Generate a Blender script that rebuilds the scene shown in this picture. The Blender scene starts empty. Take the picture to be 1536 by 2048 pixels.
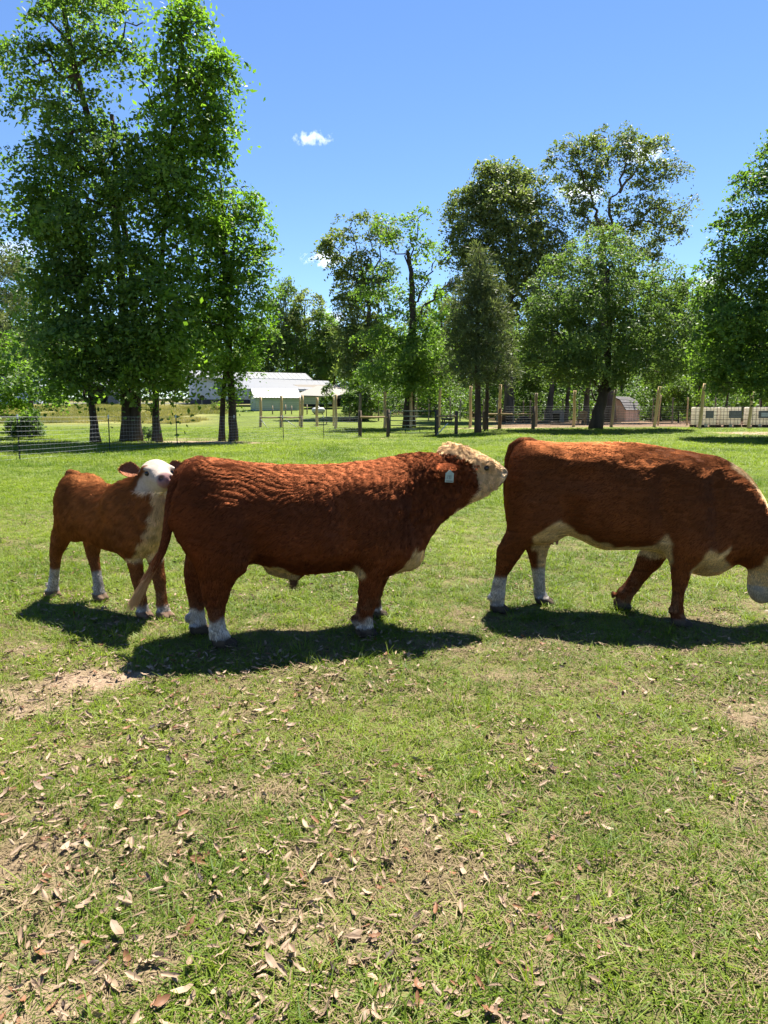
import bpy, bmesh, math, random
import numpy as np
from mathutils import Vector, Matrix

scene = bpy.context.scene
col = scene.collection
RNG = np.random.default_rng(7)
random.seed(7)

# ------------------------------------------------------------------ camera
CAM_Z, FPX, CW, CH, HORIZON = 1.55, 1420.0, 1536, 2048, 830.0
PITCH = math.atan((CH / 2 - HORIZON) / FPX)
cam_data = bpy.data.cameras.new("camera")
cam_data.sensor_fit = 'VERTICAL'
cam_data.sensor_height = 36.0
cam_data.lens = 36.0 * FPX / CH
cam_data.clip_start, cam_data.clip_end = 0.1, 9000
cam = bpy.data.objects.new("camera", cam_data)
cam.location = (0, 0, CAM_Z)
cam.rotation_euler = (math.pi / 2 - PITCH, 0, 0)
col.objects.link(cam)
scene.camera = cam

# ------------------------------------------------------------------ sky, sun, exposure
SUN = Vector((0.20, 0.42, 1.0)).normalized()          # towards the sun
world = bpy.data.worlds.new("World")
scene.world = world
world.use_nodes = True
wn, wl = world.node_tree.nodes, world.node_tree.links
wn.clear()
w_out = wn.new('ShaderNodeOutputWorld')
w_bg = wn.new('ShaderNodeBackground')
w_sky = wn.new('ShaderNodeTexSky')
w_sky.sky_type = 'NISHITA'
w_sky.sun_disc = False
w_sky.sun_elevation = math.asin(SUN.z)
w_sky.sun_rotation = math.atan2(SUN.x, SUN.y)
w_sky.altitude = 1500
w_sky.air_density = 1.0
w_sky.dust_density = 0.0
w_sky.ozone_density = 3.0
w_hsv = wn.new('ShaderNodeHueSaturation')
w_hsv.inputs['Saturation'].default_value = 1.12
w_hsv.inputs['Hue'].default_value = 0.505
w_bg.inputs['Strength'].default_value = 0.062
wl.new(w_sky.outputs[0], w_hsv.inputs['Color'])
wl.new(w_hsv.outputs[0], w_bg.inputs['Color'])
wl.new(w_bg.outputs[0], w_out.inputs['Surface'])

sun_data = bpy.data.lights.new("sun", 'SUN')
sun_data.energy = 5.0
sun_data.angle = math.radians(0.53)
sun_data.color = (1.0, 0.95, 0.86)
sun = bpy.data.objects.new("sun", sun_data)
sun.rotation_euler = (-SUN).to_track_quat('-Z', 'Y').to_euler()
sun.location = (10, 20, 50)
col.objects.link(sun)

scene.view_settings.view_transform = 'Standard'
scene.view_settings.look = 'None'
scene.view_settings.exposure = 1.8
scene.view_settings.gamma = 1.0
scene.view_settings.use_curve_mapping = False
scene.render.engine = 'CYCLES'
cy = scene.cycles
cy.max_bounces = 7
cy.diffuse_bounces = 4
cy.glossy_bounces = 2
cy.transmission_bounces = 4
cy.transparent_max_bounces = 8
cy.volume_bounces = 3
cy.use_denoising = True
cy.denoiser = 'OPENIMAGEDENOISE'
cy.denoising_input_passes = 'RGB_ALBEDO_NORMAL'
cy.denoising_prefilter = 'ACCURATE'
cy.sample_clamp_indirect = 6.0
cy.use_adaptive_sampling = True
cy.adaptive_threshold = 0.02
scene.render.film_transparent = False
scene.cycles_curves.shape = 'THICK'
scene.cycles_curves.subdivisions = 2

# ------------------------------------------------------------------ geometry of the view
_s, _c = math.sin(PITCH), math.cos(PITCH)
CAMP = np.array([0, 0, CAM_Z])

def ray(px, py):
    """world direction of the line of sight through a point of the photograph (1536 x 2048)"""
    cx, cyv = (px - CW / 2) / FPX, (CH / 2 - py) / FPX
    return np.array([cx, _c + cyv * _s, -_s + cyv * _c])

def at(px, py, Y):
    d = ray(px, py)
    return CAMP + d * (Y / d[1])

_PY = [-50, 0, 14, 22, 30, 37, 41, 47, 65, 90, 150, 400, 3000]
_ZL = [0, 0, 0, .15, .30, .36, .46, .65, 1.55, 2.95, 5.0, 9.0, 12.0]
_ZR = [0, 0, 0, .15, .35, .52, .68, .84, .97, 1.2, 2.2, 4.0, 8.0]
def ground_z(x, y):
    x = np.asarray(x, float); y = np.asarray(y, float)
    a = x / np.maximum(y, 4.0)
    t = np.clip((a + .06) / .30, 0, 1); t = t * t * (3 - 2 * t)
    zl, zr = np.interp(y, _PY, _ZL), np.interp(y, _PY, _ZR)
    return zl * (1 - t) + zr * t

def foot(px, Y):
    """the ground point in column px of the picture at distance Y"""
    x = (px - CW / 2) / FPX * Y
    for _ in range(4):
        z = float(ground_z(x, Y))
        # depth along the view axis of that point
        dep = Y * _c - (z - CAM_Z) * _s
        x = (px - CW / 2) / FPX * dep
    return np.array([x, Y, float(ground_z(x, Y))])

def height_to(py, base):
    """height above a base point that reaches the row py"""
    d = ray(768, py)
    return CAM_Z + d[2] / d[1] * base[1] - base[2]

# ------------------------------------------------------------------ helpers
def link(o, parent=None):
    col.objects.link(o)
    if parent is not None:
        o.parent = parent
    return o

def tag(o, label=None, cat=None, group=None, kind=None):
    if label: o["label"] = label
    if cat: o["category"] = cat
    if group: o["group"] = group
    if kind: o["kind"] = kind
    return o

def empty(name, loc, rz=0.0, label=None, cat=None, group=None, kind=None):
    o = bpy.data.objects.new(name, None)
    o.empty_display_size = 0.2
    o.location = tuple(float(v) for v in loc)
    o.rotation_euler = (0, 0, rz)
    link(o)
    return tag(o, label, cat, group, kind)

def mesh_from(name, verts, faces, mat=None, smooth=False):
    me = bpy.data.meshes.new(name)
    verts = np.asarray(verts, np.float32).reshape(-1, 3)
    if isinstance(faces, np.ndarray):
        nf, k = faces.shape
        me.vertices.add(len(verts)); me.vertices.foreach_set('co', verts.ravel())
        me.loops.add(nf * k); me.loops.foreach_set('vertex_index', faces.astype(np.int32).ravel())
        me.polygons.add(nf)
        me.polygons.foreach_set('loop_start', np.arange(0, nf * k, k, dtype=np.int32))
        me.update(calc_edges=True); me.validate()
    else:
        me.from_pydata(verts.tolist(), [], faces)
    if mat: me.materials.append(mat)
    if smooth and len(me.polygons):
        me.polygons.foreach_set('use_smooth', np.ones(len(me.polygons), bool))
    me.update()
    return me

def mesh_obj(name, verts, faces, mat=None, parent=None, smooth=False, loc=None):
    o = bpy.data.objects.new(name, mesh_from(name, verts, faces, mat, smooth))
    if loc is not None: o.location = tuple(float(v) for v in loc)
    return link(o, parent)

class MB:
    """collects shapes and links them as one mesh object"""
    def __init__(self): self.v, self.f = [], []
    def add(self, v, f):
        n = len(self.v)
        self.v += [tuple(map(float, p)) for p in v]
        self.f += [tuple(int(i) + n for i in q) for q in f]
        return self
    def box(self, x0, x1, y0, y1, z0, z1, M=None):
        v = [(x, y, z) for z in (z0, z1) for y in (y0, y1) for x in (x0, x1)]
        if M is not None: v = [tuple(M @ Vector(p)) for p in v]
        return self.add(v, [(0, 2, 3, 1), (4, 5, 7, 6), (0, 1, 5, 4), (2, 6, 7, 3), (0, 4, 6, 2), (1, 3, 7, 5)])
    def bar(self, a, b, w, h=None, up=(0, 0, 1)):
        h = h or w
        a, b = Vector(a), Vector(b)
        d = (b - a).normalized(); u = Vector(up)
        if abs(d.dot(u)) > .98: u = Vector((0, 1, 0))
        s = d.cross(u).normalized(); t = s.cross(d).normalized()
        v = []
        for p in (a, b):
            for i, j in ((-1, -1), (1, -1), (1, 1), (-1, 1)):
                v.append(p + s * (i * w / 2) + t * (j * h / 2))
        return self.add(v, [(0, 1, 2, 3), (7, 6, 5, 4), (0, 4, 5, 1), (1, 5, 6, 2), (2, 6, 7, 3), (3, 7, 4, 0)])
    def tube(self, pts, rad, n=8, caps=True):
        v, f = tube(pts, rad, n, caps)
        return self.add(v, f)
    def build(self, name, mat, parent=None, smooth=False, loc=None):
        return mesh_obj(name, self.v, self.f, mat, parent, smooth, loc)

def tube(pts, rad, n=8, caps=True, flat=1.0):
    pts = [np.asarray(p, float) for p in pts]
    m = len(pts)
    if np.isscalar(rad): rad = [rad] * m
    v, f = [], []
    ref = None
    for i in range(m):
        d = pts[min(i + 1, m - 1)] - pts[max(i - 1, 0)]
        d = d / (np.linalg.norm(d) + 1e-9)
        if ref is None:
            ref = np.array([1., 0, 0]) if abs(d[0]) < .8 else np.array([0, 1., 0])
        u = ref - d * ref.dot(d); u /= np.linalg.norm(u) + 1e-9
        w = np.cross(d, u); ref = u
        for k in range(n):
            a = 2 * math.pi * k / n
            v.append(pts[i] + rad[i] * (math.cos(a) * u + flat * math.sin(a) * w))
    for i in range(m - 1):
        for k in range(n):
            k2 = (k + 1) % n
            f.append((i * n + k, i * n + k2, (i + 1) * n + k2, (i + 1) * n + k))
    if caps:
        f.append(tuple(range(n - 1, -1, -1)))
        f.append(tuple((m - 1) * n + k for k in range(n)))
    return v, f

def copy_tree(o, parent=None):
    c = o.copy()
    link(c, parent)
    for ch in list(o.children): copy_tree(ch, c)
    return c

# smooth lattice noise in numpy
def _hash(ix, iy, iz, seed):
    h = (ix * 374761393 + iy * 668265263 + iz * 2147483647 + seed * 974634777) & 0xffffffff
    h = ((h ^ (h >> 13)) * 1274126177) & 0xffffffff
    return ((h ^ (h >> 16)) & 0xffffff) / float(0xffffff)
def vnoise(p, scale=1.0, seed=0):
    q = np.asarray(p, float) * scale
    if q.shape[-1] == 2: q = np.concatenate([q, np.zeros(q.shape[:-1] + (1,))], -1)
    i = np.floor(q).astype(np.int64); t = q - i; t = t * t * (3 - 2 * t)
    out = 0
    for dx in (0, 1):
        for dy in (0, 1):
            for dz in (0, 1):
                w = (t[..., 0] if dx else 1 - t[..., 0]) * (t[..., 1] if dy else 1 - t[..., 1]) * (t[..., 2] if dz else 1 - t[..., 2])
                out = out + w * _hash(i[..., 0] + dx, i[..., 1] + dy, i[..., 2] + dz, seed)
    return out
def fbm(p, scale=1.0, seed=0, octs=3):
    s, a, t = 0, 1.0, 0
    for k in range(octs):
        s = s + a * vnoise(p, scale * 2 ** k, seed + k); t += a; a *= .5
    return s / t

# ------------------------------------------------------------------ materials
def new_mat(name):
    m = bpy.data.materials.new(name); m.use_nodes = True
    nt = m.node_tree
    return m, nt, nt.nodes['Principled BSDF'], nt.nodes['Material Output']

def lin(r, g, b): return (r, g, b, 1)

def mat_simple(name, colour, rough=.7, metal=0.0, var=.18, scale=6.0, bump=.15, bscale=40.0, spec=.3, stretch=None, colour2=None):
    """base colour broken up by two noises, with a fine relief"""
    m, nt, bs, out = new_mat(name)
    N, L = nt.nodes, nt.links
    tc = N.new('ShaderNodeTexCoord')
    mp = N.new('ShaderNodeMapping')
    if stretch: mp.inputs['Scale'].default_value = stretch
    L.new(tc.outputs['Object'], mp.inputs['Vector'])
    n1 = N.new('ShaderNodeTexNoise'); n1.inputs['Scale'].default_value = scale; n1.inputs['Detail'].default_value = 5
    L.new(mp.outputs[0], n1.inputs['Vector'])
    rp = N.new('ShaderNodeValToRGB')
    c = np.array(colour[:3]); c2 = np.array(colour2[:3]) if colour2 else c * (1 + var)
    rp.color_ramp.elements[0].position = .3; rp.color_ramp.elements[0].color = (*np.clip(c * (1 - var), 0, 1), 1)
    rp.color_ramp.elements[1].position = .7; rp.color_ramp.elements[1].color = (*np.clip(c2, 0, 1), 1)
    L.new(n1.outputs[0], rp.inputs[0]); L.new(rp.outputs[0], bs.inputs['Base Color'])
    bs.inputs['Roughness'].default_value = rough
    bs.inputs['Metallic'].default_value = metal
    bs.inputs['Specular IOR Level'].default_value = spec
    if bump:
        n2 = N.new('ShaderNodeTexNoise'); n2.inputs['Scale'].default_value = bscale; n2.inputs['Detail'].default_value = 4
        L.new(mp.outputs[0], n2.inputs['Vector'])
        b = N.new('ShaderNodeBump'); b.inputs['Strength'].default_value = bump; b.inputs['Distance'].default_value = .02
        L.new(n2.outputs[0], b.inputs['Height']); L.new(b.outputs[0], bs.inputs['Normal'])
    return m

def mat_leaf(name, dark, light, glow, trans=.42, attr='tint', spec=.20, rough=.5, kind='GEOMETRY'):
    m, nt, bs, out = new_mat(name)
    N, L = nt.nodes, nt.links
    at_ = N.new('ShaderNodeAttribute'); at_.attribute_name = attr; at_.attribute_type = kind
    rp = N.new('ShaderNodeValToRGB')
    rp.color_ramp.elements[0].color = lin(*dark); rp.color_ramp.elements[1].color = lin(*light)
    L.new(at_.outputs['Fac'], rp.inputs[0])
    L.new(rp.outputs[0], bs.inputs['Base Color'])
    bs.inputs['Roughness'].default_value = rough
    bs.inputs['Specular IOR Level'].default_value = spec
    tr = N.new('ShaderNodeBsdfTranslucent')
    mxc = N.new('ShaderNodeMix'); mxc.data_type = 'RGBA'; mxc.blend_type = 'MULTIPLY'
    mxc.inputs[0].default_value = 1.0
    L.new(rp.outputs[0], mxc.inputs[6]); mxc.inputs[7].default_value = lin(*glow)
    L.new(mxc.outputs[2], tr.inputs['Color'])
    mx = N.new('ShaderNodeMixShader'); mx.inputs[0].default_value = trans
    L.new(bs.outputs[0], mx.inputs[1]); L.new(tr.outputs[0], mx.inputs[2])
    L.new(mx.outputs[0], out.inputs['Surface'])
    return m
# ------------------------------------------------------------------ ground sheet
BARE = [(-1.70, 4.02, .34, .22, .95), (-1.98, 3.72, .36, .24, .55), (1.95, 3.5, .25, .25, .6), (-.72, 1.80, .16, .10, .7),
        (1.2, 3.9, .5, .2, .35), (-.95, 1.72, .34, .20, .55), (-1.05, 2.35, .34, .16, .5), (-.55, 2.75, .30, .10, .45), (-.25, 1.95, .22, .10, .4), (.75, 4.1, .4, .12, .4), (1.45, 2.55, .25, .10, .4), (.35, 4.6, .5, .12, .35), (-2.6, 4.6, .5, .2, .4), (-1.15, 2.25, .35, .22, .55),
        (-.85, 2.4, .3, .16, .45), (1.75, 2.9, .25, .25, .45),
        (-9.0, 33.0, 2.6, 1.1, .9), (-6.6, 31.6, 2.0, .7, .9), (-.5, 36.4, 1.2, .5, .6), (-9.5, 36, 2, 1.0, .5),
        (20.5, 38.5, 3.0, 1.2, .9), (8.0, 45.0, 4.5, 1.5, .7), (14, 47, 5, 1.5, .55)]
def bare_at(x, y):
    b = np.zeros_like(np.asarray(x, float))
    for (cx, cyy, rx, ry, s) in BARE:
        d = ((x - cx) / rx) ** 2 + ((y - cyy) / ry) ** 2
        b = np.maximum(b, s * np.clip(1.35 - d, 0, 1))
    return b
def green_at(x, y):
    """how thick the grass stands, 0 (bare sand, thatch) to 1"""
    p = np.stack([x, y], -1)
    n = fbm(p, 1.3, 11, 3) * .6 + fbm(p, 5.0, 17, 2) * .4
    far = np.clip((y - 5) / 12, 0, 1)
    g = (n - .20) / .32 * (1 - far) + (.55 + (n - .5) * 1.0) * far
    g = g + .10 * np.clip(x, -2, 2) * (y < 4)                   # the lower right corner is greener
    g = .27 + .73 * np.clip(g, 0, 1)
    return np.clip(g, 0, 1) * (1 - np.clip(bare_at(x, y) * 1.15 * (.6 + .8 * fbm(p, 7.0, 5, 2)), 0, 1))

def grow(a, b, s0, k):
    out = [a]; s = s0
    while out[-1] < b: out.append(out[-1] + s); s *= k
    return out
gx = np.array(sorted(set([round(v, 3) for v in np.arange(-9, 9.01, .12)] + [round(v, 3) for v in np.arange(9.6, 60, .9)] +
     [round(-v, 3) for v in np.arange(9.6, 60, .9)] + grow(61, 3000, 5, 1.25) + [-v for v in grow(61, 3000, 5, 1.25)])))
gy = np.array(sorted(set([round(v, 3) for v in np.arange(.5, 13, .12)] + [round(v, 3) for v in np.arange(13.1, 30, .3)] + [round(v, 3) for v in np.arange(30, 100, .5)] +
     grow(101, 3000, 4, 1.2) + [-v for v in grow(.2, 200, 1.0, 1.3)])))
GX, GY = np.meshgrid(gx, gy)
GZ = ground_z(GX, GY)
pp = np.stack([GX, GY], -1)
GZ = GZ + np.where((GY > .5) & (GY < 60), (fbm(pp, 2.2, 3, 3) - .5) * .045 * np.clip((60 - GY) / 40, 0, 1), 0)
def relief(x, y):
    p = np.stack([np.asarray(x, float), np.asarray(y, float)], -1)
    return ground_z(x, y) + np.where((p[..., 1] > .5) & (p[..., 1] < 60), (fbm(p, 2.2, 3, 3) - .5) * .045 * np.clip((60 - p[..., 1]) / 40, 0, 1), 0)
nx_, ny_ = len(gx), len(gy)
idx = np.arange(nx_ * ny_).reshape(ny_, nx_)
gf = np.stack([idx[:-1, :-1], idx[:-1, 1:], idx[1:, 1:], idx[1:, :-1]], -1).reshape(-1, 4)
gv = np.stack([GX, GY, GZ], -1).reshape(-1, 3)

def gcolour(x, y):
    p = np.stack([x, y], -1)
    n1 = fbm(p, .5, 21, 3)[..., None]; n2 = fbm(p, 4.0, 23, 2)[..., None]
    g = green_at(x, y)[..., None]; b = bare_at(x, y)[..., None]
    thatch = np.array([.20, .150, .082]); soil = np.array([.22, .15, .095]); sand = np.array([.42, .30, .20]); turf = np.array([.120, .170, .022])
    near = thatch * (.75 + .5 * n2) * (1 - .35 * g) + turf * .35 * g
    near = near * (1 - .5 * np.clip(b * 1.4, 0, 1)) + (soil * .5 + sand * .5) * .5 * np.clip(b * 1.4, 0, 1)
    near = near * (1 - np.clip(b, 0, 1) ** 2) + sand * (.8 + .4 * n2) * np.clip(b, 0, 1) ** 2
    lawn = (turf * (.8 + .5 * n1) * (.55 + .45 * g) + thatch * .42 * (1 - g) * (.6 + .8 * n1))
    lawn = lawn * (1 - np.clip(b, 0, 1)) + sand * np.clip(b, 0, 1) * (.8 + .4 * n2)
    k = np.clip((y - 6) / 9, 0, 1)[..., None]
    c = near * (1 - k) + lawn * k
    a = x / np.maximum(y, 3)
    # tall dry meadow on the slope below the house
    f = (np.clip((y - 50 - 9 * (n1[..., 0] - .5)) / 5, 0, 1) * np.clip((84 - y) / 3, 0, 1) * np.clip((-.22 - a) / .05, 0, 1))[..., None]
    meadow = np.array([.26, .225, .085]) * (.4 + 1.2 * n1) + np.array([.09, .14, .02]) * (1 - n1) * .6
    c = c * (1 - f) + meadow * f
    # pale worn lawn round the house
    f = (np.clip((y - 83) / 3, 0, 1) * np.clip((.1 - a) / .1, 0, 1))[..., None]
    c = c * (1 - f) + (np.array([.19, .18, .07]) * (.8 + .4 * n1)) * f
    # leaf litter under the wood
    f = (np.clip((y - 44 - 4 * (n1[..., 0] - .5)) / 3, 0, 1) * np.clip((a - .13 + (n1[..., 0] - .5) * .06) / .04, 0, 1))[..., None]
    litter = np.array([.21, .135, .085]) * (.7 + .6 * n2)
    c = c * (1 - f) + litter * f
    f = (np.clip((y - 66) / 6, 0, 1) * np.clip((a + .04) / .04, 0, 1))[..., None]
    c = c * (1 - f) + litter * .6 * f
    f = np.clip((y - 120) / 20, 0, 1)[..., None]
    c = c * (1 - f) + np.array([.05, .06, .025]) * f
    return c
m_ground, nt, bs, out = new_mat("turf_and_thatch")
N, L = nt.nodes, nt.links
a_ = N.new('ShaderNodeAttribute'); a_.attribute_name = "gcol"
tc = N.new('ShaderNodeTexCoord')
n1 = N.new('ShaderNodeTexNoise'); n1.inputs['Scale'].default_value = 90; n1.inputs['Detail'].default_value = 6; n1.inputs['Roughness'].default_value = .7
mpg = N.new('ShaderNodeMapping'); mpg.inputs['Scale'].default_value = (1, 1, .1)
L.new(tc.outputs['Object'], n1.inputs['Vector'])
n3 = N.new('ShaderNodeTexNoise'); n3.inputs['Scale'].default_value = 9; n3.inputs['Detail'].default_value = 8; n3.inputs['Roughness'].default_value = .75
L.new(tc.outputs['Object'], n3.inputs['Vector'])
mr = N.new('ShaderNodeMapRange'); mr.inputs[1].default_value = .3; mr.inputs[2].default_value = .7; mr.inputs[3].default_value = .45; mr.inputs[4].default_value = 1.5
L.new(n1.outputs[0], mr.inputs[0])
mr2 = N.new('ShaderNodeMapRange'); mr2.inputs[1].default_value = .3; mr2.inputs[2].default_value = .7; mr2.inputs[3].default_value = .7; mr2.inputs[4].default_value = 1.3
L.new(n3.outputs[0], mr2.inputs[0])
mm = N.new('ShaderNodeMath'); mm.operation = 'MULTIPLY'; L.new(mr.outputs[0], mm.inputs[0]); L.new(mr2.outputs[0], mm.inputs[1])
vm = N.new('ShaderNodeVectorMath'); vm.operation = 'SCALE'
L.new(a_.outputs['Color'], vm.inputs[0]); L.new(mm.outputs[0], vm.inputs['Scale'])
L.new(vm.outputs[0], bs.inputs['Base Color'])
bs.inputs['Roughness'].default_value = .95; bs.inputs['Specular IOR Level'].default_value = .1
bp = N.new('ShaderNodeBump'); bp.inputs['Strength'].default_value = .8; bp.inputs['Distance'].default_value = .015
L.new(n1.outputs[0], bp.inputs['Height']); L.new(bp.outputs[0], bs.inputs['Normal'])
g_ob = mesh_obj("ground", gv, gf, m_ground, smooth=True)
tag(g_ob, kind="structure")
gc = np.ones((len(gv), 4), np.float32); gc[:, :3] = gcolour(gv[:, 0], gv[:, 1]) * .70
at_ = g_ob.data.attributes.new("gcol", 'FLOAT_COLOR', 'POINT'); at_.data.foreach_set('color', gc.ravel())

# paved drive by the house
mb = MB()
dr = [foot(430, 92), foot(260, 93), foot(150, 93), foot(20, 90)]
for i in range(len(dr) - 1):
    a, b = dr[i], dr[i + 1]
    q = [a + [0, -1.6, 0], b + [0, -1.6, 0], b + [0, 1.6, 0], a + [0, 1.6, 0]]
    for p in q: p[2] = float(ground_z(p[0], p[1])) + .03
    mb.add(q, [(0, 3, 2, 1)])
m_asph = mat_simple("asphalt", (.16, .16, .17), .9, bscale=60)
tag(mb.build("driveway", m_asph), kind="structure")

# ------------------------------------------------------------------ clouds: lumps of real vapour far away
def cloud(px, py, wpx, hpx, dist, label, dens=.035, seed=0):
    c = at(px, py, dist)
    s = dist / FPX
    o = bpy.data.objects.new("small_cloud", None)
    bm = bmesh.new(); bmesh.ops.create_icosphere(bm, subdivisions=3, radius=1.0)
    me = bpy.data.meshes.new("small_cloud"); bm.to_mesh(me); bm.free()
    o = bpy.data.objects.new("small_cloud", me)
    o.location = c; o.scale = (wpx * s / 2, wpx * s / 3.2, hpx * s / 2)
    link(o); tag(o, label, "cloud", "small fair weather clouds")
    m = bpy.data.materials.new("cloud_vapour"); m.use_nodes = True
    nt = m.node_tree; N, L = nt.nodes, nt.links; N.clear()
    out = N.new('ShaderNodeOutputMaterial'); pv = N.new('ShaderNodeVolumePrincipled')
    pv.inputs['Color'].default_value = (1, 1, 1, 1); pv.inputs['Anisotropy'].default_value = .1
    tc = N.new('ShaderNodeTexCoord')
    ln = N.new('ShaderNodeVectorMath'); ln.operation = 'LENGTH'
    L.new(tc.outputs['Object'], ln.inputs[0])
    mp = N.new('ShaderNodeMapping'); mp.inputs['Location'].default_value = (seed * 3.1, seed * 1.7, seed)
    mp.inputs['Scale'].default_value = (wpx / hpx * .8, 1.0, .9)
    L.new(tc.outputs['Object'], mp.inputs['Vector'])
    nz = N.new('ShaderNodeTexNoise'); nz.inputs['Scale'].default_value = 1.6; nz.inputs['Detail'].default_value = 5; nz.inputs['Roughness'].default_value = .62
    L.new(mp.outputs[0], nz.inputs['Vector'])
    # density = clamp(noise*1.9 - radius*0.95 - 0.15)
    a1 = N.new('ShaderNodeMath'); a1.operation = 'MULTIPLY_ADD'; a1.inputs[1].default_value = 2.4; a1.inputs[2].default_value = -.62
    L.new(nz.outputs[0], a1.inputs[0])
    a2 = N.new('ShaderNodeMath'); a2.operation = 'SUBTRACT'; L.new(a1.outputs[0], a2.inputs[0]); L.new(ln.outputs['Value'], a2.inputs[1])
    a3 = N.new('ShaderNodeMath'); a3.operation = 'MULTIPLY'; a3.use_clamp = True; a3.inputs[1].default_value = 2.5; L.new(a2.outputs[0], a3.inputs[0])
    a4 = N.new('ShaderNodeMath'); a4.operation = 'MULTIPLY'; a4.inputs[1].default_value = dens * 2200 / dist; L.new(a3.outputs[0], a4.inputs[0])
    L.new(a4.outputs[0], pv.inputs['Density']); L.new(pv.outputs[0], out.inputs['Volume'])
    me.materials.append(m)
    return o
cloud(624, 277, 112, 27, 2200, "small white cloud alone in the open blue sky", .020, seed=1)
cloud(655, 517, 120, 44, 2200, "flat white cloud touching the pale spreading treetop", seed=2)
cloud(1160, 385, 130, 60, 2200, "white cloud behind the lower boughs of the umbrella shaped oak", seed=3)
cloud(1285, 312, 110, 50, 2200, "white cloud behind the upper boughs of the umbrella shaped oak", seed=4)
cloud(1425, 562, 110, 50, 2200, "low white cloud beside the dark oak at the frame edge", seed=5)
cloud(25, 500, 170, 80, 2200, "low white cloud behind the pine at the frame edge", .006, seed=6)
cloud(655, 640, 120, 60, 2200, "low white cloud in the gap above the roofs", .02, seed=7)
# ------------------------------------------------------------------ trees
def bark(name, c, bscale=14):
    return mat_simple(name, c, .95, var=.4, scale=3.0, bump=.9, bscale=bscale, spec=.1, stretch=(1, 1, .22))
m_bark = bark("dark_oak_bark", (.055, .042, .033))
m_bark2 = bark("grey_brown_bark", (.085, .068, .055))
m_barkp = bark("pine_bark", (.075, .050, .038))
G_DARK = mat_leaf("oak_leaf_deep_green", (.048, .094, .026), (.180, .255, .058), (1.3, 1.55, .55), .52)
G_FRESH = mat_leaf("fresh_green_leaf", (.056, .112, .020), (.205, .300, .050), (1.3, 1.55, .5), .54)
G_OLIVE = mat_leaf("olive_leaf", (.078, .108, .036), (.225, .255, .098), (1.2, 1.35, .6), .48)
G_MID = mat_leaf("mid_green_leaf", (.058, .098, .032), (.155, .210, .066), (1.3, 1.5, .65), .48)
G_PINE = mat_leaf("pine_needles", (.046, .068, .030), (.155, .180, .078), (1.2, 1.25, .7), .38, rough=.5)
G_SHRUB = mat_leaf("sunny_undergrowth_leaf", (.045, .088, .018), (.150, .215, .042), (1.3, 1.5, .5), .42)

def leaf_quads(C, Nrm, size, aspect=.55, rng=RNG, droop=.0):
    """diamond leaves: centres C, face normals Nrm"""
    n = len(C)
    r = rng.normal(size=(n, 3))
    u = np.cross(Nrm, r); u /= np.linalg.norm(u, axis=1, keepdims=True) + 1e-9
    v = np.cross(Nrm, u); v /= np.linalg.norm(v, axis=1, keepdims=True) + 1e-9
    s = size * rng.uniform(.65, 1.3, (n, 1))
    V = np.stack([C - u * s * .5, C + v * s * aspect * .5 - u * s * .05, C + u * s * .5 - Nrm * s * .12, C - v * s * aspect * .5 - u * s * .05], 1)
    return V.reshape(-1, 3)

def needles(C, D, size, rng=RNG):
    """thin tufts for pine: long narrow triangles"""
    n = len(C)
    d = D + rng.normal(size=(n, 3)) * .55; d /= np.linalg.norm(d, axis=1, keepdims=True)
    u = np.cross(d, rng.normal(size=(n, 3))); u /= np.linalg.norm(u, axis=1, keepdims=True) + 1e-9
    s = size * rng.uniform(.6, 1.3, (n, 1))
    V = np.stack([C, C + d * s * .6 + u * s * .085, C + d * s, C + d * s * .6 - u * s * .085], 1)
    return V.reshape(-1, 3)

def crown_mesh(name, V, mat, tint):
    n = len(V) // 4
    me = mesh_from(name, V, np.arange(n * 4).reshape(n, 4), mat)
    a = me.attributes.new("tint", 'FLOAT', 'FACE')
    t = np.clip(tint, 0, 1).astype(np.float32)
    if len(me.polygons) == len(t): a.data.foreach_set('value', t)
    return me

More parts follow.
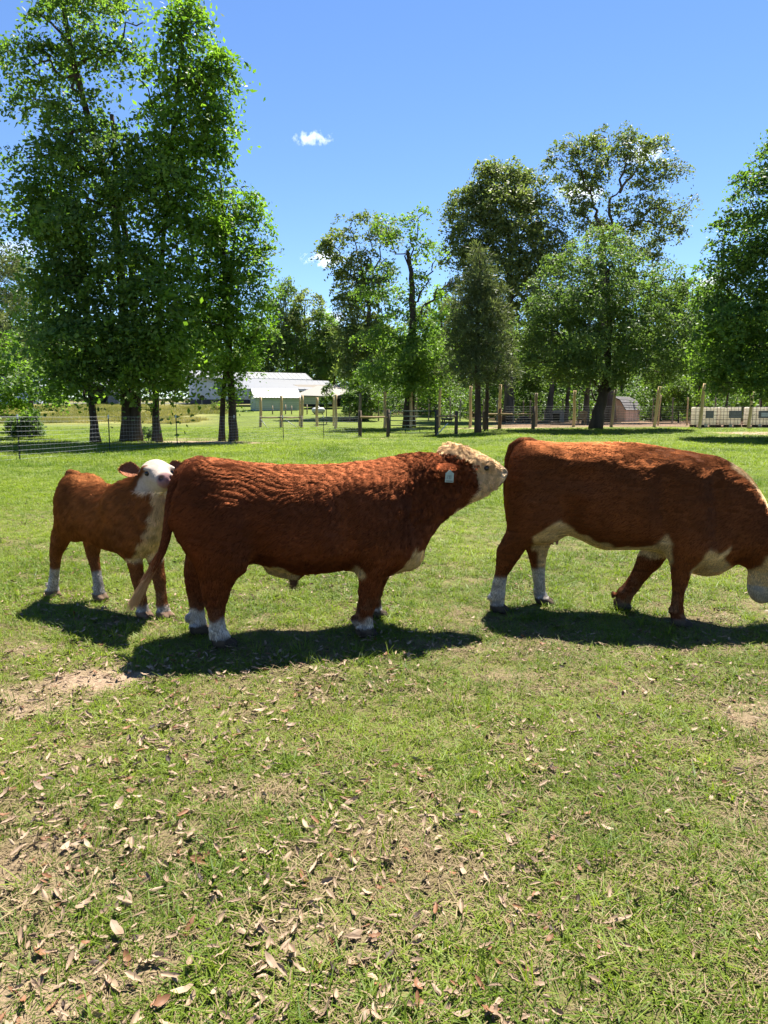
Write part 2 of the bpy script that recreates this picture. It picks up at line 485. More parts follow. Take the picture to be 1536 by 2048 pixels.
class Tree:
    """a tree with its foot at base; limbs and crown are given relative to it"""
    def __init__(self, name, px, Y, label, cat="tree", group=None, base=None):
        self.base = foot(px, Y) if base is None else np.asarray(base, float)
        self.Y = Y
        self.root = empty(name, self.base, 0, label, cat, group)
        self.wood = MB(); self.V = []; self.T = []
    def rel(self, px, py, dy=0.0):
        return at(px, py, self.base[1] + dy) - self.base
    def m(self, npx):                      # length in metres of npx picture pixels at the tree
        return npx / FPX * self.Y
    def trunk(self, pts, r0, r1, flare=1.5, n=10):
        """pts relative; flares out at the foot"""
        P = [np.asarray(p, float) for p in pts]
        d = []
        for i in range(len(P) - 1):
            for k in range(4): d.append(P[i] + (P[i + 1] - P[i]) * k / 4)
        d.append(P[-1]); m = len(d)
        off = RNG.normal(size=(m, 3)) * r0 * .10; off[:, 2] = 0; off[0] = 0
        d = [p + o for p, o in zip(d, off)]
        L = [np.linalg.norm(d[i] - d[0]) for i in range(m)]
        R = [r0 + (r1 - r0) * i / (m - 1) for i in range(m)]
        R = [r * (1 + (flare - 1) * math.exp(-l / (r0 * 2.6 + 1e-6))) for r, l in zip(R, L)]
        d[0] = d[0] - np.array([0, 0, .25])
        self.wood.tube(d, R, n)
        self.path = d
        return d
    def limb(self, a, b, r0, r1, sag=.08, n=6, k=6, wob=.05):
        a, b = np.asarray(a, float), np.asarray(b, float)
        Ln = np.linalg.norm(b - a)
        P, R = [], []
        for i in range(k + 1):
            t = i / k
            p = a + (b - a) * t + np.array([0, 0, 1]) * math.sin(t * math.pi) * Ln * sag
            if 0 < i < k: p = p + RNG.normal(size=3) * Ln * wob
            P.append(p); R.append(r0 + (r1 - r0) * t)
        self.wood.tube(P, R, n)
        return P
    def blob(self, c, rx, ry, rz, n, size, spray=.55, up=.9, shell=2.4, tint=(.5, .3), flat=.30, per=60, twig=0, needle=False, hole=.12, lo=.18):
        """a mass of leaf sprays inside an ellipsoid"""
        c = np.asarray(c, float)
        ns = max(3, int(n / per))
        d = RNG.normal(size=(ns, 3)); d /= np.linalg.norm(d, axis=1, keepdims=True)
        r = lo + (1 - lo) * RNG.uniform(size=(ns, 1)) ** (1 / shell)
        lump = .82 + .36 * vnoise(d * 1.7 + c, 1.0, 31)[:, None]
        P = c + d * r * lump * np.array([rx, ry, rz])
        keep = vnoise(P + self.base, 1.1 / max(spray, .1) * .55, 41) > hole
        P, d = P[keep], d[keep]; ns = len(P)
        nrm = d * np.array([.55, .55, .35]) + np.array([0, 0, up]) + RNG.normal(size=(ns, 3)) * .30
        nrm /= np.linalg.norm(nrm, axis=1, keepdims=True)
        t1 = np.cross(nrm, RNG.normal(size=(ns, 3))); t1 /= np.linalg.norm(t1, axis=1, keepdims=True)
        t2 = np.cross(nrm, t1)
        g = RNG.normal(size=(ns, per, 3)) * np.array([.55, .55, flat * .5]) * spray * RNG.uniform(.7, 1.35, (ns, 1, 1))
        g = np.clip(g, -1.25 * spray, 1.25 * spray)
        rr2 = (g[..., 0] ** 2 + g[..., 1] ** 2)
        g[..., 2] -= rr2 / spray * .5                                    # sprays droop at the rim
        Cc = P[:, None] + g[..., :1] * t1[:, None] + g[..., 1:2] * t2[:, None] + g[..., 2:] * nrm[:, None]
        if needle:
            D = g[..., :1] * t1[:, None] + g[..., 1:2] * t2[:, None] + nrm[:, None] * spray * .35
            V = needles(Cc.reshape(-1, 3), D.reshape(-1, 3) / (np.linalg.norm(D.reshape(-1, 3), axis=1, keepdims=True) + 1e-6), size)
        else:
            ln = nrm[:, None] + RNG.normal(size=(ns, per, 3)) * .60
            ln /= np.linalg.norm(ln, axis=2, keepdims=True)
            V = leaf_quads(Cc.reshape(-1, 3), ln.reshape(-1, 3), size * np.repeat(RNG.uniform(.72, 1.30, ns), per)[:, None])
        tt = np.clip(RNG.normal(tint[0], tint[1], (ns, 1)) * .6 + RNG.normal(tint[0], tint[1], (ns, per)) * .4, 0, 1)
        self.V.append(V); self.T.append(tt.ravel())
        if twig:
            for q in P[RNG.permutation(ns)[:twig]]:
                self.limb(c + (q - c) * .15, q, .035, .012, .05, 4, 3)
        return P
    def finish(self, leafmat, barkmat, crown_name="crown"):
        tr = self.wood.build("trunk", barkmat, self.root, True)
        me = crown_mesh("crown", np.concatenate(self.V), leafmat, np.concatenate(self.T))
        cr = link(bpy.data.objects.new(crown_name, me), self.root)
        return self.root

LEAVES = 1.0
def oak_cluster():
    # three trunks standing close together behind the wire fence
    # --- thin outer trunk
    t = Tree("oak_tree", 192, 32.0, "oak with the slender dark trunk apart from the thick double trunk by the wire fence")
    p = t.trunk([(0, 0, 0), t.rel(183, 800), t.rel(178, 700, .3), t.rel(172, 560, .5), t.rel(150, 430, .8)], .165, .09, 1.9)
    for (bx, by, rx, ry, n, dy) in [(150, 470, 95, 70, 4200, -.5), (120, 580, 85, 70, 4500, -.4), (165, 660, 105, 70, 5200, -1.0), (95, 690, 80, 55, 3600, .3), (180, 730, 70, 40, 2600, -.8), (110, 420, 60, 50, 2200, .6), (140, 755, 56, 30, 1600, .8), (60, 440, 45, 40, 1200, .5)]:
        c = t.rel(bx, by, dy); t.limb(p[min(len(p) - 1, max(4, int((c[2]) / p[-1][2] * len(p)) - 3))], c, .08, .03)
        t.blob(c, t.m(rx), t.m(rx) * .9, t.m(ry), n * .62, .215, .95, twig=4, tint=(.42, .36), hole=.25, per=100, flat=.2)
    t.finish(G_DARK, m_bark)
    # --- double trunk, tallest
    t = Tree("oak_tree", 264, 33.0, "tallest oak with the thick double trunk behind the wire fence")
    p = t.trunk([(-.20, 0, 0), t.rel(254, 800), t.rel(250, 700), t.rel(243, 560), t.rel(228, 420), t.rel(205, 330, .3), t.rel(165, 190, .5), t.rel(138, 80, .6), t.rel(118, -40, .6)], .26, .09, 1.65, 12)
    t.trunk([(.24, -.15, 0), t.rel(272, 800), t.rel(271, 680), t.rel(262, 520, -.3), t.rel(235, 400, -.3), t.rel(222, 230, -.2)], .22, .09, 1.7)
    for (a, b, r) in [((205, 330), (90, 250), .11), ((165, 190), (55, 110), .09), ((150, 130), (255, 95), .08), ((185, 260), (60, 330), .09), ((138, 80), (60, 20), .07), ((190, 140), (285, 45), .06), ((228, 420), (110, 380), .1), ((228, 420), (320, 330), .1)]:
        t.limb(t.rel(*a, .3), t.rel(*b, .2), r, .025, .06, 6, 8)
    for (bx, by, rx, ry, n, dy) in [
            (165, 20, 90, 60, 4200, .4), (245, 30, 50, 45, 1000, .3), (95, 30, 40, 40, 1000, .5), (60, 105, 56, 36, 1300, .2), (15, 95, 40, 30, 700, .4), (110, 115, 52, 50, 1600, .8), (195, 100, 55, 45, 1500, .2),
            (258, 100, 38, 22, 600, .0), (45, 168, 46, 30, 900, .3), (80, 205, 48, 34, 1100, .8), (125, 230, 54, 42, 1600, .7), (178, 205, 40, 36, 1000, .4),
            (80, 290, 50, 30, 1200, .2), (15, 315, 38, 22, 650, .3), (110, 300, 55, 40, 1700, -.8), (165, 270, 60, 45, 2300, -1.2), (120, 360, 80, 42, 3300, .2),
            (70, 405, 48, 34, 1300, .3), (65, 465, 46, 36, 1300, -.2), (180, 350, 70, 45, 2700, -1.4), (235, 310, 70, 40, 2500, -1.6), (280, 350, 70, 34, 2400, -1.9),
            (230, 420, 90, 55, 4200, -1.2), (160, 460, 80, 55, 3600, -1.6), (250, 520, 95, 60, 4800, -1.6), (180, 560, 85, 55, 3800, -1.9), (270, 600, 90, 55, 4400, -2.0), (210, 660, 85, 50, 3600, -1.9), (290, 700, 80, 45, 3000, -1.9),
            (230, 728, 76, 32, 2200, -1.6), (255, 655, 50, 24, 1200, -3.0), (320, 640, 60, 26, 1400, -2.6), (245, 756, 40, 20, 800, -1.4), (300, 560, 60, 26, 1400, -2.9)]:
        t.blob(t.rel(bx, by, dy), t.m(rx), t.m(rx) * .85, t.m(ry), n * .54, .215, .98, twig=3, tint=(.46, .38), hole=.26, per=105, flat=.20)
    t.finish(G_DARK, m_bark)
    # --- right trunk with the bright pointed crown
    t = Tree("oak_tree", 314, 32.5, "oak with the bright green pointed crown beside the thick double trunk")
    p = t.trunk([(0, 0, 0), t.rel(311, 800), t.rel(313, 700), t.rel(322, 560, .2), t.rel(330, 420, .3), t.rel(345, 260, .5), t.rel(362, 120, .6), t.rel(372, 20, .6)], .165, .05, 2.0)
    for (a, b, r) in [((330, 420), (400, 320), .07), ((345, 260), (420, 160), .06), ((340, 300), (280, 160), .05), ((322, 560), (410, 470), .08), ((362, 120), (400, 40), .04)]:
        t.limb(t.rel(*a, .3), t.rel(*b, .3), r, .02, .06, 6, 8)
    for (bx, by, rx, ry, n, dy) in [
            (378, 25, 38, 42, 1500, .5), (385, 80, 52, 48, 2200, .5), (370, 130, 60, 48, 2500, .4), (425, 125, 40, 40, 1300, .3), (395, 185, 68, 45, 2700, .2), (440, 140, 28, 26, 600, .4), (345, 190, 38, 45, 1200, .6), (300, 132, 38, 36, 700, .7),
            (385, 245, 72, 45, 2900, .0), (430, 230, 35, 35, 1000, .3), (330, 260, 55, 45, 1900, .2), (285, 220, 40, 40, 800, .9), (365, 310, 68, 42, 2500, -.3), (420, 290, 40, 35, 1100, .1), (310, 320, 60, 40, 1900, -.8),
            (330, 375, 80, 42, 3000, -1.0), (400, 370, 55, 45, 2000, -.2), (350, 440, 85, 50, 3600, -1.0), (415, 450, 50, 45, 1700, .0), (330, 510, 90, 50, 3800, -1.5), (400, 540, 60, 50, 2300, -.3), (345, 590, 85, 50, 3600, -1.6),
            (395, 640, 65, 48, 2500, -.6), (340, 670, 75, 42, 2700, -1.8), (395, 695, 56, 36, 1800, -.8), (352, 735, 50, 30, 1300, -.9), (320, 735, 55, 26, 1200, -2.0), (405, 742, 34, 16, 420, -.6), (335, 772, 28, 16, 380, -1.0)]:
        t.blob(t.rel(bx, by, dy), t.m(rx), t.m(rx) * .85, t.m(ry), n * .56, .21, .92, twig=3, tint=(.50, .38), hole=.26, per=100, flat=.20)
    t.finish(G_FRESH, m_bark)

def ivy_tree():
    t = Tree("ivy_clad_tree", 466, 33.5, "slim tree with two trunks and ivy, a bare dead spike at its top")
    t.trunk([(0, 0, 0), t.rel(463, 800), t.rel(458, 700), t.rel(452, 560), t.rel(446, 440), t.rel(438, 345)], .21, .035, 1.25)
    t.trunk([t.rel(443, 868, .3) * [1, 1, 0], t.rel(446, 800, .3), t.rel(452, 730, .2), t.rel(456, 650, .1)], .14, .08, 1.5)
    for (a, b) in [((446, 440), (430, 335)), ((442, 400), (450, 330)), ((448, 470), (520, 420)), ((452, 560), (545, 500)), ((446, 430), (470, 365)), ((455, 520), (400, 440)), ((452, 600), (550, 560))]:
        t.limb(t.rel(*a), t.rel(*b), .04, .008, .04, 5, 6)
    for (bx, by, rx, ry, n, dy) in [
            (480, 375, 34, 34, 700, .4), (505, 410, 36, 34, 800, .2), (425, 400, 40, 40, 1100, .6), (465, 430, 55, 40, 1700, .3), (515, 450, 32, 28, 650, .3), (420, 470, 48, 42, 1600, .4),
            (480, 490, 62, 42, 2300, .0), (540, 500, 30, 16, 420, .2), (435, 540, 58, 45, 2300, .1), (495, 550, 58, 42, 2200, -.2), (525, 590, 40, 36, 1200, .2), (430, 610, 52, 42, 2000, .0), (480, 620, 62, 45, 2500, -.4),
            (520, 650, 36, 42, 1200, .2), (450, 680, 40, 42, 1600, -.2), (490, 690, 42, 40, 1500, .0), (455, 735, 24, 36, 1100, -.1), (500, 735, 24, 24, 300, .4), (462, 775, 16, 28, 600, -.1)]:
        t.blob(t.rel(bx, by, dy), t.m(rx), t.m(rx) * .9, t.m(ry), n * .85, .17, .62, twig=3, tint=(.5, .36), hole=.25, per=80, flat=.22)
    t.finish(G_FRESH, m_bark)

def simple_tree(name, px, Y, label, trunkpts, r0, blobs, leafmat, barkmat, size, spray=.6, limbs=(), tint=(.5, .3), hole=.2, needle=False, up=.9, flat=.38, twig=3, flare=1.4, k=1.0, r1=None, cat="tree", group=None):
    t = Tree(name, px, Y, label, cat, group)
    t.trunk([(0, 0, 0)] + [t.rel(*q) for q in trunkpts], r0, r1 if r1 else r0 * .3, flare)
    for (a, b, ra) in limbs: t.limb(t.rel(*a), t.rel(*b), ra, ra * .25, .05, 6, 8)
    for (bx, by, rx, ry, n, dy) in blobs:
        t.blob(t.rel(bx, by, dy), t.m(rx), t.m(rx) * .85, t.m(ry), int(n * k), size, spray, twig=twig, tint=tint, hole=hole, needle=needle, up=up, flat=flat)
    return t.finish(leafmat, barkmat)

def trees_near():
    oak_cluster(); ivy_tree()
    # big dark oak whose trunk stands outside the picture on the other side
    simple_tree("oak_tree", 1640, 35.0, "dark oak reaching into the frame edge above the white tanks",
        [(1640, 700), (1635, 500), (1628, 350), (1622, 240)], .42,
        [(1600, 300, 80, 60, 3000, 0), (1530, 300, 32, 30, 500, .3), (1560, 375, 85, 50, 2800, 0), (1500, 380, 45, 30, 900, .3), (1540, 450, 95, 52, 3600, .2), (1465, 440, 40, 22, 600, .4), (1500, 500, 85, 48, 2900, -.3),
         (1440, 520, 50, 26, 850, .2), (1560, 560, 110, 60, 4600, -.5), (1470, 575, 75, 42, 2300, .3), (1430, 610, 50, 30, 1000, .2), (1500, 640, 100, 50, 4200, -.6), (1440, 680, 70, 40, 2200, .1), (1560, 700, 110, 50, 4300, -.6),
         (1480, 730, 85, 32, 2500, -.3), (1425, 735, 45, 24, 800, .3), (1530, 770, 95, 24, 2200, -.3), (1640, 450, 100, 100, 4500, 0), (1680, 600, 120, 110, 5500, 0), (1740, 480, 90, 90, 3000, .5), (1720, 320, 80, 80, 2400, .3), (1650, 720, 110, 50, 3000, .5), (1450, 640, 50, 30, 1200, -1.5)],
        G_DARK, m_bark, .18, .55, limbs=[((1640, 640), (1500, 560), .12), ((1635, 500), (1500, 400), .1), ((1640, 700), (1470, 690), .1), ((1628, 350), (1540, 280), .07)], tint=(.42, .3))
    # shorter leaves hanging low at the other edge
    simple_tree("young_oak_tree", -60, 36.0, "low bushy oak hanging bright sprays over the meadow beside the wire fence",
        [(-55, 760), (-40, 700), (-20, 640)], .16,
        [(-20, 690, 60, 40, 2000, 0), (30, 735, 55, 20, 1300, 0), (85, 745, 42, 14, 800, -.3), (40, 770, 60, 18, 1500, -.4), (100, 795, 42, 12, 700, -.6), (20, 800, 50, 15, 1000, -.3), (75, 780, 40, 14, 800, .3), (-30, 780, 55, 30, 1500, 0), (120, 770, 22, 10, 260, -.3)],
        G_FRESH, m_bark, .16, .5, limbs=[((-50, 740), (60, 760), .06), ((-50, 730), (100, 790), .05), ((-45, 700), (30, 730), .05)], tint=(.45, .3))
    simple_tree("pine_tree", -40, 44.0, "pine reaching in at the frame edge behind the oak trunks",
        [(-40, 600), (-38, 430), (-36, 380)], .2,
        [(-20, 420, 40, 30, 900, 0), (0, 515, 45, 26, 1000, 0), (10, 545, 40, 22, 900, .3), (20, 600, 40, 24, 900, 0), (30, 680, 60, 30, 2000, 0), (75, 700, 50, 24, 1500, .2), (10, 720, 50, 24, 1500, 0), (-30, 640, 60, 50, 2000, 0)],
        G_PINE, m_barkp, .34, .55, needle=True, limbs=[((-38, 560), (40, 520), .05), ((-38, 640), (70, 690), .06)], tint=(.7, .25))
    simple_tree("leafy_tree", 60, 62.0, "pale green tree glimpsed between the pine and the dark oaks",
        [(60, 700), (60, 560)], .22, [(55, 540, 45, 40, 1500, 0), (40, 600, 55, 45, 2000, 0), (80, 640, 55, 45, 2000, 0), (30, 690, 55, 45, 2200, 0), (10, 640, 45, 40, 1300, 1)],
        G_MID, m_bark2, .26, .8, tint=(.6, .3))

def trees_mid():
    # round bright tree in front of the shed
    simple_tree("round_crowned_tree", 1190, 43.0, "round bright green tree with a leaning forked trunk beside the small brown shed",
        [(1200, 815), (1208, 780), (1215, 740), (1218, 640), (1215, 540)], .36,
        [(1205, 500, 70, 45, 2600, .3), (1140, 540, 60, 42, 2100, .2), (1270, 530, 60, 45, 2000, .3), (1200, 560, 95, 50, 4000, -.6), (1330, 560, 50, 45, 1500, .2), (1095, 590, 60, 45, 2200, .2), (1160, 610, 90, 50, 3800, -1.0), (1250, 600, 90, 50, 3800, -1.0),
         (1360, 610, 42, 50, 1500, .2), (1070, 650, 60, 42, 2200, .1), (1130, 670, 85, 48, 3500, -1.2), (1210, 670, 95, 50, 4200, -1.5), (1300, 650, 85, 50, 3500, -.8), (1370, 670, 40, 45, 1300, .3), (1060, 700, 48, 34, 1400, .2), (1110, 725, 75, 34, 2500, -.8),
         (1190, 730, 90, 32, 3000, -1.2), (1280, 720, 80, 38, 2800, -.8), (1350, 720, 50, 36, 1500, .0), (1150, 755, 55, 18, 1000, -.6), (1240, 755, 60, 20, 1100, -.4), (1320, 745, 45, 20, 800, .3), (1215, 470, 45, 22, 800, .3)],
        G_MID, m_bark, .165, .50, limbs=[((1205, 795), (1255, 740), .13), ((1207, 790), (1160, 735), .12), ((1255, 745), (1310, 650), .08), ((1160, 740), (1100, 650), .07), ((1215, 740), (1180, 600), .09), ((1215, 700), (1250, 560), .08), ((1203, 800), (1140, 765), .07)], tint=(.55, .3), hole=.16, flare=1.35, r1=.1)
    simple_tree("pine_tree", 956, 40.0, "bushy grey green pine between the two brace rails",
        [(956, 800), (954, 700), (956, 600), (960, 515)], .20,
        [(959, 520, 22, 26, 900, 0), (955, 560, 39, 32, 1900, 0), (980, 580, 34, 28, 1300, 0), (933, 600, 41, 30, 1700, 0), (968, 620, 49, 34, 2600, -.3), (920, 650, 34, 28, 1300, 0), (993, 640, 32, 34, 1400, .2), (946, 660, 53, 34, 2700, -.4), (985, 690, 41, 32, 1800, -.2),
         (920, 700, 36, 28, 1400, 0), (950, 715, 53, 28, 2300, -.4), (912, 735, 34, 20, 900, 0), (993, 735, 43, 24, 1400, 0), (950, 750, 51, 18, 1400, -.2), (1011, 750, 34, 20, 900, .3), (959, 590, 43, 30, 1700, .5)],
        G_PINE, m_barkp, .30, .46, needle=True, k=.8, tint=(.5, .3), hole=.22, flare=1.15, r1=.05, limbs=[((955, 740), (1010, 735), .035), ((955, 730), (905, 720), .035), ((955, 680), (1000, 650), .03), ((955, 650), (915, 620), .03)])
    t = simple_tree("slender_trunk_tree", 972, 41.5, "bare slender trunk standing close beside the grey green pine",
        [(974, 800), (975, 740), (972, 680)], .13, [(975, 690, 30, 24, 500, .3), (990, 660, 24, 24, 400, .4)], G_PINE, m_barkp, .3, .4, needle=True, r1=.07, flare=1.1)
    simple_tree("dark_trunked_tree", 818, 48.0, "tree with a tall bare dark trunk and a fork above the tube gate",
        [(822, 780), (825, 700), (826, 600), (822, 545), (815, 500)], .36,
        [(830, 445, 34, 30, 700, 0), (800, 470, 38, 28, 700, .3), (845, 490, 38, 26, 700, 0), (775, 450, 36, 26, 500, .6), (760, 540, 40, 20, 600, -.6), (740, 580, 45, 18, 700, -.5), (790, 590, 46, 24, 900, .6), (850, 560, 30, 22, 400, .3), (800, 640, 62, 30, 1700, -1),
         (850, 650, 42, 30, 1100, -.3), (770, 680, 62, 34, 2000, -.8), (840, 700, 62, 36, 2400, -1.2), (790, 735, 75, 34, 2800, -1.2), (860, 745, 55, 30, 1700, -.6), (735, 745, 38, 24, 900, -.2), (815, 770, 60, 20, 1300, -.8), (890, 720, 34, 34, 900, .2)],
        G_DARK, m_bark, .20, .62, limbs=[((826, 620), (852, 570), .10), ((852, 570), (872, 510), .06), ((850, 610), (905, 560), .08), ((826, 660), (852, 605), .1), ((822, 545), (770, 450), .06), ((820, 520), (835, 430), .06), ((905, 562), (915, 575), .03)], tint=(.55, .3), hole=.3, r1=.10)
    simple_tree("spreading_oak_tree", 735, 62.0, "pale olive oak with thin spreading top boughs behind the tube gate",
        [(738, 760), (738, 640), (736, 560)], .34,
        [(660, 470, 34, 24, 420, 0), (700, 455, 36, 26, 520, .4), (735, 450, 34, 24, 420, 0), (650, 500, 22, 14, 180, 0), (680, 530, 34, 28, 520, .2), (720, 520, 34, 30, 600, 0), (765, 470, 40, 28, 520, .5), (700, 570, 36, 34, 900, 0), (735, 570, 44, 34, 1200, .3), (715, 620, 48, 40, 1600, 0), (700, 680, 50, 40, 1800, 0), (745, 670, 40, 40, 1300, .5), (705, 730, 50, 30, 1500, 0), (775, 545, 30, 20, 350, .2)],
        G_OLIVE, m_bark2, .27, .75, k=1.6, limbs=[((737, 600), (665, 490), .12), ((737, 580), (705, 465), .11), ((736, 560), (740, 455), .1), ((737, 590), (775, 480), .1), ((690, 530), (645, 490), .05)], tint=(.5, .3), hole=.3)
    simple_tree("broad_oak_tree", 1015, 60.0, "tall olive brown oak with a dense rounded head behind the pine",
        [(1018, 740), (1020, 640), (1020, 540), (1015, 440)], .42,
        [(1000, 350, 52, 34, 1800, 0), (950, 385, 50, 38, 1700, .2), (1050, 380, 50, 40, 1800, 0), (1000, 410, 70, 45, 3200, -.8), (920, 430, 38, 36, 1100, 0), (1085, 440, 48, 40, 1600, .3), (950, 470, 60, 40, 2300, -.4), (1030, 470, 70, 42, 2800, -1.0), (1110, 500, 40, 40, 1200, .3), (925, 510, 44, 34, 1300, 0), (1000, 530, 70, 40, 2500, -.6), (1075, 540, 60, 40, 2200, -.2), (1020, 590, 70, 40, 2400, -.3), (1090, 600, 50, 40, 1500, .4), (1050, 650, 60, 40, 1800, .4), (940, 560, 44, 34, 1000, .4), (975, 340, 26, 20, 400, 0)],
        G_OLIVE, m_bark2, .25, .72, k=1.75, limbs=[((1020, 560), (960, 430), .12), ((1020, 520), (1060, 420), .12), ((1018, 480), (1005, 370), .1), ((1020, 600), (1095, 520), .1), ((1020, 600), (935, 510), .09)], tint=(.55, .3), hole=.2)
    simple_tree("umbrella_oak_tree", 1215, 62.0, "tall oak with a wide open umbrella head against the sky",
        [(1212, 740), (1208, 620), (1205, 520), (1203, 470)], .62,
        [(1215, 275, 50, 28, 1000, 0), (1160, 285, 42, 26, 750, .2), (1270, 280, 46, 28, 850, .3), (1120, 310, 34, 24, 500, 0), (1315, 300, 40, 28, 700, 0), (1185, 330, 50, 34, 1100, -.6), (1240, 320, 46, 30, 850, -.4), (1340, 345, 36, 28, 550, .2), (1130, 360, 36, 28, 520, .2), (1180, 390, 44, 36, 1000, -.4), (1290, 360, 46, 28, 750, .4),
         (1200, 440, 46, 34, 1100, -.2), (1270, 420, 52, 30, 900, -.4), (1330, 410, 46, 26, 700, .3), (1375, 412, 28, 22, 350, 0), (1160, 430, 36, 26, 500, .5), (1250, 470, 50, 28, 900, 0), (1310, 460, 48, 26, 650, .4), (1345, 450, 36, 24, 380, .2), (1290, 495, 44, 22, 600, 0), (1365, 335, 22, 18, 240, .2), (1110, 345, 22, 18, 200, .2), (1300, 520, 36, 22, 400, .5)],
        G_OLIVE, m_bark2, .25, .68, k=1.25, limbs=[((1204, 480), (1180, 380), .2), ((1180, 385), (1135, 310), .11), ((1180, 385), (1200, 285), .11), ((1205, 490), (1240, 380), .2), ((1240, 385), (1260, 290), .11), ((1240, 380), (1310, 310), .11), ((1206, 500), (1290, 430), .17), ((1290, 430), (1375, 415), .09), ((1280, 440), (1340, 455), .07), ((1280, 380), (1350, 340), .07), ((1204, 470), (1150, 420), .1)],
        tint=(.45, .3), hole=.28, twig=4)
    # dark trunks in the shade of the wood
    for (px, py0, Y, r, lab) in [(1096, 770, 60, .30, "leaning dark trunk between the brace rails and the shed"), (1170, 770, 52, .24, "straight dark trunk just behind the leaning forked trunk"), (1131, 775, 64, .20, "dark trunk above the weathered white box"), (1016, 780, 66, .2, "dark trunk in the shade behind the long rail")]:
        simple_tree("forest_tree", px, Y, lab, [(px + 4, 800), (px + 7, py0), (px + 8, 690), (px + 8, 640)], r,
            [(px + 5, 690, 55, 34, 1700, 1), (px - 25, 720, 46, 28, 1200, 1), (px + 35, 730, 46, 28, 1200, 1)], G_MID, m_bark2, .26, .7, tint=(.4, .3), twig=2)
    # saplings and bushes with a place of their own
    simple_tree("sapling", 653, 52.0, "fresh green sapling with a ball of leaves before the carport", [(653, 800), (653, 775)], .035,
        [(653, 785, 13, 17, 420, 0), (655, 770, 8, 8, 120, 0), (648, 795, 9, 9, 160, 0)], G_SHRUB, m_bark2, .17, .28, twig=3, hole=.0, cat="sapling", flare=1.1)
    simple_tree("young_tree", 722, 56.0, "bushy light green young tree beside the carport", [(722, 810), (722, 780)], .07,
        [(722, 775, 26, 22, 900, 0), (712, 800, 30, 18, 900, 0), (738, 800, 26, 20, 800, 0), (725, 820, 32, 14, 700, 0)], G_SHRUB, m_bark2, .2, .45, twig=3, hole=.1, cat="young tree")
    simple_tree("young_tree", 1357, 58.0, "yellow green young tree between the shed and the white tanks", [(1357, 800), (1358, 760)], .06,
        [(1355, 765, 34, 22, 1200, 0), (1340, 785, 26, 18, 800, 0), (1375, 790, 28, 20, 900, 0), (1362, 815, 28, 18, 800, 0)], G_SHRUB, m_bark2, .2, .45, twig=3, hole=.1, cat="young tree", tint=(.75, .25))
    simple_tree("young_tree", 1493, 54.0, "low yellow green bush behind the white tanks", [(1493, 830), (1493, 810)], .05,
        [(1490, 805, 22, 14, 700, 0), (1478, 818, 18, 10, 400, 0), (1506, 815, 18, 12, 450, 0)], G_SHRUB, m_bark2, .2, .4, twig=2, hole=.05, cat="bush", tint=(.8, .2))
    simple_tree("clipped_bush", 52, 38.0, "dark dense bush standing alone behind the wire fence", [(52, 860), (52, 840)], .06,
        [(52, 852, 32, 17, 3200, 0), (45, 838, 28, 10, 900, 0), (60, 828, 24, 10, 700, 0), (68, 860, 18, 10, 700, 0), (36, 860, 18, 10, 700, 0)], G_MID, m_bark2, .15, .3, twig=2, hole=.0, cat="bush", tint=(.35, .25))
    simple_tree("weedy_bush", 297, 33.6, "small weedy bush at the foot of the thick double oak trunk", [(297, 868), (297, 858)], .02,
        [(297, 862, 16, 11, 420, 0), (290, 868, 14, 8, 240, 0)], G_MID, m_bark2, .12, .22, twig=2, hole=.05, cat="bush", tint=(.3, .25))
    simple_tree("weedy_bush", 490, 70.0, "dark weedy bush at the corner of the green metal shed", [(490, 824), (490, 818)], .03,
        [(486, 826, 20, 8, 500, 0), (498, 832, 18, 6, 350, 0), (470, 828, 16, 9, 350, 0)], G_MID, m_bark2, .2, .4, twig=2, hole=.05, cat="bush", tint=(.3, .25))
    simple_tree("weedy_bush", 436, 72.0, "yellowish bush behind the two slim trunks below the house window", [(436, 824), (436, 815)], .03,
        [(440, 812, 18, 12, 600, 0), (430, 820, 14, 9, 350, 0)], G_OLIVE, m_bark2, .2, .4, twig=2, hole=.05, cat="bush", tint=(.6, .25))

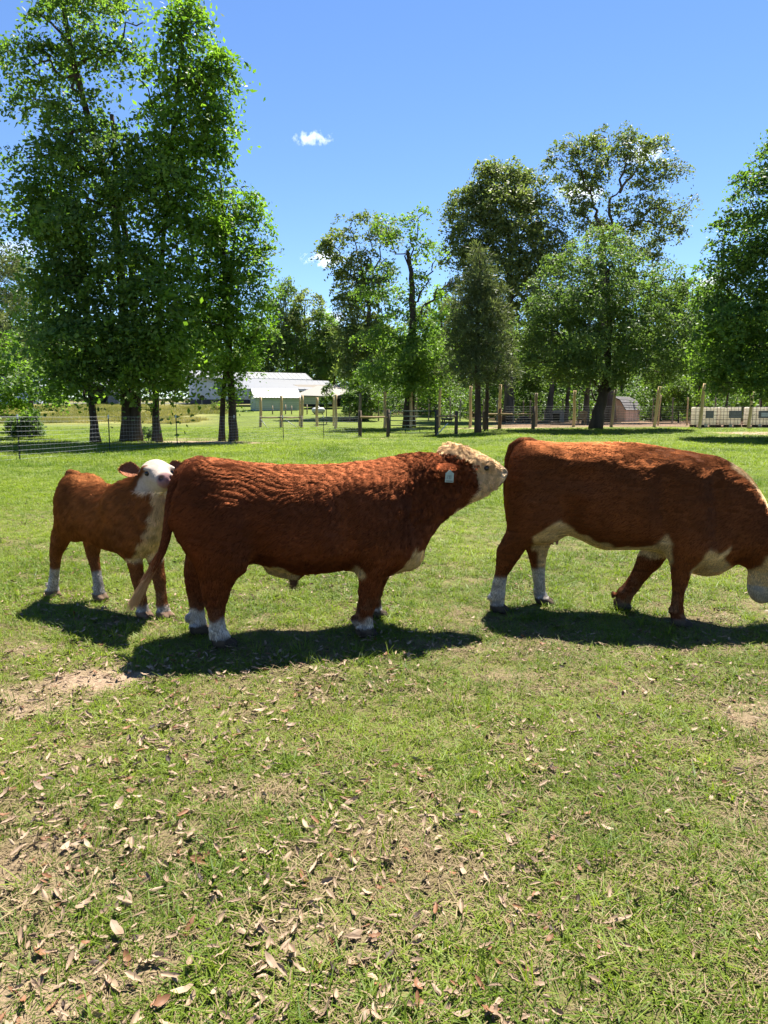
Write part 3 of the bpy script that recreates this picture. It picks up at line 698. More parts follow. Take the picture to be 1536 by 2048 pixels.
def forest():
    """wood behind the pasture: single trees copied from six grown ones, then the mass behind them"""
    protos = []
    spec = [("mid green forest tree with an oval head in the wood behind the pasture", G_MID, .5, [(0, 0, 9.5, 2.2, 2.6, 2600), (-.8, .3, 7.2, 2.9, 2.2, 2900), (1.1, -.3, 6.0, 2.8, 2.0, 2600), (0, 0, 11.6, 1.4, 1.6, 900)]),
            ("olive forest tree with a broad uneven head in the wood behind the pasture", G_OLIVE, .5, [(0, 0, 10.5, 2.8, 1.9, 2400), (-1.6, .3, 8.4, 2.2, 1.8, 1900), (1.7, -.3, 8.0, 2.3, 2.0, 2000), (0, .5, 6.0, 2.6, 1.8, 1900)]),
            ("fresh green forest tree with a narrow head in the wood behind the pasture", G_FRESH, .5, [(0, 0, 10.0, 1.7, 2.6, 2000), (.3, .3, 7.2, 2.2, 2.2, 2400), (-.3, -.3, 4.8, 2.2, 1.8, 2200)]),
            ("dark green forest tree with a heavy head in the wood behind the pasture", G_DARK, .4, [(0, 0, 9.0, 2.7, 2.4, 2700), (-.9, .3, 6.2, 2.8, 2.2, 2700), (1.0, -.3, 4.6, 2.6, 1.9, 2300)])]
    for i, (lab, mat, tn, bl) in enumerate(spec):
        t = Tree("forest_tree", 0, 70, lab, "tree", lab, base=(0, 0, 0)); t.Y = 70
        t.trunk([(0, 0, 0), (.1, 0, 4), (0, .1, 8), (.1, 0, 11)], .2, .06, 1.3, 7)
        for (x, y, z, r, rz, n) in bl:
            t.limb((0, 0, z - 1.8), (x, y, z), .07, .03, .05, 5, 4)
            t.blob((x, y, z), r, r, rz, n * .62, .33, .95, twig=3, tint=(tn + .15, .3), hole=.22, per=60, flat=.25)
        protos.append(t.finish(mat, m_bark2))
    # (column, distance, row of the top, kind)
    place = [(575, 84, 552, 0), (612, 90, 570, 1), (640, 86, 610, 2), (595, 96, 590, 2), (545, 88, 590, 0), (515, 92, 620, 2), (665, 92, 620, 2), (690, 96, 650, 3), (668, 104, 640, 0), (715, 88, 640, 0),
             (760, 90, 610, 3), (800, 86, 640, 2), (845, 84, 600, 0), (880, 80, 560, 2), (905, 88, 590, 0), (870, 72, 650, 2), (940, 84, 560, 3), (985, 80, 600, 0), (1030, 84, 620, 3), (1075, 78, 610, 2), (1110, 82, 560, 3),
             (1150, 80, 570, 0), (1190, 84, 520, 3), (1240, 82, 520, 0), (1290, 80, 540, 2), (1330, 78, 560, 0), (1370, 76, 530, 3), (1400, 80, 560, 0), (1430, 74, 590, 2), (1465, 78, 560, 3), (1500, 74, 600, 0), (1535, 78, 570, 3), (1570, 76, 560, 0), (1620, 80, 540, 1),
             (1395, 64, 655, 2), (1320, 66, 690, 0), (1450, 62, 690, 0), (1520, 62, 680, 2), (1060, 68, 690, 0), (860, 66, 700, 2), (770, 74, 690, 0), (640, 100, 700, 0), (610, 102, 690, 3), (575, 104, 700, 2), (540, 104, 690, 0), (500, 106, 690, 3), (470, 110, 700, 1), (430, 112, 690, 0), (395, 114, 680, 3), (350, 116, 690, 2), (300, 116, 680, 0), (250, 116, 690, 3), (200, 114, 680, 0), (150, 112, 690, 1), (100, 106, 660, 0), (50, 104, 640, 3), (5, 100, 620, 0), (-40, 98, 640, 2)]
    place = [(px, max(Y, 106) if px < 700 else Y, top, k) for px, Y, top, k in place]
    used = set()
    for (px, Y, top, k) in place:
        b = foot(px, Y); h = height_to(top, b)
        o = protos[k] if k not in used else copy_tree(protos[k])
        used.add(k)
        o.location = b
        s = h / 12.6
        sx = min(max(s, .55), 1.0 if h > 12 else .9) * random.uniform(.9, 1.15)
        o.scale = (sx, sx, s); o.rotation_euler = (0, 0, random.uniform(0, 6.28))
    # leafy undergrowth along the edge of the wood and the unbroken mass far behind
    def mass(name, n, f, mat, size, tint, kind="stuff"):
        P = f(n)
        nr = RNG.normal(size=(len(P), 3)) * .6 + np.array([0, -.2, .9]); nr /= np.linalg.norm(nr, axis=1, keepdims=True)
        V = leaf_quads(P, nr, size, .6)
        me = crown_mesh(name, V, mat, np.clip(RNG.normal(tint, .3, len(P)), 0, 1))
        o = link(bpy.data.objects.new(name, me)); tag(o, kind=kind); return o
    def under(n):
        x = RNG.uniform(-4, 46, n); y = RNG.uniform(64, 84, n)
        hmax = 1.0 + 5.5 * fbm(np.stack([x, y], -1), .35, 77, 3) ** 1.6
        u = RNG.uniform(size=n) ** .7
        keep = fbm(np.stack([x, y, u * hmax], -1), .55, 78, 2) > .40
        x, y, u, hmax = x[keep], y[keep], u[keep], hmax[keep]
        return np.stack([x, y, ground_z(x, y) + u * hmax], -1)
    tag(mass("undergrowth", 130000, under, G_SHRUB, .24, .36), "light green leafy undergrowth along the edge of the wood", "undergrowth")
    def far(n):
        x = RNG.uniform(-110, 110, n); y = RNG.uniform(120, 150, n)
        hmax = 8 + 9 * fbm(np.stack([x, y], -1), .12, 87, 3)
        u = RNG.uniform(size=n) ** .6
        return np.stack([x, y, ground_z(x, y) + u * hmax], -1)
    def low(n):
        x = RNG.uniform(-70, 95, n); y = RNG.uniform(98, 122, n)
        k = ~((x < 3) & (x > -60) & (y < 114)); x, y = x[k], y[k]
        hmax = 4 + 5 * fbm(np.stack([x, y], -1), .2, 88, 2)
        return np.stack([x, y, ground_z(x, y) + RNG.uniform(size=len(x)) ** .8 * hmax], -1)
    tag(mass("thicket", 60000, low, G_MID, .6, .5), "dark thicket filling the wood between the far trunks", "thicket")
    tag(mass("distant_wood", 90000, far, G_MID, .7, .35), "unbroken green wood far behind the buildings", "wood")
trees_near(); trees_mid(); forest()
# ------------------------------------------------------------------ buildings
m_roofw = mat_simple("white_metal_roof", (.150, .153, .160), .45, 0.1, var=.06, bump=.05, spec=.5)
m_roofshed = mat_simple("bright_metal_roof", (.185, .19, .19), .5, 0.1, var=.06, bump=.05, spec=.4)
m_wallblue = mat_simple("blue_grey_siding", (.52, .55, .64), .7, var=.05, bump=.05)
m_skirt = mat_simple("dark_skirting", (.07, .065, .075), .8)
m_white = mat_simple("white_trim", (.45, .45, .45), .6, var=.05, bump=.05)
m_glass = mat_simple("window_glass", (.10, .15, .17), .08, var=.1, bump=0, spec=.8)
m_shedgreen = mat_simple("pale_green_metal", (.33, .39, .33), .55, .1, var=.06, bump=.04, spec=.4)
m_shedrib = mat_simple("pale_metal_rib", (.52, .54, .50), .5, .1, var=.06, bump=.04, spec=.4)
m_shadow = mat_simple("painted_shade", (.03, .028, .026), .9)  # near-black stand-in for shade in open bays, box and along carport fascia
m_tanroof = mat_simple("tan_metal_roof", (.115, .095, .068), .6, .0, var=.1, bump=.05)
m_pole = mat_simple("weathered_post_wood", (.50, .36, .19), .85, var=.22, scale=5, bump=.4, bscale=30, stretch=(1, 1, .15))
m_polegrey = mat_simple("grey_post_wood", (.24, .19, .13), .9, var=.25, scale=5, bump=.4, bscale=30, stretch=(1, 1, .15))
m_darkpost = mat_simple("dark_creosote_post", (.085, .060, .040), .9, var=.3, scale=6, bump=.5, bscale=30, stretch=(1, 1, .2))
m_redpost = mat_simple("reddish_post_wood", (.20, .095, .05), .9, var=.3, scale=6, bump=.5, bscale=30, stretch=(1, 1, .2))
m_rail = mat_simple("fresh_rail_wood", (.30, .21, .105), .8, var=.2, scale=5, bump=.3, stretch=(.2, 1, 1))
m_galv = mat_simple("galvanised_wire", (.36, .365, .37), .4, .6, var=.08, bump=0, spec=.5)
m_tpost = mat_simple("dark_green_steel", (.03, .04, .035), .6, .3, var=.2, bump=.1)
m_gate = mat_simple("green_gate_tube", (.020, .050, .034), .6, 0, var=.15, bump=.05, spec=.2)

def build_house():
    b = foot(393, 88); yaw = math.radians(24)
    R = empty("mobile_home", b, yaw, "long blue grey mobile home with a white metal roof at the top of the slope", "house")
    Ln, D, H, sk = 14.5, 5.2, 2.55, .62
    mb = MB(); mb.box(0, Ln, 0, D, sk, sk + H); mb.build("wall", m_wallblue, R)
    # lapped boards on the long wall and on the end
    base = mesh_from("siding_board", *(lambda m: (m.v, m.f))(MB().box(.02, Ln - .02, -.022, -.002, 0, .205)), m_wallblue)
    for k in range(11):
        o = link(bpy.data.objects.new("siding_board", base), R); o.location = (0, 0, sk + .06 + k * .225); o.rotation_euler = (math.radians(-4), 0, 0)
    base = mesh_from("siding_board", *(lambda m: (m.v, m.f))(MB().box(-.022, -.002, .02, D - .02, 0, .205)), m_wallblue)
    for k in range(11):
        o = link(bpy.data.objects.new("siding_board", base), R); o.location = (0, 0, sk + .06 + k * .225); o.rotation_euler = (0, math.radians(4), 0)
    MB().box(.03, Ln - .03, .03, D - .03, -.5, sk - .003).build("skirting", m_skirt, R)
    for (x, y) in ((-.05, -.05), (Ln - .05, -.05)):
        MB().box(x, x + .10, y, y + .10, sk - .3, sk + H - .01).build("corner_trim", m_white, R)
    z = sk + H; ov = .35; rise = .95
    roof = MB()
    for s in (0, 1):
        y0, y1 = (-ov, D / 2) if s == 0 else (D + ov, D / 2)
        v = [(-ov, y0, z + .02), (Ln + ov, y0, z + .02), (Ln + ov, y1, z + rise), (-ov, y1, z + rise)]
        v2 = [(x, y, q + .10) for (x, y, q) in v]
        f = [(0, 1, 2, 3), (7, 6, 5, 4), (0, 4, 5, 1), (3, 2, 6, 7), (0, 3, 7, 4), (1, 5, 6, 2)]
        roof.add(v + v2, f)
    ro = roof.build("roof", m_roofw, R)
    ribs = MB()
    for k in range(25):
        x = -ov + .1 + k * (Ln + 2 * ov - .2) / 24
        ribs.bar((x, -ov, z + .135), (x, D / 2 - .02, z + rise + .115), .03, .03)
    ribs.build("seam", m_roofw, ro)
    MB().box(-ov, Ln + ov, -ov - .04, -ov - .003, z - .10, z + .12).build("fascia", m_white, R)
    for wx in (2.55, 7.4, 11.2):
        w = MB()
        x0, x1, z0, z1 = wx, wx + .95, sk + .65, sk + 2.05
        w.box(x0 - .1, x1 + .1, -.06, -.028, z1, z1 + .12); w.box(x0 - .1, x1 + .1, -.06, -.028, z0 - .12, z0)
        w.box(x0 - .1, x0, -.059, -.029, z0, z1); w.box(x1, x1 + .1, -.059, -.029, z0, z1); w.box(x0, x1, -.05, -.03, (z0 + z1) / 2 - .03, (z0 + z1) / 2 + .03)
        wo = w.build("window", m_white, R)
        for (a, c) in ((z0, (z0 + z1) / 2 - .031), ((z0 + z1) / 2 + .031, z1)):
            MB().box(x0 + .001, x1 - .001, -.04, -.031, a, c).build("pane", m_glass, wo)
    MB().tube([(6.1, -.2, 3.0), (6.1, -.2, 5.0)], .05, 8).build("vent_pipe", m_skirt, R)

def build_annex():
    b = foot(535, 84); yaw = math.radians(6)
    R = empty("house_annex", b, yaw, "low annex with broad white metal roof and tan porch roof behind the green shed", "house")
    H = 1.75
    MB().box(0, 9.4, 0, 6, -.5, H).build("wall", m_wallblue, R)
    r = MB(); v = [(-4.2, -2.0, H + .05), (8.0, -2.0, H + .0), (7.2, 4, H + 1.25), (-4.2, 4, H + 1.55)]
    r.add(v + [(x, y, z + .1) for x, y, z in v], [(0, 1, 2, 3), (7, 6, 5, 4), (0, 4, 5, 1), (3, 2, 6, 7), (0, 3, 7, 4), (1, 5, 6, 2)])
    ro = r.build("roof", m_roofw, R)
    s = MB()
    for k in range(18):
        t = k / 17; a = Vector(v[0]).lerp(Vector(v[1]), t); c = Vector(v[3]).lerp(Vector(v[2]), t)
        s.bar(a + Vector((0, 0, .115)), c + Vector((0, 0, .115)), .035, .03)
    s.build("seam", m_roofw, ro)
    r = MB(); v = [(5.2, -3.2, H - .35), (10.6, -3.2, H - .35), (9.6, .3, H + .62), (3.0, .3, H + .62)]
    r.add(v + [(x, y, z + .1) for x, y, z in v], [(0, 1, 2, 3), (7, 6, 5, 4), (0, 4, 5, 1), (3, 2, 6, 7), (0, 3, 7, 4), (1, 5, 6, 2)])
    r.build("porch_roof", m_tanroof, R)

def build_green_shed():
    Y = 72.0
    b = foot(511, Y); s = Y / FPX; yaw = math.radians(20)
    R = empty("metal_shed", b, yaw, "pale green metal shed with a white gabled roof at the edge of the lawn", "shed")
    W = 86 * s / math.cos(yaw) * .97; D = 2.9; H = height_to(795, b); RZ = .88
    # walls with ribbed cladding: upper plain panels, lower horizontal ribs as pieces
    w = MB(); w.box(0, W, 0, .06, -.2, H); w.box(0, W, D - .06, D, -.2, H)
    w.add([(0, .061, -.2), (0, D - .061, -.2), (0, D - .061, H), (0, D / 2, H + RZ), (0, .061, H)] + [(.06, .061, -.2), (.06, D - .061, -.2), (.06, D - .061, H), (.06, D / 2, H + RZ), (.06, .061, H)], [(0, 4, 3, 2, 1), (5, 6, 7, 8, 9), (0, 1, 6, 5), (1, 2, 7, 6), (2, 3, 8, 7), (3, 4, 9, 8), (4, 0, 5, 9)])
    w.add([(W, .061, -.2), (W, D - .061, -.2), (W, D - .061, H), (W, D / 2, H + RZ), (W, .061, H)] + [(W - .06, .061, -.2), (W - .06, D - .061, -.2), (W - .06, D - .061, H), (W - .06, D / 2, H + RZ), (W - .06, .061, H)], [(1, 2, 3, 4, 0), (9, 8, 7, 6, 5), (5, 6, 1, 0), (6, 7, 2, 1), (7, 8, 3, 2), (8, 9, 4, 3), (9, 5, 0, 4)])
    w.build("wall", m_shedgreen, R)
    rib = mesh_from("rib", *(lambda m: (m.v, m.f))(MB().box(.03, W - .03, -.035, -.002, 0, .075)), m_shedrib)
    for k in range(5):
        o = link(bpy.data.objects.new("rib", rib), R); o.location = (0, 0, .10 + k * .19)
    ribe = mesh_from("rib", *(lambda m: (m.v, m.f))(MB().box(-.03, -.002, .08, D - .08, 0, .06)), m_shedgreen)
    for k in range(9):
        o = link(bpy.data.objects.new("rib", ribe), R); o.location = (0, 0, .08 + k * .19)
    for x in (W * .36, W * .7):
        MB().box(x, x + .05, -.03, -.002, H * .46, H - .02).build("batten", m_shedgreen, R)
    r = MB()
    for s_ in (0, 1):
        y0, y1 = (-.18, D / 2) if s_ == 0 else (D + .18, D / 2)
        v = [(-.2, y0, H - .06), (W + .2, y0, H - .06), (W + .2, y1, H + RZ), (-.2, y1, H + RZ)]
        r.add(v + [(x, y, z + .06) for x, y, z in v], [(0, 1, 2, 3), (7, 6, 5, 4), (0, 4, 5, 1), (3, 2, 6, 7), (0, 3, 7, 4), (1, 5, 6, 2)])
    ro = r.build("roof", m_roofshed, R)
    sm = MB()
    for k in range(17):
        x = -.15 + k * (W + .3) / 16
        sm.bar((x, -.18, H + .02), (x, D / 2 - .02, H + RZ + .075), .03, .04)
    sm.build("seam", m_roofshed, ro)

def build_carport():
    Y = 76.0
    b = foot(600, Y); s = Y / FPX; yaw = math.radians(4)
    R = empty("carport", b, yaw, "white roofed carport with a hanging metal wall panel over dark open bays", "carport")
    W = 96 * s; H = height_to(792, b); D = 7
    for x in (.1, W * .36, W * .68, W - .1):
        for y in (.1, D - .1):
            MB().box(x - .06, x + .06, y - .06, y + .06, -.3, H - .03).build("post", m_polegrey, R)
    p = MB(); p.box(0, W * .66, -.05, .0, H * .38, H - .05); po = p.build("wall_panel", m_shedgreen, R)
    rb = mesh_from("rib", *(lambda m: (m.v, m.f))(MB().box(.02, W * .66 - .02, -.085, -.052, 0, .07)), m_shedrib)
    for k in range(6):
        o = link(bpy.data.objects.new("rib", rb), po); o.location = (0, 0, H * .40 + k * .17)
    MB().box(.2, W - .2, D - .3, D - .2, -.3, H - .1).build("back_wall", m_shadow, R)  # blackened wall, darkens the open bays in place of shade
    r = MB(); v = [(-.5, -.4, H + .02), (W + 1.4, -.4, H + .02), (W + 1.4, D * .62, H + 1.25), (1.2, D * .62, H + 1.25)]
    v = [(-.6, -.5, H), (W * .72, -.6, H - .12), (W + .6, D * .5, H + .55), (W * .35, D * .8, H + 1.25)]
    r.add(v + [(x, y, z + .08) for x, y, z in v], [(0, 1, 2, 3), (7, 6, 5, 4), (0, 4, 5, 1), (3, 2, 6, 7), (0, 3, 7, 4), (1, 5, 6, 2)])
    r.build("roof", m_tanroof2, R)
    MB().bar((W * .72, -.6, H - .14), (W + .6, D * .5, H + .5), .1, .2).build("fascia", m_shadow, R)
m_tanroof2 = mat_simple("sand_metal_roof", (.165, .150, .125), .55, .0, var=.08, bump=.05)

def build_small_wall_shed():
    b = foot(748, 72); s = 72 / FPX
    R = empty("metal_shed", b, math.radians(-3), "second greenish metal shed half hidden by bushes beside the tube gate", "shed")
    W = 44 * s; H = height_to(797, b)
    MB().box(0, W, 0, 3, -.2, H).build("wall", m_shedgreen, R)
    rb = mesh_from("rib", *(lambda m: (m.v, m.f))(MB().box(.02, W - .02, -.035, -.002, 0, .07)), m_shedrib)
    for k in range(5):
        o = link(bpy.data.objects.new("rib", rb), R); o.location = (0, 0, .12 + k * .2)
    r = MB(); v = [(-.15, -.15, H + .01), (W + .15, -.15, H + .01), (W + .15, 3.15, H + .45), (-.15, 3.15, H + .45)]
    r.add(v + [(x, y, z + .06) for x, y, z in v], [(0, 1, 2, 3), (7, 6, 5, 4), (0, 4, 5, 1), (3, 2, 6, 7), (0, 3, 7, 4), (1, 5, 6, 2)]); r.build("roof", m_roofw, R)

def build_garage():
    b = foot(186, 86); s = 86 / FPX
    R = empty("open_garage", b, math.radians(-8), "grey open fronted garage glimpsed between the dark oak trunks", "garage")
    W, H = 56 * s, height_to(772, b)
    MB().box(W * .55, W, 0, .1, -.3, H).build("wall", mat_simple("grey_cladding", (.30, .31, .31), .7), R)
    MB().box(0, W, 4, 4.1, -.3, H).build("back_wall", m_shadow, R)  # near-black like the side wall, shade put into the colour
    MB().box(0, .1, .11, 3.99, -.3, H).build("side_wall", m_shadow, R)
    for k in range(9):
        MB().box(W * .56 + k * .12 * W * .4, W * .56 + k * .12 * W * .4 + .05, -.03, -.002, 0, H - .02).build("rib", m_skirt, R)
    for x in (.02, W + .05):
        MB().box(x, x + .12, -.2, -.08, -.3, H).build("post", m_white, R)
    r = MB(); v = [(-.4, -.6, H + .02), (W + .4, -.6, H + .02), (W + .4, 4.4, H + .9), (-.4, 4.4, H + .9)]
    r.add(v + [(x, y, z + .1) for x, y, z in v], [(0, 1, 2, 3), (7, 6, 5, 4), (0, 4, 5, 1), (3, 2, 6, 7), (0, 3, 7, 4), (1, 5, 6, 2)]); r.build("roof", m_roofw, R)
    b = foot(-20, 90)
    R = empty("outbuilding", b, math.radians(3), "white roofed outbuilding barely showing behind the low bushy oak", "outbuilding")
    H = height_to(745, b); W = 6.0
    MB().box(0, W, 0, 4, -.3, H).build("wall", m_wallblue, R)
    r = MB(); v = [(-.3, -.4, H + .01), (W + .3, -.4, H + .01), (W + .3, 4.4, H + .8), (-.3, 4.4, H + .8)]
    r.add(v + [(x, y, z + .1) for x, y, z in v], [(0, 1, 2, 3), (7, 6, 5, 4), (0, 4, 5, 1), (3, 2, 6, 7), (0, 3, 7, 4), (1, 5, 6, 2)]); r.build("roof", m_roofw, R)

def build_barn_shed():
    """small gambrel roofed store: gable end with doors turned to the camera's side, shingled roof"""
    m_pink = mat_simple("salmon_brown_boards", (.70, .47, .35), .8, var=.1, scale=4, bump=.15)
    m_pinkd = mat_simple("salmon_trim", (.62, .40, .29), .8, var=.1)
    m_shing = mat_simple("grey_shingle", (.14, .13, .13), .95, var=.3, scale=8, bump=.6, bscale=30)
    Y = 63.0
    b = foot(1250, Y); s = Y / FPX
    yaw = math.radians(-50)
    R = empty("garden_shed", b, yaw, "small salmon brown barn style shed with a grey shingled roof at the wood edge", "shed")
    Wg = 50 * s / .86; Lg = 28 * s / .53
    H = height_to(818, b) * 1.0; top = height_to(794.5, b)
    # gable end lies along local -x, side wall runs along a second axis
    prof = [(-Wg, 0), (0, 0), (0, H), (-.22 * Wg, H + (top - H) * .70), (-.5 * Wg, top), (-.78 * Wg, H + (top - H) * .70), (-Wg, H)]
    n = len(prof)
    ang = math.radians(90); ex, ey = math.cos(ang), math.sin(ang)   # side wall direction
    def sk(x, z, d): return (x + d * ex, d * ey, z)
    w = MB(); w.add([sk(x, z, 0) for x, z in prof] + [sk(x, z, Lg) for x, z in prof],
        [tuple(range(n)), tuple(range(2 * n - 1, n - 1, -1))] + [(i, i + n, (i + 1) % n + n, (i + 1) % n) for i in range(n)])
    w.build("wall", m_pink, R)
    # boards of the gable and of the side
    for k in range(8):
        x0 = -Wg + .02 + k * (Wg - .04) / 8; x1 = x0 + (Wg - .04) / 8 - .03
        xm = (x0 + x1) / 2; u = abs(xm + Wg / 2) / (Wg / 2)
        hz = H + (top - H) * (np.interp(u, [0, .56, 1], [1, .70, 0])) - .12
        if 2 <= k <= 5: continue
        MB().box(x0, x1, -.03, -.002, .05, hz).build("board", m_pink, R)
    for k in range(7):
        d0 = .03 + k * (Lg - .06) / 7; d1 = d0 + (Lg - .06) / 7 - .03
        o = .028
        nx, ny = ey, -ex
        v = [sk(0, z, d) for z in (.05, H - .08) for d in (d0, d1)]
        v2 = [(x + nx * o, y + ny * o, z) for x, y, z in v]; v1 = [(x + nx * .002, y + ny * .002, z) for x, y, z in v]
        MB().add(v1 + v2, [(0, 1, 3, 2), (4, 6, 7, 5), (0, 4, 5, 1), (2, 3, 7, 6), (0, 2, 6, 4), (1, 5, 7, 3)]).build("board", m_pink, R)
    for k in (0, 1):
        x0 = -.72 * Wg + k * .225 * Wg; x1 = x0 + .215 * Wg
        d = MB().box(x0, x1, -.045, -.002, .1, H * 1.02).build("door", m_pinkd, R)
        t = MB()
        for (a, c, e, f_) in ((x0, x1, .1, .18), (x0, x1, H * .55, H * .60), (x0, x1, H * .97, H * 1.02)): t.box(a + .003, c - .003, -.062, -.046, e + .003, f_)
        t.build("batten", m_pink, d)
    MB().box(-.505 * Wg, -.48 * Wg, -.075, -.047, H * .52, H * .58).build("door_latch", m_skirt, R)
    rp = [(.10, H - .12), (-.20 * Wg, H + (top - H) * .76), (-.5 * Wg, top + .06), (-.80 * Wg, H + (top - H) * .76), (-Wg - .10, H - .12)]
    for i in range(4):
        (xa, za), (xb, zb) = rp[i], rp[i + 1]
        nx, nz = (zb - za), -(xb - xa); l = math.hypot(nx, nz); nx, nz = nx / l, nz / l
        if nz < 0: nx, nz = -nx, -nz
        rows = 4
        q = MB()
        for r_ in range(rows):
            t0, t1 = r_ / rows, (r_ + 1) / rows
            x0, z0, x1, z1 = xa + (xb - xa) * t0, za + (zb - za) * t0, xa + (xb - xa) * t1, za + (zb - za) * t1
            if i >= 2: pass
            th0, th1 = (.07, .04) if i < 2 else (.04, .07)
            v = [sk(x0, z0, -.15), sk(x0, z0, Lg + .15), sk(x1, z1, Lg + .15), sk(x1, z1, -.15)]
            v2 = [(v[0][0] + nx * th0, v[0][1], v[0][2] + nz * th0), (v[1][0] + nx * th0, v[1][1], v[1][2] + nz * th0), (v[2][0] + nx * th1, v[2][1], v[2][2] + nz * th1), (v[3][0] + nx * th1, v[3][1], v[3][2] + nz * th1)]
            q.add(v + v2, [(0, 1, 2, 3), (7, 6, 5, 4), (0, 4, 5, 1), (3, 2, 6, 7), (0, 3, 7, 4), (1, 5, 6, 2)])
        q.build("roof", m_shing, R)
    for x, d in ((-.1, .2), (-Wg + .1, .2), (-.1, Lg - .2)):
        p = sk(x, 0, d); MB().box(p[0] - .1, p[0] + .1, p[1] - .1, p[1] + .1, -.15, .0).build("block", m_skirt, R)

build_house(); build_annex(); build_green_shed(); build_carport(); build_small_wall_shed(); build_garage(); build_barn_shed()

# ------------------------------------------------------------------ wire fence with steel posts
def wire_fence():
    posts = [(-130, 20.3), (40, 21.9), (220, 25.6), (355, 29.3), (470, 31.8), (567, 34.3), (648, 36.3), (717, 37.6)]
    b0 = foot(*posts[0])
    R = empty("wire_fence", b0, 0, "long woven wire fence on steel posts crossing the pasture before the oaks", "fence")
    P = [foot(px, Y) for px, Y in posts]; T = []
    for (px, Y), p in zip(posts, P): T.append(height_to(833, p))
    for i, (p, h) in enumerate(zip(P, T)):
        if i == len(P) - 1: continue
        r = p - b0
        lean = RNG.normal(size=2) * .015
        a = Vector(r) + Vector((0, 0, -.2)); c = Vector(r) + Vector((lean[0], lean[1], h + .06))
        m = MB().bar(a, c, .035, .012); m.bar(a + Vector((0, -.014, 0)), c + Vector((0, -.014, 0)), .010, .035)
        for k in range(18):
            q = a.lerp(c, .18 + k * .042); m.box(q.x - .012, q.x + .012, q.y - .042, q.y - .031, q.z, q.z + .02)
        o = m.build("steel_post", m_tpost, R)
        MB().box(c.x - .021, c.x + .021, c.y - .036, c.y + .010, c.z - .13, c.z + .004).build("painted_tip", m_white, o)
    hs = [0.03, .13, .23, .34, .45, .56, .67, .78, .90, 1.0]
    for f in hs:
        m = MB(); pts = []
        for i in range(len(P)):
            a = P[i] - b0 + np.array([0, -.045, f * (T[i] - .03) + .02]); pts.append(a)
            if i < len(P) - 1:
                a2 = P[i + 1] - b0 + np.array([0, -.045, f * (T[i + 1] - .03) + .02]); mid = (a + a2) / 2
                g = P[i] * .5 + P[i + 1] * .5; mid[2] = float(ground_z(g[0], g[1])) - b0[2] + f * ((T[i] + T[i + 1]) / 2 - .03) + .02 - .012
                pts.append(mid)
        m.tube(pts, .0030 if f < 1 else .0045, 5); m.build("wire", m_galv, R)
    m = MB(); n = 0
    for i in range(len(P) - 1):
        k = int(np.linalg.norm(P[i + 1] - P[i]) / .155)
        for j in range(1, k):
            t = j / k; g = P[i] + (P[i + 1] - P[i]) * t; z0 = float(ground_z(g[0], g[1])); h = T[i] + (T[i + 1] - T[i]) * t
            m.bar((g[0] - b0[0], g[1] - b0[1] - .045, z0 - b0[2] + .05), (g[0] - b0[0], g[1] - b0[1] - .045, z0 - b0[2] + h - .02), .0022)
    tag(m.build("stay_wires", m_galv, R), kind="stuff")

def round_post(name, px0, px1, py_top, Y, r, mat, label, group, top_dy=0.0, sink=.3):
    b = foot(px0, Y)
    R = bpy.data.objects.new
    tp = at(px1, py_top, Y + top_dy) - b
    P = [np.array([0, 0, -sink])]; rad = [r * 1.04]
    ph = random.uniform(0, 6)
    for k in range(7):
        t = k / 6; P.append(tp * t + np.array([math.sin(t * 5 + ph) * r * .25, 0, 0.0]) * (1 if 0 < k < 6 else 0)); rad.append(r * (1.03 - .1 * t))
    v, f = tube(P, rad, 9)
    o = mesh_obj(name, v, f, mat, None, True, b)
    return tag(o, label, "post", group)

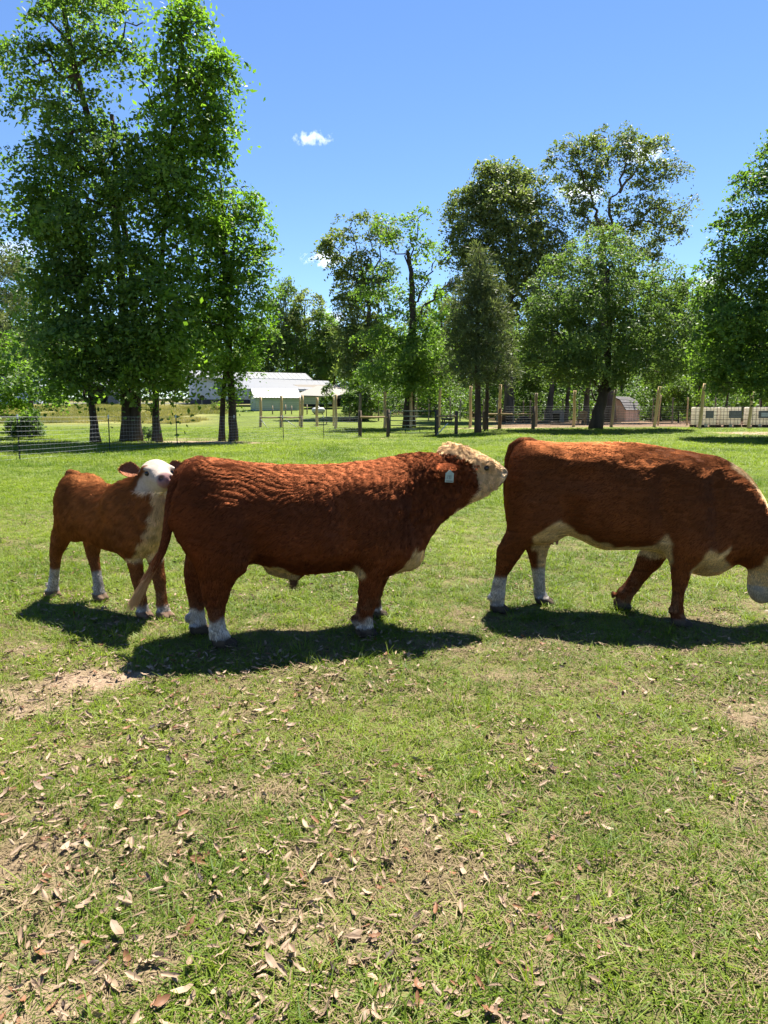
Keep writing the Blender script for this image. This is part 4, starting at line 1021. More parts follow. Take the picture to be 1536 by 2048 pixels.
def tall_posts():
    G = "tall wooden poles of the unfinished enclosure"
    front = [
        (521, 521, 794, 49, "tall wooden pole in front of the green shed's near corner"),
        (562, 562.5, 791, 48.5, "tall wooden pole before the middle of the green shed wall"),
        (599, 599.5, 794, 49.5, "thin tall pole just beside the far corner of the green shed"),
        (603, 604.5, 791, 48, "tall wooden pole standing against the carport's near end"),
        (634, 634, 795, 49.5, "tall wooden pole directly before the white gas tank"),
        (667, 667, 794, 50, "thinner of two close poles before the carport panel"),
        (671, 672, 789, 47, "thicker of two close poles before the carport panel"),
        (719, 720, 787, 47, "tall wooden pole rising behind the short dark post of the rail"),
        (769, 770, 783, 47.5, "tall wooden pole just beside the gate's hinge post"),
        (821, 823, 777, 47, "tall wooden pole behind the green tube gate's middle"),
        (877, 881, 775, 46.5, "tall wooden pole by the latch end of the tube gate"),
        (940, 942, 772, 46, "leaning tall pole close beside the pine trunk"),
        (999, 1001, 769, 46, "tall pole rising from the reddish short post on the long rail"),
        (1071, 1073, 786, 46, "tall grey pole at the end of the long rail"),
        (1147, 1150, 781, 46, "tall pole by the wooden chair under the round tree"),
        (1222, 1232, 778, 46, "dark leaning pole before the salmon shed's doors"),
        (1308, 1320, 773, 45.5, "leaning pole standing free between the shed and the tanks"),
        (1316, 1322, 790, 49, "thinner pole close behind the leaning free pole"),
        (1398, 1410, 767, 43.2, "leaning pole before the first white tank"),
        (1497, 1505, 783, 43.4, "leaning pole before the third white tank"),
        (1374, 1376, 795, 49, "thin pole behind the gap before the first white tank")]
    for (x0, x1, yt, Y, lab) in front:
        dark = ("dark" in lab)
        r = .098 if "thin" not in lab else .055
        round_post("wooden_pole", x0, x1, yt, Y, r, m_polegrey if (dark or "grey" in lab) else m_pole, lab, G)
    back = [(699, 795, 56), (729, 796, 58), (757, 792, 56), (810, 796, 60), (833, 795, 62), (857, 798, 58), (900, 796, 60), (920, 798, 58), (959, 797, 62), (967, 798, 63), (994, 800, 58), (1010, 800, 60), (1027, 800, 58), (1046, 801, 62), (1060, 801, 62), (1125, 799, 64), (1157, 798, 64), (1305, 796, 60), (1344, 795, 55), (1429, 794, 56), (1472, 794, 58), (1517, 794, 56), (1388, 797, 58)]
    for (px, yt, Y) in back:
        round_post("wooden_pole", px, px + (px - 768) * .004, yt, Y, .055, m_polegrey, "thin grey pole of the far row against the wood", "thin poles of the far row")

def rails():
    def brace(posts, Y, rail_py, label, mats, diag=None, r=.085, railmat=None):
        b = foot(posts[0][0], Y[0])
        R = empty("post_and_rail", b, 0, label, "fence")
        pts = []
        for (px, top), y, m in zip(posts, Y, mats):
            f = foot(px, y); h = height_to(top, f); pts.append((f - b, h))
            v, fc = tube([f - b + np.array([0, 0, -.3]), f - b, f - b + np.array([.01, 0, h * .5]), f - b + np.array([0, .0, h])], [r, r, r * .97, r * .9], 10)
            mesh_obj("post", v, fc, m, R, True)
        for i in range(len(pts) - 1):
            (a, h), (c, h2) = pts[i], pts[i + 1]
            za = height_to(rail_py, a + b); zc = height_to(rail_py, c + b)
            v, fc = tube([a + np.array([.02, -r - .03, za]), (a + c) / 2 + np.array([0, -r - .03, (za + zc) / 2 - .015]), c + np.array([-.02, -r - .03, zc])], [.052, .05, .048], 8)
            mesh_obj("rail", v, fc, railmat or m_rail, R, True)
        if diag:
            for (x0, y0, x1, y1, yy) in diag:
                a = at(x0, y0, yy) - b; c = at(x1, y1, yy) - b
                v, fc = tube([a, c], .025, 6); mesh_obj("brace", v, fc, m_white, R, True)
        return R
    brace([(720, 821), (776, 819)], (38.2, 37.9), 834, "pale rail between two short dark posts before the tube gate", [m_darkpost, m_darkpost], r=.10)
    brace([(873, 819), (912, 822)], (38.0, 39.5), 832, "short post with a pale rail and a white brace at the gate's latch end", [m_darkpost, m_darkpost], [(874.5, 869, 896, 846, 37.7)], r=.10)
    brace([(968, 822), (999, 817), (1066, 812)], (43.5, 43, 42.5), 828, "long rail through a reddish short post under the pine", [m_darkpost, m_redpost, m_darkpost], r=.11)
    # braces of the tall poles by the lawn
    brace([(521.5, 833), (562, 831), (603.5, 831)], (48.8, 48.3, 47.8), 835, "low rail with crossed white braces between the tall poles by the green shed", [m_polegrey, m_polegrey, m_polegrey], [(522, 839, 537, 859, 48.6), (570, 839, 593, 854, 48.0)], r=.05)

def tube_gate():
    a, c = foot(780.5, 37.7), foot(870, 37.9)
    a[2] = max(a[2], c[2]); 
    R = empty("tube_gate", a, math.atan2(c[1] - a[1], c[0] - a[0]), "closed dark green tube gate in the pasture fence", "gate")
    W = float(np.linalg.norm((c - a)[:2])); H = height_to(822, a); z0 = .16
    fr = MB()
    fr.tube([(0, 0, z0), (0, 0, H)], .026, 8); fr.tube([(W, 0, z0), (W, 0, H)], .026, 8)
    fr.build("gate_frame", m_gate, R, True)
    for f in (0, .17, .34, .56, .76, 1.0):
        v, q = tube([(.02, 0, z0 + (H - z0) * f), (W / 2, 0, z0 + (H - z0) * f - .008), (W - .02, 0, z0 + (H - z0) * f)], .023, 8)
        mesh_obj("gate_bar", v, q, m_gate, R, True)
    for t in (.34, .66):
        v, q = tube([(W * t, .026, z0), (W * t, .026, z0 + (H - z0) * .34)], .018, 6); mesh_obj("gate_upright", v, q, m_gate, R, True)
    for z in (z0 + .12, H - .12):
        MB().box(-.10, -.025, -.02, .02, z - .03, z + .03).build("hinge", m_tpost, R)

def enclosure_wire():
    pts = [(1010, 46.2), (1072, 46.2), (1148, 46.2), (1224, 46.2), (1310, 45.7), (1400, 43.4), (1498, 43.6), (1620, 43.5)]
    P = [foot(*q) for q in pts]; b = P[0]
    R = empty("wire_fence", b, 0, "dark square mesh wire strung along the leaning poles before the shed and tanks", "fence")
    for f in np.linspace(.05, 1.28, 9):
        v, q = tube([p - b + np.array([0, -.10, f]) for p in P], .006, 4)
        mesh_obj("wire", v, q, m_tpost, R)
    m = MB()
    for i in range(len(P) - 1):
        k = int(np.linalg.norm(P[i + 1] - P[i]) / .3)
        for j in range(k):
            g = P[i] + (P[i + 1] - P[i]) * j / k - b
            m.bar((g[0], g[1] - .10, g[2] + .05), (g[0], g[1] - .10, g[2] + 1.28), .0055)
    tag(m.build("stay_wires", m_tpost, R), kind="stuff")

def tanks():
    m_tank = mat_simple("cloudy_white_plastic", (.72, .69, .62), .5, var=.10, scale=3, bump=.05, spec=.4)
    nt = m_tank.node_tree; bs = nt.nodes['Principled BSDF']
    tr = nt.nodes.new('ShaderNodeBsdfTranslucent'); tr.inputs['Color'].default_value = (.85, .80, .68, 1)
    mx = nt.nodes.new('ShaderNodeMixShader'); mx.inputs[0].default_value = .5
    nt.links.new(bs.outputs[0], mx.inputs[1]); nt.links.new(tr.outputs[0], mx.inputs[2]); nt.links.new(mx.outputs[0], nt.nodes['Material Output'].inputs['Surface'])
    m_plate = mat_simple("grey_label_plate", (.10, .10, .12), .5, var=.15, bump=0)
    m_cage = mat_simple("rusty_cage_tube", (.10, .065, .05), .5, .5, var=.2, bump=.05)
    m_pallet = mat_simple("dark_pallet", (.06, .035, .03), .9)
    m_lab = mat_simple("pale_sticker", (.38, .40, .46), .6, var=.05, bump=0)
    def tote(px, Y, lab, plate):
        b = foot(px, Y); W = 44.5 / FPX * Y * .95; D = 1.0; H = height_to(813, b)
        R = empty("liquid_tank", b, math.radians(-6), lab, "tank", "white plastic tanks in metal cages by the wood")
        bm = bmesh.new(); bmesh.ops.create_cube(bm, size=1)
        for v in bm.verts: v.co = Vector((v.co.x * (W - .06) + W / 2, v.co.y * (D - .06) + D / 2, v.co.z * (H - .20) + .17 + (H - .20) / 2))
        bmesh.ops.bevel(bm, geom=bm.edges[:], offset=.07, segments=3, affect='EDGES', profile=.5)
        me = bpy.data.meshes.new("bottle"); bm.to_mesh(me); bm.free(); me.materials.append(m_tank)
        me.polygons.foreach_set('use_smooth', np.ones(len(me.polygons), bool))
        bo = link(bpy.data.objects.new("bottle", me), R)
        v, q = tube([(W / 2, D / 2, H - .03), (W / 2, D / 2, H + .035)], .11, 14); mesh_obj("filler_cap", v, q, m_pallet, R, True)
        n = 7
        for k in range(n):
            x = .02 + k * (W - .04) / (n - 1)
            c = MB().bar((x, 0.0, .16), (x, 0.0, H), .018); c.bar((x, D, .16), (x, D, H), .018); c.build("cage_upright", m_cage, R)
        for k in range(5):
            z = .22 + k * (H - .26) / 4; m = MB()
            m.bar((0, -.019, z), (W, -.019, z), .018); m.bar((0, D + .019, z), (W, D + .019, z), .018); m.bar((-.019, 0, z + .02), (-.019, D, z + .02), .018); m.bar((W + .019, 0, z + .02), (W + .019, D, z + .02), .018)
            m.build("cage_ring", m_cage, R)
        pl = MB().box(W * plate[0], W * plate[1], -.036, -.030, H * .44, H * .80).build("label_plate", m_plate, R)
        if plate[2]:
            st = MB().box(W * (plate[0] + .12), W * plate[1] - .02, -.042, -.037, H * .52, H * .70).build("sticker", m_lab, pl)
        else:
            for k in range(3): MB().box(W * plate[0] + .03, W * plate[1] - .03, -.0385, -.0365, H * (.50 + k * .09), H * (.50 + k * .09) + .012).build("print_line", m_lab, pl)
        pm = MB()
        for y in (0, D / 2 - .05, D - .1): pm.box(0, W, y, y + .1, .0, .05)
        for x in (0, W / 2 - .06, W - .12): pm.box(x, x + .12, 0.001, D - .001, .051, .13)
        pm.box(.0, W, 0.002, D - .002, .131, .16); pm.build("pallet", m_pallet, R)
        MB().box(W * .44, W * .58, -.04, -.005, .055, .21).build("drain_guard", m_tank, R)
    tote(1389, 44.6, "white tank with the narrow grey plate, end one of the caged pair", (.46, .82, 0))
    tote(1438, 44.9, "white tank with the wide grey plate, inner one of the caged pair", (.40, .98, 0))
    tote(1496, 44.8, "white tank with a pale sticker on its grey plate, apart from the pair", (.42, .98, 1))
    tote(1547, 45.0, "white tank mostly outside the frame edge", (.40, .9, 0))

def yard_things():
    # gas tank
    b = foot(637, 66); s = 66 / FPX; L_ = 27 * s; r = 6.0 * s
    R = empty("gas_tank", b, 0.1, "white horizontal gas tank on the grass before the carport", "gas tank")
    mw = mat_simple("white_tank_paint", (.40, .40, .39), .4, var=.06, bump=.03, spec=.5)
    zc = height_to(821, b)
    pts, rad = [], []
    for k in range(13):
        t = -1 + 2 * k / 12; pts.append((t * L_ / 2, 0, zc)); rad.append(max(.02, r * (1 - abs(t) ** 6) ** .5))
    v, q = tube(pts, rad, 18); mesh_obj("tank_shell", v, q, mw, R, True)
    v, q = tube([(0, 0, zc + r * .9), (0, 0, zc + r * 1.25), (0, 0, zc + r * 1.45)], [r * .42, r * .42, r * .2], 14); mesh_obj("valve_dome", v, q, mw, R, True)
    for x in (-.28, .28):
        MB().box(x * L_ - .06, x * L_ + .06, -r * .7, r * .7, -.05, zc - r * .82).build("foot", m_polegrey, R)
    # satellite dish
    b = foot(404, 86); R = empty("satellite_dish", b, 0, "small dark satellite dish on a pole by the house wall", "dish")
    h = height_to(797, b)
    v, q = tube([(0, 0, -.1), (0, 0, h)], .03, 6); mesh_obj("pole", v, q, m_galv, R)
    vv, ff = [(0, -.0, 0)], []
    for i in (1, 2, 3):
        for k in range(14):
            a = k / 14 * 6.283; rr = i / 3 * .34; vv.append((rr * math.cos(a), -.10 * (i / 3) ** 2, rr * math.sin(a) * 1.05))
    for k in range(14): ff.append((0, 1 + k, 1 + (k + 1) % 14))
    for i in (0, 1):
        for k in range(14): ff.append((1 + i * 14 + k, 1 + (i + 1) * 14 + k, 1 + (i + 1) * 14 + (k + 1) % 14, 1 + i * 14 + (k + 1) % 14))
    d = mesh_obj("dish", vv, ff, m_tpost, R, True); d.location = (0, -.06, h + .12); d.rotation_euler = (.5, 0, .5)
    v, q = tube([(0, -.05, h), (.25, -.5, h + .1)], .012, 5); mesh_obj("feed_arm", v, q, m_tpost, R)
    # weathered white box on legs
    b = foot(1094, 60); s = 60 / FPX; W = 34 * s; H = height_to(822, b)
    R = empty("storage_box", b, .05, "weathered whitish box with a dark opening at the wood edge", "box")
    mo = mat_simple("grimy_white_board", (.17, .16, .145), .85, var=.25, scale=4, bump=.2)
    bx = MB(); bx.box(0, W * .33, 0, .04, 0, H); bx.box(W * .75, W, 0, .04, 0, H); bx.box(W * .33, W * .75, 0, .04, H * .8, H); bx.box(0, .05, .041, 1.0, 0, H); bx.box(W - .05, W, .041, 1, 0, H); bx.box(.051, W - .051, .96, 1.0, 0, H)
    bx.build("case", mo, R); MB().box(-.06, W + .06, -.06, 1.06, H + .003, H + .07).build("lid", mo, R)
    MB().box(.06, W - .06, .5, .55, .02, H * .9).build("shade_sheet", m_shadow, R)  # added dark sheet standing in for shade inside the opening
    # flat trailers
    def trailer(px0, px1, py_top, Y, lab, name, cat):
        b = foot(px0, Y); s = Y / FPX; W = (px1 - px0) * s; H = height_to(py_top, b)
        R = empty(name, b, .04, lab, cat)
        n = 6
        for k in range(n): MB().box(0, W, k * .25, k * .25 + .235, H - .05, H).build("plank", m_polegrey, R)
        MB().box(.1, W - .1, .05, 1.4, H - .16, H - .053).build("frame", m_tpost, R)
        for x in (.15, W - .25):
            for y in (.1, 1.3): MB().box(x, x + .09, y, y + .09, -.1, H - .163).build("leg", m_polegrey, R)
    trailer(680, 738, 836, 56, "low grey plank table on the lawn behind the short dark posts", "plank_table", "table")
    trailer(884, 908, 836, 54, "low plank platform in the shade by the pine", "plank_platform", "platform")
    # firewood
    b = foot(1036, 58); R = empty("log_pile", b, 0, "heap of dark cut logs lying in the shade of the wood", "log pile")
    ml = mat_simple("dark_log_bark", (.07, .055, .045), .95, var=.3, bump=.6, bscale=20)
    k = 0
    for row in range(3):
        for i in range(7 - row * 2):
            x = i * .2 + row * .2 + random.uniform(-.03, .03); z = .09 + row * .16; rr = random.uniform(.075, .1)
            v, q = tube([(x, random.uniform(-.1, .1), z), (x + random.uniform(-.1, .1), .9, z + .01)], [rr, rr * .92], 9)
            mesh_obj("log", v, q, ml, R)
    for i in range(5):
        p = foot(1064 + i * 9, 57 + i % 2); q = p - b
        v, f = tube([q + [0, 0, .06], q + [random.uniform(.5, .9), random.uniform(-.4, .4), .09]], [.06, .045], 7); mesh_obj("log", v, f, ml, R)
    # wooden chair
    b = foot(1153, 50.5); s = 50.5 / FPX
    R = empty("wooden_chair", b, -.5, "reclining wooden garden chair under the round tree", "chair")
    mc = mat_simple("warm_chair_wood", (.22, .135, .06), .7, var=.2, stretch=(1, 1, .2))
    for x in (0, .5):
        for y in (0, .5): MB().box(x, x + .06, y, y + .06, -.05, .5 if y == 0 else .36).build("leg", mc, R)
        MB().box(x - .02, x + .08, -.04, .6, .503, .53).build("armrest", mc, R)
    for k in range(5): MB().box(.0, .56, .02 + k * .11, .11 + k * .11, .363 - k * .015, .385 - k * .015).build("slat", mc, R)
    for k in range(5):
        M = Matrix.Translation((.02 + k * .11, .58, .30)) @ Matrix.Rotation(math.radians(-16), 4, 'X')
        MB().box(0, .095, 0, .025, 0, .75 - abs(k - 2) * .05, M).build("back_slat", mc, R)
    # low stakes and a bent pipe by the shed
    for i, (px, Y, h) in enumerate([(571, 66, .9), (583, 66, .8), (614, 66, .9), (688, 66, .8), (702, 67, .85), (545, 66, .8)]):
        b = foot(px, Y); v, q = tube([(0, 0, -.2), (0.02, 0, h)], [.06, .05], 7)
        tag(mesh_obj("short_stake", v, q, m_polegrey, None, True, b), "short dark wooden stake in the row below the green shed and carport", "stake", "short stakes below the sheds")
    # old planks on the dirt by the shed
    for i, (px, Y, l, a) in enumerate([(1207, 58, 1.5, .1), (1312, 56, 2.2, -.05), (1360, 56, 1.8, .12)]):
        b = foot(px, Y); o = MB().box(0, l, 0, .14, .01, .06).build("loose_board", m_polegrey, None); o.location = b; o.rotation_euler = (0, 0, a)
        tag(o, ["loose board lying before the salmon shed's doors", "long loose board on the dirt between the shed and the tanks", "loose board on the dirt nearest the white tanks"][i], "board", "loose boards on the dirt")

wire_fence(); tall_posts(); rails(); tube_gate(); enclosure_wire(); tanks(); yard_things()
# ------------------------------------------------------------------ animals: one continuous skin grown from a distance field
class Frame:
    """an animal's own axes: x forward, y to its left, z up"""
    def __init__(self, ox, oy, yaw_deg):
        a = math.radians(yaw_deg)
        self.o = np.array([ox, oy, float(ground_z(ox, oy))]); self.yaw = a
        self.f = np.array([math.cos(a), math.sin(a), 0]); self.l = np.array([-math.sin(a), math.cos(a), 0])
    def loc(self, px, py, lat=0.0):
        d = ray(px, py)
        t = (lat - (CAMP - self.o).dot(self.l)) / d.dot(self.l)
        P = CAMP + t * d - self.o
        return P.dot(self.f), P[2]
    def p3(self, px, py, lat=0.0):
        x, z = self.loc(px, py, lat); return np.array([x, lat, z])

def smin(a, b, k):
    h = np.maximum(k - np.abs(a - b), 0) / k
    return np.minimum(a, b) - h * h * k * .25
def smooth1(v, n):
    if n < 1: return v
    k = np.hanning(2 * n + 3)[1:-1]; k /= k.sum()
    return np.convolve(np.pad(v, n, mode='edge'), k, mode='valid')

class Body:
    def __init__(self, lo, hi, h):
        self.h = h; self.lo = np.array(lo, float)
        n = [int((b - a) / h) + 1 for a, b in zip(lo, hi)]
        self.n = n
        ax = [np.float32(a + h * np.arange(k)) for a, k in zip(lo, n)]
        self.ax = ax
        self.X, self.Y, self.Z = ax[0][:, None, None], ax[1][None, :, None], ax[2][None, None, :]
        self.F = np.full(n, 9.0, np.float32)
    def box(self, lo, hi):
        sl = []
        for i in range(3):
            a = max(0, int((lo[i] - self.lo[i]) / self.h) - 1); b = min(self.n[i], int((hi[i] - self.lo[i]) / self.h) + 3)
            sl.append(slice(a, max(a + 1, b)))
        return tuple(sl)
    def put(self, f, k, sl=None, sub=False):
        sl = sl or (slice(None),) * 3
        cur = self.F[sl]
        self.F[sl] = (-smin(-cur, f, k) if sub else smin(cur, f, k)).astype(np.float32)
    def loft(self, top, bot, wid, k=.01, nt=2.3, nb=2.2, yc=None, sm=3, cz=.5):
        """tube along x from a top line, a bottom line and half widths, each a list of (x, value)"""
        x = self.ax[0]
        f = lambda q: smooth1(np.interp(x, *zip(*sorted(q))), sm)
        x0 = max(min(q[0] for q in top), min(q[0] for q in bot)); x1 = min(max(q[0] for q in top), max(q[0] for q in bot))
        zt, zb, w = f(top), f(bot), np.maximum(f(wid), .015)
        yy = f(yc) if yc else np.zeros_like(x)
        hh = np.maximum(zt - zb, .03)
        c = zb + hh * cz
        V = self.Z - c[:, None, None]
        up = (V > 0)
        hv = np.where(up, (hh * (1 - cz))[:, None, None], (hh * cz)[:, None, None])
        V = np.abs(V) / hv
        Q = np.abs(self.Y - yy[:, None, None]) / w[:, None, None]
        n = np.where(up, nt, nb)
        d = ((Q ** n + V ** n) ** (1 / n) - 1) * np.minimum(w, hh * .5)[:, None, None]
        d = np.maximum(d, np.maximum(x0 - self.X, self.X - x1))
        self.put(d, k)
    def leg(self, st, k=.05, dome=1.0):
        """stations (z, x back, x front, y centre, half width)"""
        st = sorted(st)
        t_ = st[-1]; xm, hw_ = (t_[1] + t_[2]) / 2, (t_[2] - t_[1]) / 2
        st += [(t_[0] + dz * dome, xm - hw_ * k_, xm + hw_ * k_, t_[3] * (1 - .35 * dz / .2), t_[4] * k_) for dz, k_ in ((.07, .86), (.13, .62), (.18, .34), (.21, .08))]
        z = self.ax[2]; S = np.array(st)
        sl = self.box((S[:, 1].min() - .1, (S[:, 3] - S[:, 4]).min() - .12, S[0, 0] - .02), (S[:, 2].max() + .1, (S[:, 3] + S[:, 4]).max() + .12, S[-1, 0] + .1))
        z = z[sl[2]]
        g = lambda c: smooth1(np.interp(z, S[:, 0], c), 1)[None, None, :]
        xc, a, yc, b = g((S[:, 1] + S[:, 2]) / 2), g((S[:, 2] - S[:, 1]) / 2), g(S[:, 3]), g(S[:, 4])
        X, Y, Z = self.X[sl[0]], self.Y[:, sl[1]], self.Z[:, :, sl[2]]
        d = (np.sqrt(((X - xc) / a) ** 2 + ((Y - yc) / b) ** 2) - 1) * np.minimum(a, b)
        d = np.maximum(d, np.maximum(S[0, 0] - Z, Z - S[-1, 0]))
        self.put(d, k, sl)
    def ell(self, c, r, k=.05, rot=0.0, sub=False):
        R = max(r) + k
        sl = self.box(np.array(c) - R, np.array(c) + R)
        X, Y, Z = self.X[sl[0]] - c[0], self.Y[:, sl[1]] - c[1], self.Z[:, :, sl[2]] - c[2]
        if rot:
            cr, sr = math.cos(rot), math.sin(rot); X, Z = X * cr + Z * sr, -X * sr + Z * cr
        d = (np.sqrt((X / r[0]) ** 2 + (Y / r[1]) ** 2 + (Z / r[2]) ** 2) - 1) * min(r)
        self.put(d, k, sl, sub)
    def cone(self, a, b, ra, rb, k=.04, ys=1.0):
        a, b = np.array(a, float), np.array(b, float)
        R = max(ra, rb) * max(1, ys) + k
        sl = self.box(np.minimum(a, b) - R, np.maximum(a, b) + R)
        X, Y, Z = self.X[sl[0]] - a[0], self.Y[:, sl[1]] - a[1], self.Z[:, :, sl[2]] - a[2]
        d = b - a; t = np.clip((X * d[0] + Y * d[1] + Z * d[2]) / d.dot(d), 0, 1)
        q = np.sqrt((X - t * d[0]) ** 2 + ((Y - t * d[1]) / ys) ** 2 + (Z - t * d[2]) ** 2) - (ra + (rb - ra) * t)
        self.put(q, k, sl)
    def hoof(self, x, y, z, s=1.0, yaw=0.0, tilt=0.0):
        """two claws side by side and the dew claws behind"""
        for sg in (-1, 1):
            self.cone((x - .030 * s, y + sg * .027 * s, z + .045 * s), (x + .045 * s, y + sg * .030 * s, z + .018 * s - tilt), .044 * s, .027 * s, .008)
            self.ell((x - .075 * s, y + sg * .022 * s, z + .115 * s), (.022 * s, .015 * s, .026 * s), .012)
    def mesh(self, floor=0.0, smooth=2):
        F = np.maximum(self.F, (floor - self.Z).astype(np.float32))
        V, Q = surface_nets(F); V = V * self.h + self.lo
        for _ in range(smooth): V = relax(V, Q, .45)
        return V, Q

def surface_nets(F):
    nx, ny, nz = F.shape
    ins = F < 0
    c = [ins[i:nx - 1 + i, j:ny - 1 + j, k:nz - 1 + k] for i in (0, 1) for j in (0, 1) for k in (0, 1)]
    tot = sum(q.astype(np.int8) for q in c)
    mix = (tot > 0) & (tot < 8)
    I = np.argwhere(mix); n = len(I)
    index = np.full(mix.shape, -1, np.int64); index[mix] = np.arange(n)
    acc = np.zeros((n, 3)); cnt = np.zeros(n)
    cor = [(i, j, k) for i in (0, 1) for j in (0, 1) for k in (0, 1)]
    for a in cor:
        for ax in range(3):
            if a[ax]: continue
            b = list(a); b[ax] = 1
            fa = F[I[:, 0] + a[0], I[:, 1] + a[1], I[:, 2] + a[2]]; fb = F[I[:, 0] + b[0], I[:, 1] + b[1], I[:, 2] + b[2]]
            m = (fa < 0) != (fb < 0)
            t = np.where(m, fa / np.where(np.abs(fa - fb) < 1e-9, 1, fa - fb), 0)
            p = np.array(a, float)[None] + np.zeros((n, 3)); p[:, ax] += t
            acc[m] += p[m]; cnt[m] += 1
    V = I + acc / cnt[:, None]
    quads = []
    for ax in range(3):
        u, v = (ax + 1) % 3, (ax + 2) % 3
        s0 = [slice(None)] * 3; s1 = [slice(None)] * 3
        s0[ax] = slice(0, -1); s1[ax] = slice(1, None)
        e = ins[tuple(s0)] != ins[tuple(s1)]
        P = np.argwhere(e)
        ok = (P[:, u] > 0) & (P[:, v] > 0) & (P[:, u] < F.shape[u] - 1) & (P[:, v] < F.shape[v] - 1)
        P = P[ok]
        first = ins[tuple(P.T)]
        q = []
        for du, dv in ((-1, -1), (0, -1), (0, 0), (-1, 0)):
            R = P.copy(); R[:, u] += du; R[:, v] += dv; q.append(index[tuple(R.T)])
        q = np.stack(q, 1); q[~first] = q[~first][:, ::-1]
        quads.append(q)
    return V, np.concatenate(quads)

def relax(V, Q, w):
    acc = np.zeros_like(V); cnt = np.zeros(len(V))
    for i in range(4):
        a, b = Q[:, i], Q[:, (i + 1) % 4]
        np.add.at(acc, a, V[b]); np.add.at(cnt, a, 1)
    return V * (1 - w) + w * acc / np.maximum(cnt, 1)[:, None]

def vnormals(V, Q):
    n = np.cross(V[Q[:, 2]] - V[Q[:, 0]], V[Q[:, 3]] - V[Q[:, 1]])
    N_ = np.zeros_like(V)
    for i in range(4): np.add.at(N_, Q[:, i], n)
    return N_ / (np.linalg.norm(N_, axis=1, keepdims=True) + 1e-12)

def inpoly(x, z, poly):
    r = np.zeros(len(x), bool); j = len(poly) - 1
    for i in range(len(poly)):
        xi, zi = poly[i]; xj, zj = poly[j]
        c = ((zi > z) != (zj > z)) & (x < (xj - xi) * (z - zi) / (zj - zi + 1e-12) + xi)
        r ^= c; j = i
    return r

# coat materials ---------------------------------------------------------------
def mat_skin(name):
    m, nt, bs, out = new_mat(name)
    N, L = nt.nodes, nt.links
    a = N.new('ShaderNodeAttribute'); a.attribute_name = "coat"
    tc = N.new('ShaderNodeTexCoord'); nz = N.new('ShaderNodeTexNoise'); nz.inputs['Scale'].default_value = 55; nz.inputs['Detail'].default_value = 5
    L.new(tc.outputs['Object'], nz.inputs['Vector'])
    mr = N.new('ShaderNodeMapRange'); mr.inputs[3].default_value = .65; mr.inputs[4].default_value = 1.3; L.new(nz.outputs[0], mr.inputs[0])
    vm = N.new('ShaderNodeVectorMath'); vm.operation = 'SCALE'; L.new(a.outputs['Color'], vm.inputs[0]); L.new(mr.outputs[0], vm.inputs['Scale'])
    L.new(vm.outputs[0], bs.inputs['Base Color']); bs.inputs['Roughness'].default_value = .85; bs.inputs['Specular IOR Level'].default_value = .03
    b = N.new('ShaderNodeBump'); b.inputs['Strength'].default_value = .35; b.inputs['Distance'].default_value = .01
    L.new(nz.outputs[0], b.inputs['Height']); L.new(b.outputs[0], bs.inputs['Normal'])
    return m
def mat_fur(name):
    m, nt, bs, out = new_mat(name)
    N, L = nt.nodes, nt.links
    a = N.new('ShaderNodeAttribute'); a.attribute_name = "coat"
    N.remove(bs)
    df = N.new('ShaderNodeBsdfDiffuse'); L.new(a.outputs['Color'], df.inputs['Color'])
    gl = N.new('ShaderNodeBsdfAnisotropic'); gl.inputs['Roughness'].default_value = .46
    gm = N.new('ShaderNodeVectorMath'); gm.operation = 'SCALE'; gm.inputs['Scale'].default_value = 4.6
    ga = N.new('ShaderNodeVectorMath'); ga.operation = 'ADD'; ga.inputs[1].default_value = (.055, .034, .020)
    L.new(a.outputs['Color'], gm.inputs[0]); L.new(gm.outputs[0], ga.inputs[0]); L.new(ga.outputs[0], gl.inputs['Color'])
    mx = N.new('ShaderNodeMixShader'); mx.inputs[0].default_value = .30
    L.new(df.outputs[0], mx.inputs[1]); L.new(gl.outputs[0], mx.inputs[2]); L.new(mx.outputs[0], out.inputs['Surface'])
    return m
M_SKIN, M_FUR = mat_skin("hide"), mat_fur("hair")
m_horn = mat_simple("hoof_horn", (.10, .085, .075), .6, var=.25, bump=.2)
m_eye = mat_simple("dark_wet_eye", (.012, .009, .008), .2, var=.1, bump=0, spec=.45)
m_pink = mat_simple("pink_bare_skin", (.22, .11, .09), .5, var=.12, bump=.15)
m_earin = mat_simple("ear_lining", (.30, .17, .13), .8, var=.2)

def paint(name, V, Q, col_, parent, mat=M_SKIN):
    me = mesh_from(name, V, Q, mat, True)
    a = me.attributes.new("coat", 'FLOAT_COLOR', 'POINT')
    c = np.ones((len(V), 4), np.float32); c[:, :3] = col_
    a.data.foreach_set('color', c.ravel())
    return link(bpy.data.objects.new(name, me), parent)

